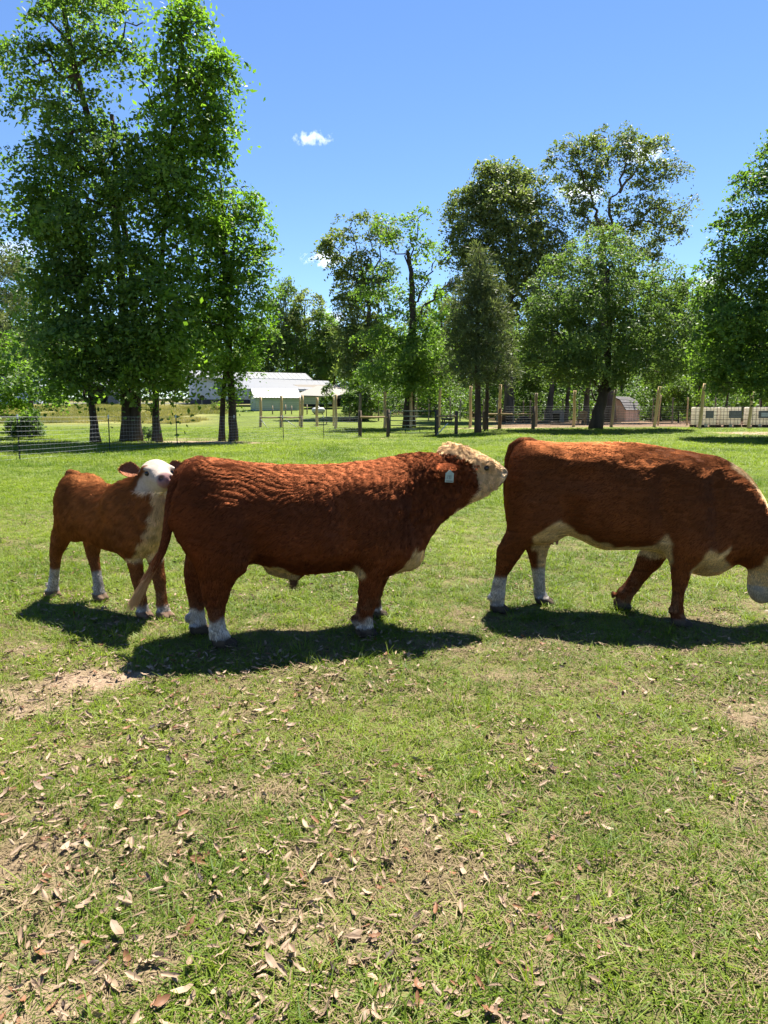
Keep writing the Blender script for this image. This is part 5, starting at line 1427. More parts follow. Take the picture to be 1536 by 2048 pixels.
def strands(name, P, Nn, D, L_, colr, parent, rad=.0011, lift=.3, segs=4, curl=0.0, bendy=.55, rng=RNG, lock=None):
    """hair as curves: roots P, surface normals, lay direction D, lengths"""
    n = len(P)
    t = np.linspace(0, 1, segs)[None, :, None]
    L3 = L_[:, None, None]
    out_ = Nn[:, None] * (lift * t * (1 - bendy * t)) * L3
    along = D[:, None] * (t * (1 - .12 * t)) * L3
    pts = P[:, None] - Nn[:, None] * .003 + along + out_
    if curl:
        s = np.cross(Nn, D); ph = rng.uniform(0, 6.28, (n, 1, 1)); w = rng.uniform(1.3, 2.4, (n, 1, 1)) * 6.28
        if lock is not None:                                   # hairs of one lock wind together
            k = lock.max() + 1; ph = rng.uniform(0, 6.28, k)[lock][:, None, None] + rng.normal(size=(n, 1, 1)) * .25; w = (rng.uniform(.9, 1.5, k) * rng.choice([-1, 1], k))[lock][:, None, None] * 6.28
        pts = pts + (s[:, None] * np.sin(ph + w * t) + Nn[:, None] * (.9 * np.cos(ph + w * t) + .6)) * curl * L3 * np.minimum(t * 3, 1)
    hc = bpy.data.hair_curves.new(name)
    hc.add_curves([segs] * n)
    hc.attributes['position'].data.foreach_set('vector', pts.astype(np.float32).ravel())
    r = (rad * np.linspace(1, .35, segs)[None] * rng.uniform(.7, 1.3, (n, 1))).astype(np.float32)
    ra = hc.attributes.get('radius') or hc.attributes.new('radius', 'FLOAT', 'POINT')
    ra.data.foreach_set('value', r.ravel())
    ca = hc.attributes.new('coat', 'FLOAT_COLOR', 'CURVE')
    c = np.ones((n, 4), np.float32); c[:, :3] = np.clip(colr, 0, 1); ca.data.foreach_set('color', c.ravel())
    hc.materials.append(M_FUR)
    return link(bpy.data.objects.new(name, hc), parent)

def sample(V, Q, n, keep=None, rng=RNG):
    T = np.concatenate([Q[:, [0, 1, 2]], Q[:, [0, 2, 3]]])
    if keep is not None: T = T[keep[T[:, 0]]]
    A = np.linalg.norm(np.cross(V[T[:, 1]] - V[T[:, 0]], V[T[:, 2]] - V[T[:, 0]]), axis=1)
    i = rng.choice(len(T), n, p=A / A.sum())
    u, v = rng.uniform(size=(2, n)); m = u + v > 1; u[m], v[m] = 1 - u[m], 1 - v[m]
    w = np.stack([1 - u - v, u, v], 1)
    return T[i], w

def lay(Nn, base, jitter, rng=RNG):
    D = base - Nn * (base * Nn).sum(1, keepdims=True)
    D = D / (np.linalg.norm(D, axis=1, keepdims=True) + 1e-6) + rng.normal(size=D.shape) * jitter
    D = D - Nn * (D * Nn).sum(1, keepdims=True)
    return D / (np.linalg.norm(D, axis=1, keepdims=True) + 1e-6)

def coat(parent, V, Q, Nn, colv, n, length, flow, rad=.0012, lift=.3, jitter=.22, wave=None, keep=None, name="coat_hair", vary=.25, curl=0.0, segs=4, clump=.35, disp=None, streak=.5):
    T, w = sample(V, Q, n, keep)
    P = (V[T] * w[..., None]).sum(1); N3 = (Nn[T] * w[..., None]).sum(1); N3 /= np.linalg.norm(N3, axis=1, keepdims=True) + 1e-9
    C = (colv[T] * w[..., None]).sum(1)
    # sharpen the border between red and white on single hairs
    D = lay(N3, flow(P), jitter)
    cl = np.stack([vnoise(P, 26, 61), vnoise(P, 26, 62), vnoise(P, 26, 63)], 1) - .5        # locks that lie together
    D = D + cl * clump * 2; D = D - N3 * (D * N3).sum(1, keepdims=True); D /= np.linalg.norm(D, axis=1, keepdims=True) + 1e-6
    Ls = length(P) if callable(length) else np.full(n, length)
    Ls = Ls * RNG.uniform(.65, 1.25, n)
    lf = np.full(n, lift)
    if wave is not None: lf = lf * wave(P)
    q = np.stack([(P[:, 0] * .85 + P[:, 2] * .53) * 8, (P[:, 0] * .53 - P[:, 2] * .85) * 62, P[:, 1] * 50], 1)
    st_ = vnoise(q, 1.0, 73)[:, None] - .5
    if disp is not None: P = P + N3 * disp(P)[:, None]
    lf = lf * (1 + st_[:, 0] * 1.2 * streak * 2)
    C = C * np.clip(1 + st_ * vary * streak * 2.4 + RNG.normal(size=(n, 1)) * vary * .22 + (vnoise(P, 30, 71)[:, None] - .5) * vary * 1.3 + (vnoise(P, 9, 72)[:, None] - .5) * vary, .25, 2)
    return strands(name, P, N3 * (lf / max(lift, 1e-6))[:, None], D, Ls, C, parent, rad, lift, segs, curl)

def eye(parent, p, r, n):
    bm = bmesh.new(); bmesh.ops.create_uvsphere(bm, u_segments=14, v_segments=10, radius=r)
    me = bpy.data.meshes.new("eye"); bm.to_mesh(me); bm.free(); me.materials.append(m_eye)
    me.polygons.foreach_set('use_smooth', np.ones(len(me.polygons), bool))
    o = link(bpy.data.objects.new("eye", me), parent); o.location = p; return o

def ear(parent, root, tip, up, w, colr, thick=.018, cup=.35, fur=2600, furlen=.02, inner=None):
    """a cupped leaf shaped ear, thick skinned, with hair on it"""
    root, tip, up = (np.asarray(q, float) for q in (root, tip, up))
    d = tip - root; Ln = np.linalg.norm(d); d /= Ln
    up = up - d * up.dot(d); up /= np.linalg.norm(up); s = np.cross(d, up)
    prof = [(0, .42), (.12, .62), (.3, .92), (.5, 1.0), (.7, .86), (.86, .58), (.95, .32), (1.0, .06)]
    nr = 9; V, Q = [], []
    for i, (t, k) in enumerate(prof):
        for side in (1, -1):
            for j in range(nr):
                a = -1 + 2 * j / (nr - 1)
                y = a * k * w * .5; cupz = (a * a - .3) * cup * k * w
                edge = math.sqrt(max(0, 1 - a * a * .98))
                V.append(root + d * t * Ln + s * y + up * (cupz + side * thick * .5 * edge * (.35 + .65 * k)))
    R = 2 * nr
    for i in range(len(prof) - 1):
        for j in range(nr - 1):
            a = i * R + j; Q.append((a, a + 1, a + R + 1, a + R))
            b = i * R + nr + j; Q.append((b, b + R, b + R + 1, b + 1))
        a, b = i * R, i * R + nr; Q.append((a, a + R, b + R, b))
        a, b = i * R + nr - 1, i * R + 2 * nr - 1; Q.append((a, b, b + R, a + R))
    e0, e1 = 0, (len(prof) - 1) * R
    for j in range(nr - 1):
        Q.append((e0 + j, e0 + nr + j, e0 + nr + j + 1, e0 + j + 1)); Q.append((e1 + j, e1 + j + 1, e1 + nr + j + 1, e1 + nr + j))
    V = np.array(V); Q = np.array(Q)
    cv = np.tile(np.array(colr, float), (len(V), 1))
    if inner is not None:
        top = np.array([(i % R) < nr for i in range(len(V))]); cv[top] = inner
    o = paint("ear", V, Q, cv, parent)
    Nn = vnormals(V, Q)
    dd = d.copy()
    coat(o, V, Q, Nn, cv, fur, furlen, lambda P: np.tile(dd, (len(P), 1)), lift=.35, jitter=.3, name="ear_hair")
    return o

def tail(parent, pts, rad, colr, switch, swl, swc, nsw=900, furn=5000):
    v, f = tube(pts, rad, 12)
    V = np.array(v); Q = np.array([q for q in f if len(q) == 4])
    cv = np.tile(np.array(colr, float), (len(V), 1))
    o = paint("tail", V, Q, cv, parent)
    Nn = vnormals(V, Q)
    ax = np.array(pts[-1]) - np.array(pts[0]); ax /= np.linalg.norm(ax)
    coat(o, V, Q, Nn, cv, furn, .026, lambda P: np.tile(ax, (len(P), 1)), lift=.3, jitter=.15, name="tail_hair")
    if switch is not None:
        n = nsw; u = RNG.uniform(size=n)
        a, b = np.array(switch[0], float), np.array(switch[1], float)
        k0 = len(pts) - 4
        P0 = np.array([np.array(pts[k0]) + (np.array(pts[-1]) - np.array(pts[k0])) * q for q in u]) + RNG.normal(size=(n, 3)) * .008
        D = (b - a) / np.linalg.norm(b - a) + RNG.normal(size=(n, 3)) * np.array([.07, .06, .03])
        D /= np.linalg.norm(D, axis=1, keepdims=True)
        N3 = np.cross(D, RNG.normal(size=(n, 3))); N3 /= np.linalg.norm(N3, axis=1, keepdims=True)
        c0, c1 = np.array(swc[0]), np.array(swc[1]); k = np.clip(u[:, None] ** 1.6 * 1.1 - .05 + RNG.normal(size=(n, 1)) * .12, 0, 1)
        strands("tail_switch", P0, N3, D, swl * RNG.uniform(.45, 1.05, n) * (.45 + .55 * u), (c0 * (1 - k) + c1 * k), o, .0015, .10, 6)
    return o

RED_BULL, RED_COW, RED_CALF = np.array([.060, .0165, .0063]), np.array([.072, .0222, .0075]), np.array([.104, .0375, .0125])
CREAM, WHITE, HORN = np.array([.36, .27, .17]), np.array([.245, .222, .200]), np.array([.040, .031, .025])

def legpx(fr, lat, rows, hw):
    """rows (py, px back, px front) traced at lateral offset lat -> stations"""
    st = []
    for (py, xb, xf), w in zip(rows, hw):
        a, z = fr.loc(xb, py, lat); b, _ = fr.loc(xf, py, lat)
        st.append((z, a, b, lat if not isinstance(w, tuple) else w[1], w if not isinstance(w, tuple) else w[0]))
    return st

def locks(name, parent, V, Q, Nn, keep, nlock, per, length, flow, col_, rad=.0013, spread=.006, lift=.55, curl=.2, segs=10, jit=.6, vary=.35):
    """curly hair in separate locks"""
    T, w = sample(V, Q, nlock, keep)
    P = (V[T] * w[..., None]).sum(1); N3 = (Nn[T] * w[..., None]).sum(1); N3 /= np.linalg.norm(N3, axis=1, keepdims=True) + 1e-9
    D = lay(N3, flow(P), jit)
    Ls = (length(P) if callable(length) else np.full(nlock, length)) * RNG.uniform(.7, 1.3, nlock)
    cc = np.clip(1 + RNG.normal(size=nlock) * vary * .6, .3, 1.5)
    i = np.repeat(np.arange(nlock), per); n = len(i)
    off = RNG.normal(size=(n, 3)) * spread; off -= N3[i] * (off * N3[i]).sum(1, keepdims=True)
    base = col_(P) if callable(col_) else np.tile(col_, (nlock, 1))
    C = base[i] * (cc[i] * (1 + RNG.normal(size=n) * .10))[:, None]
    return strands(name, P[i] + off, N3[i], D[i], Ls[i] * RNG.uniform(.85, 1.1, n), C, parent, rad, lift, segs, curl, lock=i)

# ---- the bull ------------------------------------------------------------------
def bull():
    fr = Frame(-.64, 4.92, 12)
    R = empty("bull", fr.o, fr.yaw, "stocky red brown bull with curly cream face and ear tag, nosing the cow", "bull")
    L0 = lambda q: [fr.loc(*p) for p in q]
    top = L0([(353, 1030), (355, 1000), (359, 968), (368, 942), (382, 927), (400, 920), (425, 918), (455, 921), (500, 927), (560, 931), (620, 931), (680, 929), (740, 922), (785, 915), (820, 911), (850, 907), (868, 909), (885, 906), (893, 895), (905, 890), (925, 894), (940, 902), (960, 908), (975, 916), (990, 924), (1001, 929), (1008, 934), (1012, 942)])
    bot = L0([(353, 1034), (357, 1060), (368, 1085), (385, 1110), (430, 1135), (480, 1128), (515, 1124), (540, 1134), (575, 1144), (610, 1146), (650, 1142), (690, 1137), (725, 1145), (770, 1152), (797, 1141), (820, 1130), (838, 1108), (855, 1076), (879, 1044), (900, 1030), (936, 1009), (962, 994), (985, 982), (1000, 970), (1008, 958), (1012, 946)])
    px_w = [(353, .05), (358, .14), (370, .22), (395, .285), (440, .325), (500, .335), (570, .365), (640, .375), (700, .345), (750, .315), (790, .28), (830, .235), (865, .195), (895, .165), (925, .135), (950, .118), (975, .100), (995, .088), (1007, .072), (1012, .045)]
    wid = [(fr.loc(p, 1000)[0], w) for p, w in px_w]
    B = Body((-1.12, -.50, -.03), (1.62, .50, 1.42), .0125)
    B.loft(top, bot, wid, nt=2.25, nb=2.15, sm=2, cz=.52)
    # muscle: round rump, thigh, shoulder, neck crest, brisket
    for s in (-1, 1):
        c = fr.p3(415, 1020); B.ell((c[0], s * .20, c[2]), (.22, .135, .30), .10)
        c = fr.p3(735, 1040); B.ell((c[0], s * .215, c[2]), (.17, .115, .27), .10)
        c = fr.p3(770, 1075); B.ell((c[0], s * .165, c[2]), (.14, .10, .16), .08)
        c = fr.p3(420, 935); B.ell((c[0], s * .15, c[2] - .05), (.10, .07, .05), .07)
        c = fr.p3(968, 928); B.ell((c[0], s * .098, c[2]), (.045, .028, .035), .03)        # brow over the eye
        c = fr.p3(945, 975); B.ell((c[0], s * .085, c[2]), (.09, .055, .075), .05)          # cheek
        c = fr.p3(500, 1075); B.ell((c[0], s * .40, c[2]), (.08, .06, .10), .10, sub=True)  # flank hollow
        c = fr.p3(1003, 944); B.ell((c[0], s * .062, c[2] + .005), (.022, .018, .014), .012, sub=True)   # nostril
    for s in (-1, 1):
        c = fr.p3(672, 1030); B.ell((c[0], s * .43, c[2]), (.055, .075, .24), .10, sub=True)     # behind the shoulder
        c = fr.p3(822, 985); B.ell((c[0], s * .30, c[2]), (.050, .07, .20), .09, sub=True)       # before the shoulder
        c = fr.p3(470, 1110); B.ell((c[0], s * .255, c[2]), (.08, .05, .09), .06)                 # stifle
        c = fr.p3(540, 960); B.ell((c[0], s * .43, c[2] + .02), (.16, .08, .05), .10, sub=True)   # loin
    c = fr.p3(815, 1112); B.ell((c[0], 0, c[2]), (.11, .10, .09), .07)
    # sheath under the belly
    a, b = fr.p3(545, 1135), fr.p3(592, 1151); B.cone((a[0], 0, a[2]), (b[0], 0, b[2]), .05, .035, .06)
    # legs
    hind_near = [(1010, 372, 500), (1060, 374, 505), (1100, 384, 496), (1130, 392, 482), (1153, 398, 473), (1176, 402, 465), (1202, 408, 455), (1228, 416, 448), (1250, 420, 450), (1272, 419, 458), (1287, 424, 464), (1300, 432, 468)]
    B.leg(legpx(fr, -.215, hind_near, [.16, .16, .14, .115, .095, .078, .062, .054, .055, .062, .066, .066]))
    hind_far = [(1010, 360, 480), (1060, 366, 480), (1100, 374, 465), (1125, 371, 450), (1143, 368, 440), (1172, 371, 420), (1200, 377, 412), (1218, 379, 408), (1235, 378, 410), (1250, 380, 413), (1266, 386, 418)]
    B.leg(legpx(fr, .13, hind_far, [.15, .15, .13, .11, .09, .07, .058, .052, .055, .06, .062]))
    fore_near = [(1020, 690, 800), (1070, 700, 795), (1110, 711, 785), (1146, 717, 769), (1172, 719, 761), (1199, 718, 755), (1217, 714, 749), (1235, 711, 743), (1252, 713, 746), (1266, 715, 748), (1276, 716, 748)]
    B.leg(legpx(fr, -.175, fore_near, [.12, .12, .115, .10, .085, .070, .060, .055, .060, .062, .062]))
    fore_far = [(1030, 720, 800), (1080, 726, 795), (1120, 730, 788), (1150, 732, 779), (1175, 734, 768), (1195, 735, 760), (1211, 737, 761), (1222, 740, 764), (1236, 743, 766)]
    B.leg(legpx(fr, .25, fore_far, [.11, .11, .10, .085, .072, .060, .056, .06, .062]))
    for (px, py, lat) in ((452, 1297, -.215), (403, 1265, .13), (733, 1272, -.175), (757, 1234, .25)):
        x, z = fr.loc(px, py, lat); B.hoof(x, lat, 0.0, 1.12)
    V, Q = B.mesh(0.0, 2); Nn = vnormals(V, Q)
    # coat pattern
    w3 = (np.stack([vnoise(V, 16, i) for i in (81, 82, 83)], 1) - .5) * .05
    x, z = V[:, 0] + w3[:, 0], V[:, 2] + w3[:, 2]
    P = lambda q, lat=0.0: [fr.loc(px, py, lat) for px, py in q]
    face = P([(880, 868), (884, 900), (905, 904), (926, 912), (941, 924), (948, 950), (950, 975), (934, 1000), (908, 1022), (880, 1045), (884, 1062), (1040, 1010), (1040, 868)])
    white = inpoly(x, z, face)
    white |= inpoly(x, z, P([(818, 1083), (832, 1086), (842, 1096), (868, 1092), (856, 1130), (770, 1172), (772, 1150), (795, 1120)])) & (V[:, 2] < .8)
    white |= inpoly(x, z, P([(500, 1116), (520, 1121), (565, 1122), (583, 1140), (598, 1152), (590, 1175), (500, 1160)])) & (np.abs(V[:, 1]) < .24)
    white |= inpoly(x, z, P([(738, 1100), (737, 1128), (728, 1146), (700, 1150), (712, 1126)], -.17)) & (np.abs(V[:, 1]) < .26)
    hind = V[:, 0] < 0
    zs = V[:, 2] + w3[:, 1]
    zs = V[:, 2] + (vnoise(V, 20, 96) - .5) * .09
    white |= hind & (zs < .200)
    white |= (~hind) & (zs < .125) & (V[:, 0] < 1.0)
    W = white.astype(float)
    for _ in range(2): W = relax(W[:, None], Q, .5)[:, 0]
    tone = (.82 + .4 * vnoise(V, 3.0, 91))[:, None]
    red = RED_BULL * tone
    under = np.clip((fr.loc(960, 970)[1] - V[:, 2]) / .10, 0, 1)[:, None]  # cream under the jaw tinted warmer, its shade put into the colour
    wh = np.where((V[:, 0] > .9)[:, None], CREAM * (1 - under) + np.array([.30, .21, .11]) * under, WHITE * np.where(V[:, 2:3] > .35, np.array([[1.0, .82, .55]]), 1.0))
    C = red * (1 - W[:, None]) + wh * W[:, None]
    hf = ((V[:, 2] < .075) & (V[:, 0] < 1.2))[:, None]
    C = np.where(hf, HORN * (.8 + .5 * vnoise(V, 30, 5)[:, None]), C)
    nx0 = fr.loc(1006, 948)[0]
    muz = np.clip((V[:, 0] - nx0) / .02, 0, 1)[:, None]; C = C * (1 - muz) + np.array([.17, .105, .085]) * muz
    lip = np.clip((V[:, 0] - fr.loc(1010, 948)[0]) / .012, 0, 1)[:, None]; C = C * (1 - lip) + np.array([.045, .03, .027]) * lip
    mz = P([(978, 975), (982, 974), (986, 973), (990, 971), (994, 969), (998, 967), (1002, 964), (1006, 961), (1010, 957)])
    for (ax_, az_) in mz:
        d = np.exp(-(((V[:, 0] - ax_) ** 2 + (V[:, 2] - az_) ** 2) / .0105 ** 2))[:, None]; C = C * (1 - .85 * d) + np.array([.03, .02, .017]) * .85 * d
    for s in (-1, 1):
        n_ = fr.p3(1003, 944); d = np.exp(-((V - np.array([n_[0], s * .062, n_[2]])) ** 2).sum(1) / .016 ** 2)[:, None]; C = C * (1 - d) + .02 * d
        e_ = fr.p3(963, 934); d = np.exp(-((V - np.array([e_[0], s * .118, e_[2]])) ** 2).sum(1) / .022 ** 2)[:, None]; C = C * (1 - .6 * d) + np.array([.2, .10, .08]) * .6 * d
    dirt = np.clip((.34 - V[:, 2]) / .3, 0, 1)[:, None] * (vnoise(V, 22, 95)[:, None] > .45) * .45
    C = C * (1 - dirt) + np.array([.10, .075, .05]) * dirt
    paint("body", V, Q, C, R)
    # hair: waves over rump and ribs, flat on the legs, curls on the face
    headx = fr.loc(885, 900)[0]
    def flow(p):
        up = np.clip((p[:, 2] - .45) / .3, 0, 1)[:, None]
        return up * np.array([-.75, 0, -.55]) + (1 - up) * np.array([-.12, 0, -1.0])
    xr, xs = fr.loc(470, 1000)[0], fr.loc(640, 1000)[0]
    def ripple(p):
        q = p + (np.stack([vnoise(p, 6, 21), vnoise(p, 6, 22), vnoise(p, 6, 23)], 1) - .5) * .12
        r1 = np.sin((q[:, 2] + q[:, 0] * .30) * 6.283 / .031) * np.clip(vnoise(p * np.array([14, 12, 26]), 1.0, 24) * 2.4 - .5, 0, 1.5)
        k = np.clip((xs - p[:, 0]) / .5 + .30, .12, 1) * np.clip((p[:, 2] - .55) / .2, 0, 1)
        st = vnoise(p * np.array([60, 40, 9]), 1.0, 26) - .5
        tuft = vnoise(p * np.array([30, 26, 30]), 1.0, 27) - .5
        return .0046 * r1 * k + .008 * st * (1 - .7 * k) + .010 * tuft * (1 - .5 * k) + .004
    def wave(p):
        # ripples running across the lay of the hair on the hindquarter; finer and upright over the ribs
        q = p + (np.stack([vnoise(p, 7, 21), vnoise(p, 7, 22), vnoise(p, 7, 23)], 1) - .5) * .10
        r1 = .5 + .5 * np.sin((q[:, 2] * 1.0 + q[:, 0] * .30) * 6.283 / .031)
        k = np.clip((xs - p[:, 0]) / .5 + .35, .15, 1)
        return .75 + 1.1 * r1 * k
    body = (V[:, 2] > .08) & (V[:, 0] < headx + .04) & ((C.sum(1) > .02))
    longer = lambda p: .020 + .016 * np.clip((p[:, 2] - .4) / .3, 0, 1) * (1 + .5 * np.clip((p[:, 0] - .55) / .2, 0, 1))
    coat(R, V, Q, Nn, C, 200000, longer, flow, .0012, .24, .14, wave, body, vary=.32, clump=.36, disp=ripple, streak=.35)
    hd = (V[:, 0] > headx + .02) & (V[:, 0] < nx0 - .005)
    coat(R, V, Q, Nn, C, 26000, .020, lambda p: np.tile([-.9, 0, -.35], (len(p), 1)), .0011, .35, .35, None, hd, name="face_hair", vary=.3)
    top_line = np.interp(V[:, 0], *zip(*sorted(top)))
    crown = hd & (V[:, 2] > top_line - .10 - .10 * np.clip((V[:, 0] - headx) / .3, 0, 1)) & (W > .4) & (V[:, 0] < nx0 - .07) & (((V[:, 0] - fr.p3(963, 934)[0]) ** 2 + (V[:, 2] - fr.p3(963, 934)[2]) ** 2 > .040 ** 2))
    locks("face_curls", R, V, Q, Nn, crown, 1000, 22, lambda p: .060 - .028 * np.clip((p[:, 0] - headx - .1) / .25, 0, 1), lambda p: np.tile([-.35, 0, -.8], (len(p), 1)), CREAM * np.array([.80, .75, .68]), .0010, .0078, .40, .115, vary=.36)
    ey = fr.p3(963, 934)
    offeye = (V[:, 0] - ey[0]) ** 2 + (V[:, 2] - ey[2]) ** 2 > .040 ** 2
    cheek = hd & (W > .5) & offeye & (V[:, 0] > fr.loc(955, 950)[0]) & (V[:, 0] < fr.loc(993, 945)[0]) & (V[:, 2] > fr.loc(960, 985)[1]) & ~((V[:, 0] > fr.loc(972, 970)[0]) & (V[:, 2] < fr.loc(985, 966)[1]))
    locks("cheek_curls", R, V, Q, Nn, cheek, 560, 16, .030, lambda p: np.tile([-.5, 0, -.7], (len(p), 1)), CREAM * np.array([.82, .77, .69]), .0010, .0064, .36, .115, vary=.40)
    brow = hd & (V[:, 0] < fr.loc(938, 930)[0]) & (W < .25) & (V[:, 2] > top_line - .24) & (V[:, 2] < top_line - .03)
    locks("brow_curls", R, V, Q, Nn, brow, 260, 18, .05, lambda p: np.tile([-.2, 0, -.9], (len(p), 1)), RED_BULL * 1.25, .0012, .0045, .5, .17)
    neck = (V[:, 0] > .62 + .28 * vnoise(V, 9, 66)) & (V[:, 0] < headx + .10) & (W < .4) & (V[:, 2] > .85)
    locks("neck_hair", R, V, Q, Nn, neck, 900, 16, .06, lambda p: np.tile([-.45, 0, -.9], (len(p), 1)), RED_BULL, .0013, .008, .38, .07, 7, .35, vary=.5)
    for s in (-1, 1):
        e_ = fr.p3(962, 934)
        hit = np.abs(V[:, 1][(np.abs(V[:, 0] - e_[0]) < .02) & (np.abs(V[:, 2] - e_[2]) < .02)])
        eye(R, (e_[0], s * ((hit.max() if len(hit) else .11) - .006), e_[2]), .019, None)
        rt = fr.p3(917, 935, -.16); tp = fr.p3(878, 941, -.30)
        r0 = np.array([rt[0], s * .15, rt[2]]); t0 = np.array([tp[0], s * .295, tp[2]])
        e = ear(R, r0, t0, (.25, s * 1.0, .75), .128, RED_BULL * 1.7, .026, -.30, 4800, .026, inner=RED_BULL * 1.9)  # ear colour lightened to stand in for its sunlit top edge
        if s == -1:
            m_tag = mat_simple("pale_ear_tag", (.26, .32, .30), .5, var=.04, bump=0)
            m_ink = mat_simple("tag_ink", (.10, .11, .12), .6, var=.1, bump=0)
            c = fr.p3(899, 954, -.285)
            w, h = .030, .037
            M = Matrix.Translation(c) @ Matrix.Rotation(.06, 4, 'Y')
            v = [(-w, 0, -h), (w, 0, -h), (w, 0, h * .72), (w * .55, 0, h * .92), (w * .2, 0, h * 1.25), (-w * .2, 0, h * 1.25), (-w * .55, 0, h * .92), (-w, 0, h * .72)]
            vv = [(x_, -.002, z_) for x_, _, z_ in v] + [(x_, .002, z_) for x_, _, z_ in v]
            n = len(v)
            tg = MB().add([tuple(M @ Vector(q)) for q in vv], [tuple(range(n)), tuple(range(2 * n - 1, n - 1, -1))] + [(i, i + n, (i + 1) % n + n, (i + 1) % n) for i in range(n)]).build("ear_tag", m_tag, R)
            pr = MB(); pr.box(-w * .8, w * .8, -.0035, -.0025, -h * .86, -h * .66, M)
            for (x0, x1, z0, z1) in ((-.55, -.30, .10, .26), (-.62, -.50, -.35, .0), (-.15, .0, -.42, .30), (.25, .38, -.42, .30), (.14, .25, .16, .28)):
                pr.box(x0 * w, x1 * w, -.0035, -.0025, z0 * h, z1 * h, M)
            pr.build("tag_print", m_ink, tg)
    # tail hanging over the buttock, switched towards the calf
    tp = [(430, 935, .0), (402, 925, -.0), (380, 930, -.05), (362, 947, -.10), (350, 972, -.14), (343, 1005, -.15), (338, 1040, -.155), (333, 1072, -.16), (326, 1098, -.16), (315, 1122, -.165), (302, 1145, -.17), (290, 1165, -.17)]
    pts = [fr.p3(px, py, lat) for px, py, lat in tp]
    tail(R, pts, [.035, .048, .046, .044, .042, .038, .034, .030, .026, .022, .016, .008], RED_BULL * 1.05, (fr.p3(315, 1120, -.165), fr.p3(272, 1198, -.17)), .27, (RED_BULL * 1.6, np.array([.24, .155, .08])), 2600, 6000)
    # tuft on the sheath
    b = fr.p3(590, 1150); n = 260
    Pp = np.tile(b, (n, 1)) + RNG.normal(size=(n, 3)) * np.array([.012, .008, .004]); Dn = np.array([-.12, 0, -1]) + RNG.normal(size=(n, 3)) * .14; Dn /= np.linalg.norm(Dn, axis=1, keepdims=True)
    N3 = np.cross(Dn, RNG.normal(size=(n, 3))); N3 /= np.linalg.norm(N3, axis=1, keepdims=True)
    strands("sheath_tuft", Pp, N3, Dn, .13 * RNG.uniform(.4, 1, n), np.tile([.05, .025, .015], (n, 1)), R, .0016, .1, 5)

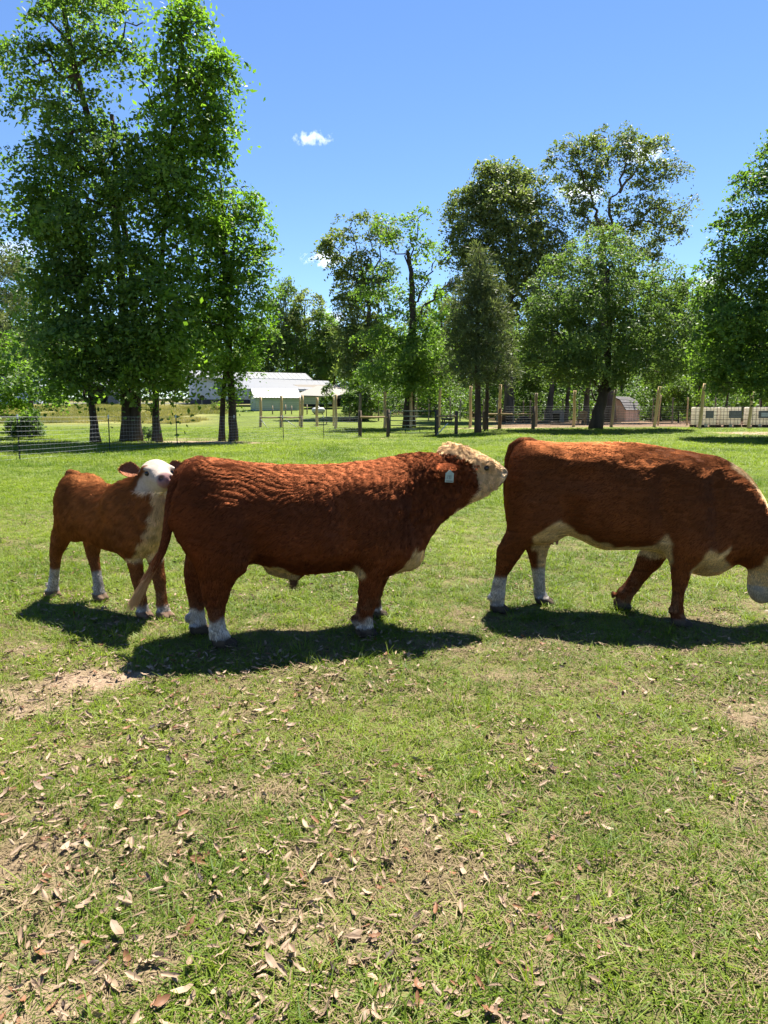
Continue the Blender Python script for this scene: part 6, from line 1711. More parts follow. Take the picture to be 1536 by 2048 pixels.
# ---- the cow --------------------------------------------------------------------
def cow():
    fr = Frame(1.60, 5.47, -17)
    R = empty("cow", fr.o, fr.yaw, "red brown cow grazing with its white face out of frame, followed by the bull", "cow")
    L0 = lambda q: [fr.loc(*p) for p in q]
    top = L0([(1012, 1000), (1014, 960), (1018, 925), (1025, 900), (1036, 887), (1050, 881), (1075, 881), (1110, 885), (1170, 885), (1237, 884), (1297, 889), (1354, 899), (1391, 905), (1436, 912), (1466, 926), (1492, 944), (1511, 967), (1524, 988), (1536, 1012), (1548, 1040), (1560, 1070), (1570, 1100)])
    bot = L0([(1012, 1004), (1014, 1040), (1022, 1062), (1040, 1078), (1075, 1082), (1110, 1072), (1135, 1068), (1160, 1078), (1185, 1090), (1210, 1099), (1240, 1098), (1285, 1097), (1320, 1104), (1350, 1128), (1384, 1146), (1410, 1152), (1440, 1148), (1460, 1136), (1472, 1126), (1486, 1132), (1500, 1136), (1530, 1138), (1570, 1140)])
    px_w = [(1012, .05), (1016, .13), (1028, .20), (1050, .25), (1085, .275), (1130, .29), (1180, .335), (1240, .365), (1290, .36), (1340, .325), (1385, .28), (1425, .235), (1460, .195), (1495, .165), (1530, .14), (1570, .12)]
    wid = [(fr.loc(p, 1000)[0], w) for p, w in px_w]
    B = Body((-.98, -.48, -.03), (1.62, .48, 1.62), .0135)
    B.loft(top, bot, wid, nt=2.15, nb=2.15, sm=2, cz=.50)
    for s in (-1, 1):
        c = fr.p3(1070, 985); B.ell((c[0], s * .18, c[2]), (.20, .12, .30), .10)
        c = fr.p3(1095, 905); B.ell((c[0], s * .20, c[2] - .03), (.10, .07, .05), .07)         # hip bone
        c = fr.p3(1365, 1010); B.ell((c[0], s * .215, c[2]), (.17, .09, .30), .10)
        c = fr.p3(1405, 1065); B.ell((c[0], s * .15, c[2]), (.12, .09, .15), .08)
        c = fr.p3(1132, 1015); B.ell((c[0], s * .39, c[2]), (.10, .10, .14), .12, sub=True)
        c = fr.p3(1155, 950); B.ell((c[0], s * .385, c[2]), (.14, .11, .075), .10, sub=True)
        c = fr.p3(1040, 925); B.ell((c[0], s * .13, c[2]), (.06, .05, .06), .06)               # pin bone
        c = fr.p3(1325, 975); B.ell((c[0], s * .39, c[2]), (.06, .10, .24), .10, sub=True)       # behind the shoulder
        c = fr.p3(1425, 990); B.ell((c[0], s * .30, c[2]), (.055, .10, .22), .09, sub=True)       # before the shoulder
        c = fr.p3(1385, 1085); B.ell((c[0], s * .22, c[2]), (.09, .06, .08), .06)                # point of the shoulder
    # head down to the grass
    a, b, c = fr.p3(1545, 1085), fr.p3(1562, 1150), fr.p3(1606, 1252)
    B.cone((a[0], 0, a[2]), (b[0], 0, b[2]), .165, .135, .08); B.cone((b[0], 0, b[2]), (c[0], 0, c[2]), .128, .082, .06, .86)
    d = fr.p3(1524, 1172); B.ell((d[0], 0, d[2]), (.10, .085, .13), .07)
    d = fr.p3(1608, 1254); B.ell((d[0], 0, d[2]), (.075, .075, .06), .05)
    # udder
    u = fr.p3(1092, 1068); B.ell((u[0], -.02, u[2] + .015), (.115, .12, .075), .07)
    hind_near = [(1000, 1022, 1120), (1040, 1018, 1115), (1062, 1013, 1085), (1081, 1003, 1062), (1098, 994, 1050), (1122, 992, 1034), (1149, 990, 1015), (1175, 983, 1011), (1190, 980, 1010), (1206, 981, 1008), (1218, 985, 1010)]
    B.leg(legpx(fr, -.20, hind_near, [.13, .125, .11, .10, .085, .070, .055, .050, .054, .056, .058]))
    hind_far = [(1000, 1040, 1130), (1040, 1044, 1122), (1070, 1046, 1110), (1096, 1051, 1097), (1115, 1058, 1092), (1145, 1064, 1090), (1179, 1068, 1091), (1192, 1067, 1096), (1207, 1074, 1100)]
    B.leg(legpx(fr, .13, hind_far, [.12, .12, .10, .085, .072, .054, .048, .053, .056]))
    fore_near = [(1000, 1325, 1420), (1040, 1332, 1420), (1070, 1337, 1416), (1095, 1339, 1408), (1125, 1340, 1393), (1152, 1342, 1380), (1170, 1344, 1375), (1186, 1344, 1369), (1212, 1341, 1366), (1225, 1340, 1369), (1238, 1343, 1373), (1250, 1347, 1376)]
    B.leg(legpx(fr, -.20, fore_near, [.11, .11, .105, .095, .08, .066, .060, .050, .048, .052, .056, .058]))
    # far foreleg, knee bent and toe tipped, swinging behind
    q = [fr.p3(px, py, .15) for px, py in ((1345, 1055), (1300, 1118), (1264, 1172), (1250, 1188), (1247, 1206))]
    for i, (ra, rb) in enumerate(((.125, .088), (.085, .052), (.054, .054), (.056, .056))): B.cone(q[i], q[i + 1], ra, rb, .035)
    h = fr.p3(1247, 1206, .15); B.hoof(h[0] - .005, .15, max(.0, h[2] - .05), 1.0)
    for (px, py, lat) in ((997, 1217, -.20), (1089, 1208, .13), (1361, 1247, -.20)):
        x, z = fr.loc(px, py, lat); B.hoof(x + .01, lat, 0.0, 1.05)
    V, Q = B.mesh(0.0, 2); Nn = vnormals(V, Q)
    w3 = (np.stack([vnoise(V, 14, i) for i in (84, 85, 86)], 1) - .5) * .045
    x, z = V[:, 0] + w3[:, 0], V[:, 2] + w3[:, 2]
    P = lambda q, lat=0.0: [fr.loc(px, py, lat) for px, py in q]
    white = inpoly(x, z, P([(1122, 1036), (1140, 1050), (1170, 1066), (1200, 1081), (1250, 1091), (1295, 1091), (1322, 1080), (1336, 1058), (1343, 1098), (1340, 1128), (1310, 1130), (1280, 1122), (1200, 1130), (1060, 1110), (1068, 1080), (1075, 1062), (1096, 1050)], -.15)) & (np.abs(V[:, 1]) < .30)
    white |= inpoly(x, z, P([(1415, 1093), (1440, 1098), (1464, 1090), (1448, 1112), (1462, 1128), (1475, 1165), (1370, 1175), (1384, 1130)], -.12))
    white |= inpoly(x, z, P([(1488, 1138), (1500, 1132), (1516, 1128), (1528, 1098), (1545, 1085), (1700, 1060), (1700, 1300), (1480, 1300)]))
    tl = np.interp(V[:, 0], *zip(*sorted(top)))
    white |= (V[:, 2] > tl - .035) & (V[:, 0] > fr.loc(1462, 930)[0]) & (np.abs(V[:, 1]) < .10)
    near = V[:, 1] < -.04
    zs = V[:, 2] + w3[:, 1]
    hind = V[:, 0] < -.05
    white |= hind & near & (zs < .285)
    white |= hind & (~near) & ((zs < .30) | ((zs < .58) & (V[:, 0] > fr.loc(1076, 1130, .13)[0])))
    white |= (~hind) & (zs < .06)
    W = white.astype(float)
    for _ in range(2): W = relax(W[:, None], Q, .5)[:, 0]
    tone = (.82 + .4 * vnoise(V, 2.5, 92))[:, None]
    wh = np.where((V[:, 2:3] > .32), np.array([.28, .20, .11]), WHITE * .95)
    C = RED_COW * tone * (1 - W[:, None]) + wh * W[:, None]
    ud = np.exp(-(((V - np.array([u[0], -.02, u[2] - .04])) / np.array([.11, .13, .06])) ** 2).sum(1))[:, None]
    C = C * (1 - .7 * ud) + np.array([.20, .10, .065]) * .7 * ud
    hf = (V[:, 2] < .065)[:, None] & (V[:, 0] < 1.1)[:, None]; C = np.where(hf, HORN * 1.2, C)
    dirt = np.clip((.34 - V[:, 2]) / .3, 0, 1)[:, None] * (vnoise(V, 22, 95)[:, None] > .45) * .45
    C = C * (1 - dirt) + np.array([.10, .075, .05]) * dirt
    paint("body", V, Q, C, R)
    def flow(p):
        up = np.clip((p[:, 2] - .45) / .3, 0, 1)[:, None]
        return up * np.array([-.8, 0, -.5]) + (1 - up) * np.array([-.1, 0, -1.0])
    rx0, rx1 = fr.loc(1165, 980)[0], fr.loc(1330, 930)[0]
    def length(p):
        return .015 + .010 * np.clip((p[:, 2] - .4) / .3, 0, 1)
    def wave(p):
        # a few cowlicks along the ribs, flat elsewhere
        m = np.exp(-((p[:, 0] - (rx0 + rx1) / 2 - .2) / .28) ** 2 - ((p[:, 2] - 1.22) / .13) ** 2)
        return .75 + 2.2 * m * (vnoise(p, 14, 33) > .5)
    def swirl(p):
        # hair turns and lifts along two cowlicks on the ribs and the shoulder
        l1 = 1.13 + .30 * (p[:, 0] + .25) + (vnoise(p, 5, 35) - .5) * .12
        k = np.exp(-((p[:, 2] - l1) / .030) ** 2) * np.exp(-((p[:, 0] - .05) / .35) ** 2)
        m = np.exp(-((p[:, 0] - .25) / .20) ** 2 - ((p[:, 2] - 1.22) / .10) ** 2) * (vnoise(p, 22, 36) - .4)
        return .012 * k + .022 * m + .006 * (vnoise(p * np.array([10, 24, 40]), 1.0, 37) - .5) + .002
    coat(R, V, Q, Nn, C, 190000, length, flow, .0012, .19, .12, wave, (V[:, 2] > .075), vary=.22, clump=.20, disp=swirl, streak=.5)
    # teats
    for (px, lat, dz) in ((1094, -.07, 0), (1104, -.02, 0), (1113, -.06, .0), (1100, .05, 0)):
        a = fr.p3(px, 1074, lat); b = fr.p3(px + 1, 1089, lat)
        v, f = tube([a + np.array([0, 0, .03]), a, (a + b) / 2, b], [.017, .016, .014, .008], 9); mesh_obj("teat", v, f, m_pink, R, True)
    pts = [fr.p3(*q) for q in ((1090, 897, 0), (1060, 886, 0), (1042, 885, 0.01), (1027, 893, .02), (1019, 912, .03), (1015, 940, .05), (1013, 975, .07), (1014, 1010, .09), (1018, 1045, .10), (1026, 1075, .10))]
    tail(R, pts, [.035, .045, .042, .038, .034, .030, .027, .024, .020, .014], RED_COW, (pts[-2], pts[-1]), .20, (RED_COW, np.array([.2, .13, .07])), 500, 4000)
    for s in (-1, 1):
        e_ = fr.p3(1568, 1140); hit = np.abs(V[:, 1][(np.abs(V[:, 0] - e_[0]) < .025) & (np.abs(V[:, 2] - e_[2]) < .025)])
        eye(R, (e_[0], s * ((hit.max() if len(hit) else .11) - .006), e_[2]), .02, None)
        r0 = fr.p3(1560, 1085); ear(R, (r0[0], s * .12, r0[2]), (r0[0] - .03, s * .30, r0[2] - .05), (.2, 0, 1), .11, RED_COW, .02, .28, 1500, .022)

# ---- the calf -------------------------------------------------------------------
def calf():
    fr = Frame(-2.22, 5.62, -35.6)
    R = empty("calf", fr.o, fr.yaw, "fluffy red brown calf with a white face lifted beside the bull's tail", "calf")
    B = Body((-.86, -.40, -.03), (1.05, .40, 1.30), .0105)
    top = [(-.70, .80), (-.69, .92), (-.66, .99), (-.61, 1.035), (-.54, 1.055), (-.45, 1.045), (-.30, 1.02), (-.1, 1.0), (.1, 1.0), (.28, 1.015), (.42, 1.02), (.52, .98), (.60, .90), (.63, .80)]
    bot = [(-.70, .79), (-.67, .66), (-.60, .60), (-.45, .56), (-.30, .535), (-.15, .51), (.05, .485), (.25, .475), (.42, .50), (.54, .56), (.61, .66), (.63, .79)]
    wid = [(-.70, .05), (-.68, .11), (-.62, .15), (-.5, .172), (-.35, .185), (-.1, .21), (.1, .21), (.3, .19), (.45, .165), (.56, .13), (.63, .06)]
    fwd = lambda q: [((.1 + (x - .1) * .74) if x < .1 else x, v) for x, v in q]
    top, bot, wid = fwd(top), fwd(bot), fwd(wid)
    B.loft(top, bot, wid, nt=2.15, nb=2.1, sm=3)
    for s in (-1, 1):
        B.ell((-.33, s * .10, .78), (.15, .09, .24), .08)
        B.ell((.36, s * .13, .78), (.13, .085, .22), .08)
        B.ell((.44, s * .10, .64), (.11, .085, .13), .07)
    # neck held up, head lifted
    B.cone((.42, 0, .86), (.60, 0, 1.03), .185, .125, .10)
    B.cone((.50, 0, .70), (.63, 0, .96), .15, .10, .10)
    hx, hz = .655, 1.125
    ca, sa = math.cos(math.radians(-22)), math.sin(math.radians(-22))
    def hp(dx, dy, dz): return np.array([hx + dx * ca - dy * sa, dx * sa + dy * ca, hz + dz])
    B.ell(hp(0, 0, 0), (.105, .112, .098), .05)                      # skull
    B.cone(hp(.03, 0, -.01), hp(.225, 0, -.035), .090, .064, .05)   # face
    B.ell(hp(.235, 0, -.035), (.052, .064, .052), .035)       # muzzle
    B.cone(hp(.02, 0, -.07), hp(.19, 0, -.088), .062, .036, .04)    # jaw
    for s in (-1, 1):
        B.ell(hp(.07, s * .085, .035), (.045, .028, .024), .03)
        B.ell(hp(.10, s * .094, .008), (.020, .016, .016), .015, sub=True)
        B.ell(hp(.276, s * .036, -.018), (.018, .018, .014), .010, sub=True)
    def L(lat, foot_x, rows):
        return [(z, foot_x + a, foot_x + b, lat + dl, w) for (z, a, b, w, dl) in rows]
    hind = [(.86, -.12, .20, .085, 0), (.75, -.125, .19, .090, 0), (.62, -.105, .125, .082, 0), (.52, -.10, .075, .075, 0), (.44, -.10, .045, .060, 0), (.38, -.095, .015, .050, 0), (.32, -.07, .015, .043, 0), (.22, -.045, .025, .040, 0), (.13, -.04, .035, .042, 0), (.07, -.035, .045, .046, 0), (.0, -.04, .055, .048, 0)]
    fore = [(.85, -.12, .14, .09, 0), (.70, -.10, .12, .088, 0), (.58, -.075, .085, .075, 0), (.48, -.06, .065, .060, 0), (.36, -.05, .052, .050, 0), (.30, -.045, .055, .050, 0), (.22, -.036, .040, .040, 0), (.12, -.036, .040, .042, 0), (.06, -.035, .048, .046, 0), (.0, -.035, .055, .048, 0)]
    feet = []
    for (X, Yw, rows) in ((-2.865, 5.98, hind), (-2.41, 5.864, hind), (-1.86, 5.33, fore), (-1.70, 5.32, fore)):
        r = np.array([X, Yw, 0]) - fr.o; fx, fy = r.dot(fr.f), r.dot(fr.l)
        lt_ = .072 if rows is hind else .10
        lat_top = -lt_ if fy < 0 else lt_
        feet.append((fx, fy))
        zmax = rows[0][0]
        st = []
        ht = -.345 if rows is hind else .38
        for (z, a, b, w, _) in rows:
            t = np.clip(z / zmax, 0, 1); k = t ** 1.3
            st.append((z, fx + (ht - fx) * k + a, fx + (ht - fx) * k + b, fy + (lat_top - fy) * k, w))
        B.leg(st, .05, .4); B.hoof(fx + .02, fy, 0, .86)
    V, Q = B.mesh(0.0, 2); Nn = vnormals(V, Q)
    w3 = (np.stack([vnoise(V, 18, i) for i in (87, 88, 89)], 1) - .5) * .05
    x, y, z = (V + w3).T
    white = (x > .60 + .10 * np.clip((z - 1.05) / .1, 0, 1)) & (z > 1.0 + 0 * x)                      # face
    white |= (x > .56) & (z > 1.12) & (np.abs(y) < .09)
    fr_x = np.interp(z, [.5, .65, .8, .95, 1.05], [.46, .545, .58, .60, .60])
    white |= (x > fr_x) & (np.abs(y) < np.interp(z, [.5, .7, .9, 1.05], [.12, .10, .075, .095])) & (z > .45)
    white |= (z < .56) & (np.abs(y) < .07) & (x > -.2) & (z > .44)
    white |= (x > .40) & (np.abs(y) < .13) & (z < .62) & (z > .47)
    white |= (z < .255) & (V[:, 0] < 0)
    white |= (z < .105) & (V[:, 0] > 0)
    W = white.astype(float)
    for _ in range(2): W = relax(W[:, None], Q, .5)[:, 0]
    tone = (.75 + .5 * vnoise(V, 3.5, 93))[:, None]
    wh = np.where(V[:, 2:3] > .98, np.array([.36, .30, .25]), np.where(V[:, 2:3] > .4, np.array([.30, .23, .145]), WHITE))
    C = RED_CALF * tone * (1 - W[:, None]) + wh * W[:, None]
    hf = (V[:, 2] < .055)[:, None]; C = np.where(hf, np.where((V[:, 0:1] > 0) , np.array([.16, .10, .07]), np.array([.14, .09, .06])), C)
    fwd_ = (V[:, 0] - hx) * ca + V[:, 1] * sa; mz = np.clip((fwd_ - .254) / .02, 0, 1)[:, None] * (V[:, 2:3] > 1.0); C = C * (1 - mz) + np.array([.26, .15, .145]) * mz
    for s in (-1, 1):
        d = np.exp(-((V - hp(.276, s * .038, -.018)) ** 2).sum(1) / .017 ** 2)[:, None]; C = C * (1 - d) + np.array([.03, .012, .012]) * d
        d = np.exp(-((V - hp(.10, s * .092, .006)) ** 2).sum(1) / .020 ** 2)[:, None]; C = C * (1 - .7 * d) + np.array([.24, .15, .13]) * .7 * d
    dirt = np.clip((.34 - V[:, 2]) / .3, 0, 1)[:, None] * (vnoise(V, 22, 95)[:, None] > .45) * .45
    C = C * (1 - dirt) + np.array([.10, .075, .05]) * dirt
    paint("body", V, Q, C, R)
    def flow(p):
        up = np.clip((p[:, 2] - .5) / .25, 0, 1)[:, None]
        return up * np.array([-.7, 0, -.6]) + (1 - up) * np.array([-.1, 0, -1.0])
    head = (V[:, 0] > .55) & (V[:, 2] > 1.0)
    coat(R, V, Q, Nn, C, 95000, lambda p: .020 + .026 * np.clip((p[:, 2] - .4) / .25, 0, 1), flow, .0012, .46, .20, lambda p: .5 + 1.2 * vnoise(p, 9, 44), (V[:, 2] > .06) & ~head, vary=.45, clump=.75)
    coat(R, V, Q, Nn, C, 26000, .012, lambda p: np.tile([-1, 0, -.1], (len(p), 1)), .0010, .16, .12, None, head & (fwd_ < .25), name="face_hair", vary=.12, clump=.2, streak=.2)
    for s in (-1, 1):
        eye(R, hp(.098, s * .088, .006), .0175, None)
        bm = None
        ear(R, hp(-.045, s * .10, .0), hp(-.085, s * .235, .028), (.8, s * .25, .55), .125, RED_CALF * .95, .02, .30, 3000, .024, inner=np.array([.085, .036, .022]))
    pts = [(-.30, 0, 1.01), (-.40, 0, 1.055), (-.47, 0, 1.065), (-.515, 0, 1.02), (-.530, 0, .95), (-.525, .01, .88), (-.515, .015, .80), (-.505, .02, .73), (-.50, .02, .67)]
    tail(R, [np.array(p) for p in pts], [.026, .038, .042, .036, .028, .022, .018, .014, .008], RED_CALF, (pts[-2], pts[-1]), .14, (RED_CALF, np.array([.2, .13, .06])), 300, 5000)
bull(); cow(); calf()
# ------------------------------------------------------------------ grass, thatch and dry leaves
def scatter(name, pts, rot, scl, idx, tint, sources, label=None, cat=None):
    src = bpy.data.collections.new(name + "_kinds")
    for i, (me) in enumerate(sources):
        src.objects.link(bpy.data.objects.new("%s_kind_%02d" % (name, i), me))
    me = bpy.data.meshes.new(name)
    me.vertices.add(len(pts)); me.vertices.foreach_set('co', np.asarray(pts, np.float32).ravel())
    for an, ty, key, val in (("rot", 'FLOAT_VECTOR', 'vector', rot), ("scl", 'FLOAT', 'value', scl), ("idx", 'INT', 'value', idx), ("tint", 'FLOAT', 'value', tint)):
        a = me.attributes.new(an, ty, 'POINT'); a.data.foreach_set(key, np.asarray(val, np.int32 if ty == 'INT' else np.float32).ravel())
    o = link(bpy.data.objects.new(name, me))
    ng = bpy.data.node_groups.new(name + "_scatter", 'GeometryNodeTree')
    ng.interface.new_socket("Geometry", in_out='INPUT', socket_type='NodeSocketGeometry')
    ng.interface.new_socket("Geometry", in_out='OUTPUT', socket_type='NodeSocketGeometry')
    N, L = ng.nodes, ng.links
    gi, go = N.new('NodeGroupInput'), N.new('NodeGroupOutput')
    ci = N.new('GeometryNodeCollectionInfo'); ci.inputs['Collection'].default_value = src
    ci.inputs['Separate Children'].default_value = True; ci.inputs['Reset Children'].default_value = True
    ip = N.new('GeometryNodeInstanceOnPoints'); ip.inputs['Pick Instance'].default_value = True
    def na(n, t):
        q = N.new('GeometryNodeInputNamedAttribute'); q.data_type = t; q.inputs['Name'].default_value = n; return q.outputs['Attribute']
    e2r = N.new('FunctionNodeEulerToRotation')
    L.new(na("rot", 'FLOAT_VECTOR'), e2r.inputs[0]); L.new(e2r.outputs[0], ip.inputs['Rotation'])
    L.new(na("scl", 'FLOAT'), ip.inputs['Scale']); L.new(na("idx", 'INT'), ip.inputs['Instance Index'])
    L.new(gi.outputs[0], ip.inputs['Points']); L.new(ci.outputs[0], ip.inputs['Instance']); L.new(ip.outputs[0], go.inputs[0])
    md = o.modifiers.new("scatter", 'NODES'); md.node_group = ng
    tag(o, label, cat, kind="stuff")
    return o

def blade_clump(n, spread, lmin, lmax, lean, w, rng, flat=False):
    V, Q = [], []
    for _ in range(n):
        b = np.array([*(rng.normal(size=2) * spread), 0.0]); a = rng.uniform(0, 6.283)
        d = np.array([math.cos(a), math.sin(a), 0]); s = np.array([-d[1], d[0], 0]); Ln = rng.uniform(lmin, lmax); le = lean * rng.uniform(.3, 1.6)
        ww = w * rng.uniform(.7, 1.3); k = len(V)
        tw = rng.normal() * .3
        for i, t in enumerate((0, .4, .75, 1.0)):
            if flat: p = b + d * Ln * t + np.array([0, 0, .004 + .010 * math.sin(t * 3) * rng.uniform(.2, 1)])
            else: p = b + d * Ln * (le * t + .35 * le * t * t) + np.array([0, 0, Ln * (t - .35 * le * t * t)]) * (1 / math.sqrt(1 + le * le))
            wd = ww * (1, .95, .65, .08)[i]; sd = s * math.cos(tw * t) + np.array([0, 0, 1]) * math.sin(tw * t)
            V += [p - sd * wd / 2, p + sd * wd / 2]
        for i in range(3): Q.append((k + 2 * i, k + 2 * i + 1, k + 2 * i + 3, k + 2 * i + 2))
    return np.array(V), np.array(Q)

def build_grass():
    rng = np.random.default_rng(5)
    m_blade = mat_leaf("grass_blade", (.060, .110, .008), (.225, .280, .034), (1.25, 1.35, .4), .42, kind='INSTANCER', spec=.18, rough=.5)
    m_straw = mat_leaf("dry_grass_blade", (.13, .092, .044), (.27, .205, .11), (1.1, 1.0, .7), .22, kind='INSTANCER', spec=.2, rough=.7)
    m_meadow = mat_leaf("meadow_blade", (.10, .115, .022), (.30, .265, .105), (1.2, 1.2, .5), .35, kind='INSTANCER', spec=.2, rough=.6)
    green = [mesh_from("blades", *blade_clump(15, .021, .018, .052, 1.05, .0033, rng), m_blade) for _ in range(8)]
    tall = [mesh_from("tall_blades", *blade_clump(9, .014, .07, .14, .55, .0034, rng), m_blade) for _ in range(3)]
    straw = [mesh_from("straw", *blade_clump(16, .030, .03, .085, 1, .0030, rng, True), m_straw) for _ in range(6)]
    far = [mesh_from("sward", *blade_clump(26, .085, .045, .095, .75, .0085, rng), m_blade) for _ in range(4)]
    meadow = [mesh_from("meadow_tuft", *blade_clump(30, .20, .12, .38, .5, .018, rng), m_meadow) for _ in range(3)]
    def pts(y0, y1, dens, side=1.0):
        # even scatter over the wedge in view, with room for a step to either side
        n = int(dens * ((y1 + y0) / 2 * 1.18 + 2 * side) * (y1 - y0))
        y = rng.uniform(y0, y1, n); hw = y * .59 + side
        x = rng.uniform(-1, 1, n) * (y1 * .59 + side); k = np.abs(x) < hw
        return x[k], y[k]
    X, Y, S, I, T = [], [], [], [], []
    def add(x, y, s, i, t): X.append(x); Y.append(y); S.append(s); I.append(i); T.append(t)
    bands = [(1.1, 3.2, 900, 1.9), (3.2, 5.2, 700, 1.9), (5.2, 8, 480, 2.0), (8, 12, 260, 2.2), (12, 17, 140, 2.4)]
    for (a, b, d, sd) in bands:
        x, y = pts(a, b, d, sd); g = green_at(x, y)
        k = rng.uniform(size=len(x)) < np.clip(g * 1.22 + .05, 0, 1); x, y, g = x[k], y[k], g[k]
        n1 = fbm(np.stack([x, y], -1), .9, 51, 3)
        add(x, y, rng.uniform(.6, 1.25, len(x)) * (.72 + .45 * g) * (1 if b < 8 else 1.25), rng.integers(0, 8, len(x)), np.clip(.45 + (n1 - .5) * 1.1 + rng.normal(size=len(x)) * .22, 0, 1))
        # taller weeds here and there
        x, y = pts(a, b, d * .045, sd); k = fbm(np.stack([x, y], -1), 1.6, 57, 2) > .50; x, y = x[k], y[k]
        add(x, y, rng.uniform(.55, 1.1, len(x)), 8 + rng.integers(0, 3, len(x)), np.clip(rng.normal(.5, .25, len(x)), 0, 1))
    for (a, b, d, sd) in [(12, 20, 46, 2.5), (20, 30, 30, 3), (30, 48, 13, 4)]:
        x, y = pts(a, b, d, sd); g = green_at(x, y); aa = x / y
        k = (rng.uniform(size=len(x)) < np.clip(g * 1.3 + .1, 0, 1)) & ~((y > 43.5) & (aa > .12)); x, y, g = x[k], y[k], g[k]
        n1 = fbm(np.stack([x, y], -1), .5, 52, 3)
        add(x, y, rng.uniform(.6, 1.15, len(x)) * (1 if b < 21 else 1.35), 11 + rng.integers(0, 4, len(x)), np.clip(.5 + (n1 - .5) * 1.3 + rng.normal(size=len(x)) * .18, 0, 1))
    x, y, s, i, t = (np.concatenate(q) for q in (X, Y, S, I, T))
    P = np.stack([x, y, relief(x, y) - .004], 1)
    rot = np.stack([rng.normal(size=len(x)) * .12, rng.normal(size=len(x)) * .12, rng.uniform(0, 6.283, len(x))], 1)
    scatter("lawn_grass", P, rot, s, i, t, green + tall + far, "sparse green pasture grass with bare thatch between", "grass")
    # thatch
    X, Y = [], []
    for (a, b, d, sd) in [(1.1, 3.2, 560, 1.9), (3.2, 5.2, 340, 1.9), (5.2, 8, 150, 2.0), (8, 12, 60, 2.2)]:
        x, y = pts(a, b, d, sd); g = green_at(x, y); k = (rng.uniform(size=len(x)) < 1.0 - .45 * g) & (rng.uniform(size=len(x)) > bare_at(x, y) * .55); X.append(x[k]); Y.append(y[k])
    x, y = np.concatenate(X), np.concatenate(Y); n = len(x)
    P = np.stack([x, y, relief(x, y) + .001], 1)
    scatter("dry_grass", P, np.stack([rng.normal(size=n) * .10, rng.normal(size=n) * .10, rng.uniform(0, 6.283, n)], 1), rng.uniform(.6, 1.2, n), rng.integers(0, 6, n), np.clip(rng.normal(.5, .28, n), 0, 1), straw, "flat dry thatch lying between the green grass", "dry grass")
    # standing dry meadow on the slope
    n = 12000
    y = rng.uniform(49, 86, n); a = rng.uniform(-.62, -.22, n); x = a * y
    k = fbm(np.stack([x, y], -1), .25, 59, 3) > .30 + .35 * np.clip((54 - y) / 5, 0, 1) + .25 * np.clip((y - 80) / 6, 0, 1) + .3 * np.clip((a + .30) / .06, 0, 1); x, y = x[k], y[k]; n = len(x)
    scatter("meadow_grass", np.stack([x, y, ground_z(x, y)], 1), np.stack([np.zeros(n), np.zeros(n), rng.uniform(0, 6.283, n)], 1), rng.uniform(.5, 1.2, n), rng.integers(0, 3, n), np.clip((fbm(np.stack([x, y * .5], -1), .35, 60, 3) - .3) * 2.0 + rng.normal(size=n) * .2, 0, 1), meadow, "tall dry meadow grass on the slope below the house", "meadow grass")

def leaf_mesh(rng, mat, Ln, wd, curl, roll):
    V, Q = [], []
    nu, nv = 7, 5
    prof = [.10, .62, .90, 1.0, .97, .76, .16]
    ph = rng.uniform(0, 6)
    for i in range(nu):
        t = i / (nu - 1) - .5
        for j in range(nv):
            a = -1 + 2 * j / (nv - 1); w = prof[i] * wd * .5 * (1 + .10 * math.sin(i * 2.3 + ph) * abs(a))
            V.append((t * Ln + .04 * Ln * math.sin(a + ph) * (i in (2, 4)), a * w * math.cos(roll * .5 * abs(a)), curl * Ln * (t * t) * 1.6 + roll * w * abs(a) ** 1.6 + .0025 * math.sin(3 * t * 6 + ph) * abs(a) + .004))
    for i in range(nu - 1):
        for j in range(nv - 1): Q.append((i * nv + j, i * nv + j + 1, (i + 1) * nv + j + 1, (i + 1) * nv + j))
    n = len(V); th = .0008
    V = np.array(V); V2 = V.copy(); V2[:, 2] -= th
    Q = np.array(Q); allQ = np.concatenate([Q, Q[:, ::-1] + n])
    return mesh_from("dry_leaf", np.concatenate([V, V2]), allQ, mat, True)

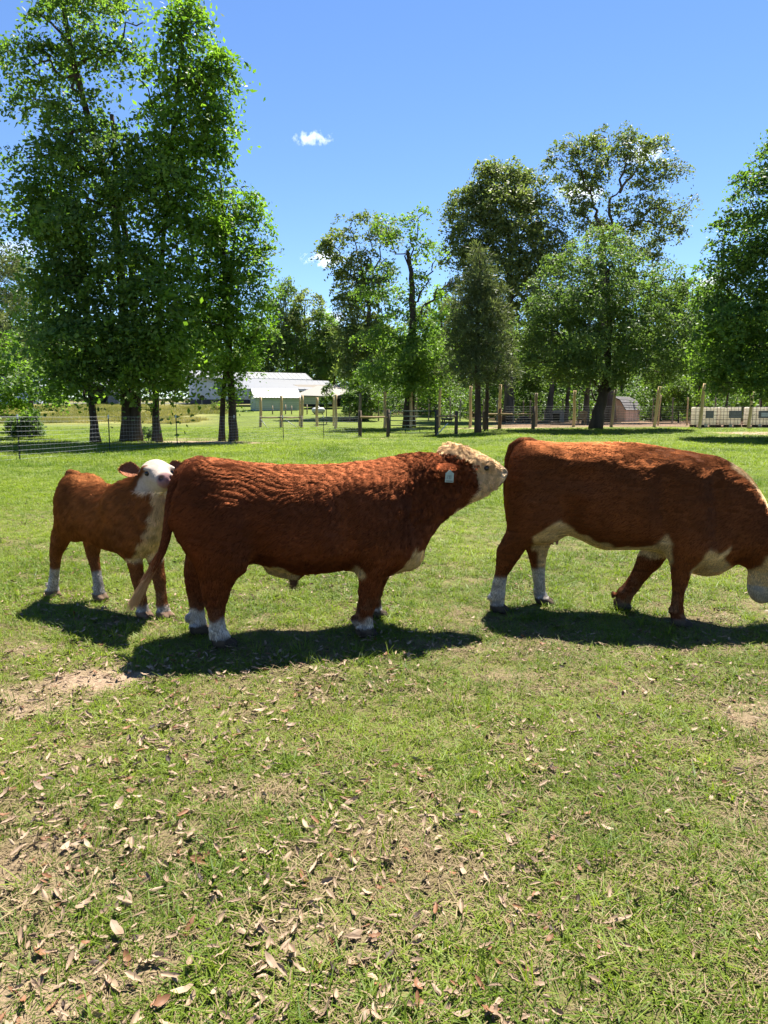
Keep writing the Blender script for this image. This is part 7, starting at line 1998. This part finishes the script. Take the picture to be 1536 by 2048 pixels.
def mat_dry(name, c1, c2):
    m, nt, bs, out = new_mat(name)
    N, L = nt.nodes, nt.links
    oi = N.new('ShaderNodeObjectInfo'); tc = N.new('ShaderNodeTexCoord')
    rp = N.new('ShaderNodeValToRGB'); rp.color_ramp.elements[0].color = lin(*c1); rp.color_ramp.elements[1].color = lin(*c2)
    nz = N.new('ShaderNodeTexNoise'); nz.inputs['Scale'].default_value = 70; nz.inputs['Detail'].default_value = 4; L.new(tc.outputs['Object'], nz.inputs['Vector'])
    # midrib and side veins
    sx = N.new('ShaderNodeSeparateXYZ'); L.new(tc.outputs['Object'], sx.inputs[0])
    ab = N.new('ShaderNodeMath'); ab.operation = 'ABSOLUTE'; L.new(sx.outputs['Y'], ab.inputs[0])
    mr = N.new('ShaderNodeMapRange'); mr.inputs[1].default_value = 0; mr.inputs[2].default_value = .0016; mr.inputs[3].default_value = -.35; mr.inputs[4].default_value = 0; L.new(ab.outputs[0], mr.inputs[0])
    a1 = N.new('ShaderNodeMath'); a1.operation = 'MULTIPLY_ADD'; a1.inputs[1].default_value = .55; L.new(oi.outputs['Random'], a1.inputs[0])
    a2 = N.new('ShaderNodeMath'); a2.operation = 'MULTIPLY'; a2.inputs[1].default_value = .6; L.new(nz.outputs[0], a2.inputs[0]); L.new(a2.outputs[0], a1.inputs[2])
    a3 = N.new('ShaderNodeMath'); a3.operation = 'ADD'; L.new(a1.outputs[0], a3.inputs[0]); L.new(mr.outputs[0], a3.inputs[1])
    L.new(a3.outputs[0], rp.inputs[0]); L.new(rp.outputs[0], bs.inputs['Base Color'])
    bs.inputs['Roughness'].default_value = .6; bs.inputs['Specular IOR Level'].default_value = .25
    return m

def build_leaves():
    rng = np.random.default_rng(9)
    tan = mat_dry("pale_tan_dry_leaf", (.14, .092, .056), (.33, .235, .150)); red = mat_dry("rust_brown_dry_leaf", (.10, .042, .018), (.21, .10, .045)); dark = mat_dry("dark_brown_dry_leaf", (.025, .016, .011), (.065, .042, .028))
    kinds = [leaf_mesh(rng, tan, rng.uniform(.055, .085), rng.uniform(.018, .030), rng.uniform(.0, .45), rng.uniform(.1, .9)) for _ in range(7)]
    kinds += [leaf_mesh(rng, red, rng.uniform(.05, .09), rng.uniform(.018, .034), rng.uniform(.1, .5), rng.uniform(.2, .9)) for _ in range(3)]
    kinds += [leaf_mesh(rng, dark, rng.uniform(.05, .085), rng.uniform(.02, .032), rng.uniform(.2, .6), rng.uniform(.5, 1.2)) for _ in range(2)]
    X, Y = [], []
    for (y0, y1, d) in [(1.45, 2.2, 620), (2.2, 3.2, 520), (3.2, 4.6, 380), (4.6, 7, 200), (7, 11, 70), (11, 16, 10)]:
        n = int(d * (y0 + y1) / 2 * 1.15 * (y1 - y0) * 1.25 * (1 + 1.35 / ((y0 + y1) / 2 * .59 + .45))); y = rng.uniform(y0, y1, n); x = rng.uniform(-1, 1, n) * (y * .59 + 1.8); X.append(x); Y.append(y)
    x, y = np.concatenate(X), np.concatenate(Y)
    p = np.stack([x, y], -1)
    drift = fbm(p, 1.5, 101, 3) + .35 * bare_at(x, y) + .22 * np.clip(.3 - x, 0, 1) * (y < 4.5) - .05 * (x > .6) * (y < 3.2) - .10 * green_at(x, y)
    k = rng.uniform(size=len(x)) < np.clip((drift - .36) / .28, .035, 1); x, y = x[k], y[k]
    o_ = np.argsort(y); x, y = x[o_], y[o_]; n = len(x)
    kind = rng.choice(12, n, p=[.115] * 7 + [.05] * 3 + [.0225] * 2)
    inv = np.abs(x) < y * .545 + .03
    z = relief(x, y) + rng.uniform(.003, .026, n)
    rot = np.stack([rng.normal(size=n) * .32 + (rng.uniform(size=n) < .25) * math.pi, rng.normal(size=n) * .30, rng.uniform(0, 6.283, n)], 1)
    s = rng.uniform(.32, .80, n) * (1 + .2 * (rng.uniform(size=n) < .06)) * np.where(x > .3, .82, 1.0)
    vis = np.where(inv & (y > 1.62))[0][:300]
    lab = {0: ("pale tan dry leaf lying in the near pasture grass", "pale tan fallen leaves nearest the camera"), 1: ("rust brown dry leaf lying in the near pasture grass", "rust brown fallen leaves nearest the camera"), 2: ("dark curled dry leaf lying in the near pasture grass", "dark curled fallen leaves nearest the camera")}
    for i in vis:
        o = bpy.data.objects.new("fallen_leaf", kinds[kind[i]])
        o.location = (x[i], y[i], z[i]); o.rotation_euler = tuple(rot[i]); o.scale = (s[i],) * 3
        c = 0 if kind[i] < 7 else (1 if kind[i] < 10 else 2)
        link(o); tag(o, lab[c][0], "leaf", lab[c][1])
    rest = np.ones(n, bool); rest[vis] = False
    scatter("leaf_litter", np.stack([x, y, z], 1)[rest], rot[rest], s[rest], kind[rest], np.zeros(rest.sum()), kinds, "scattered dry oak leaves farther out on the lawn", "leaf litter")
build_grass(); build_leaves()
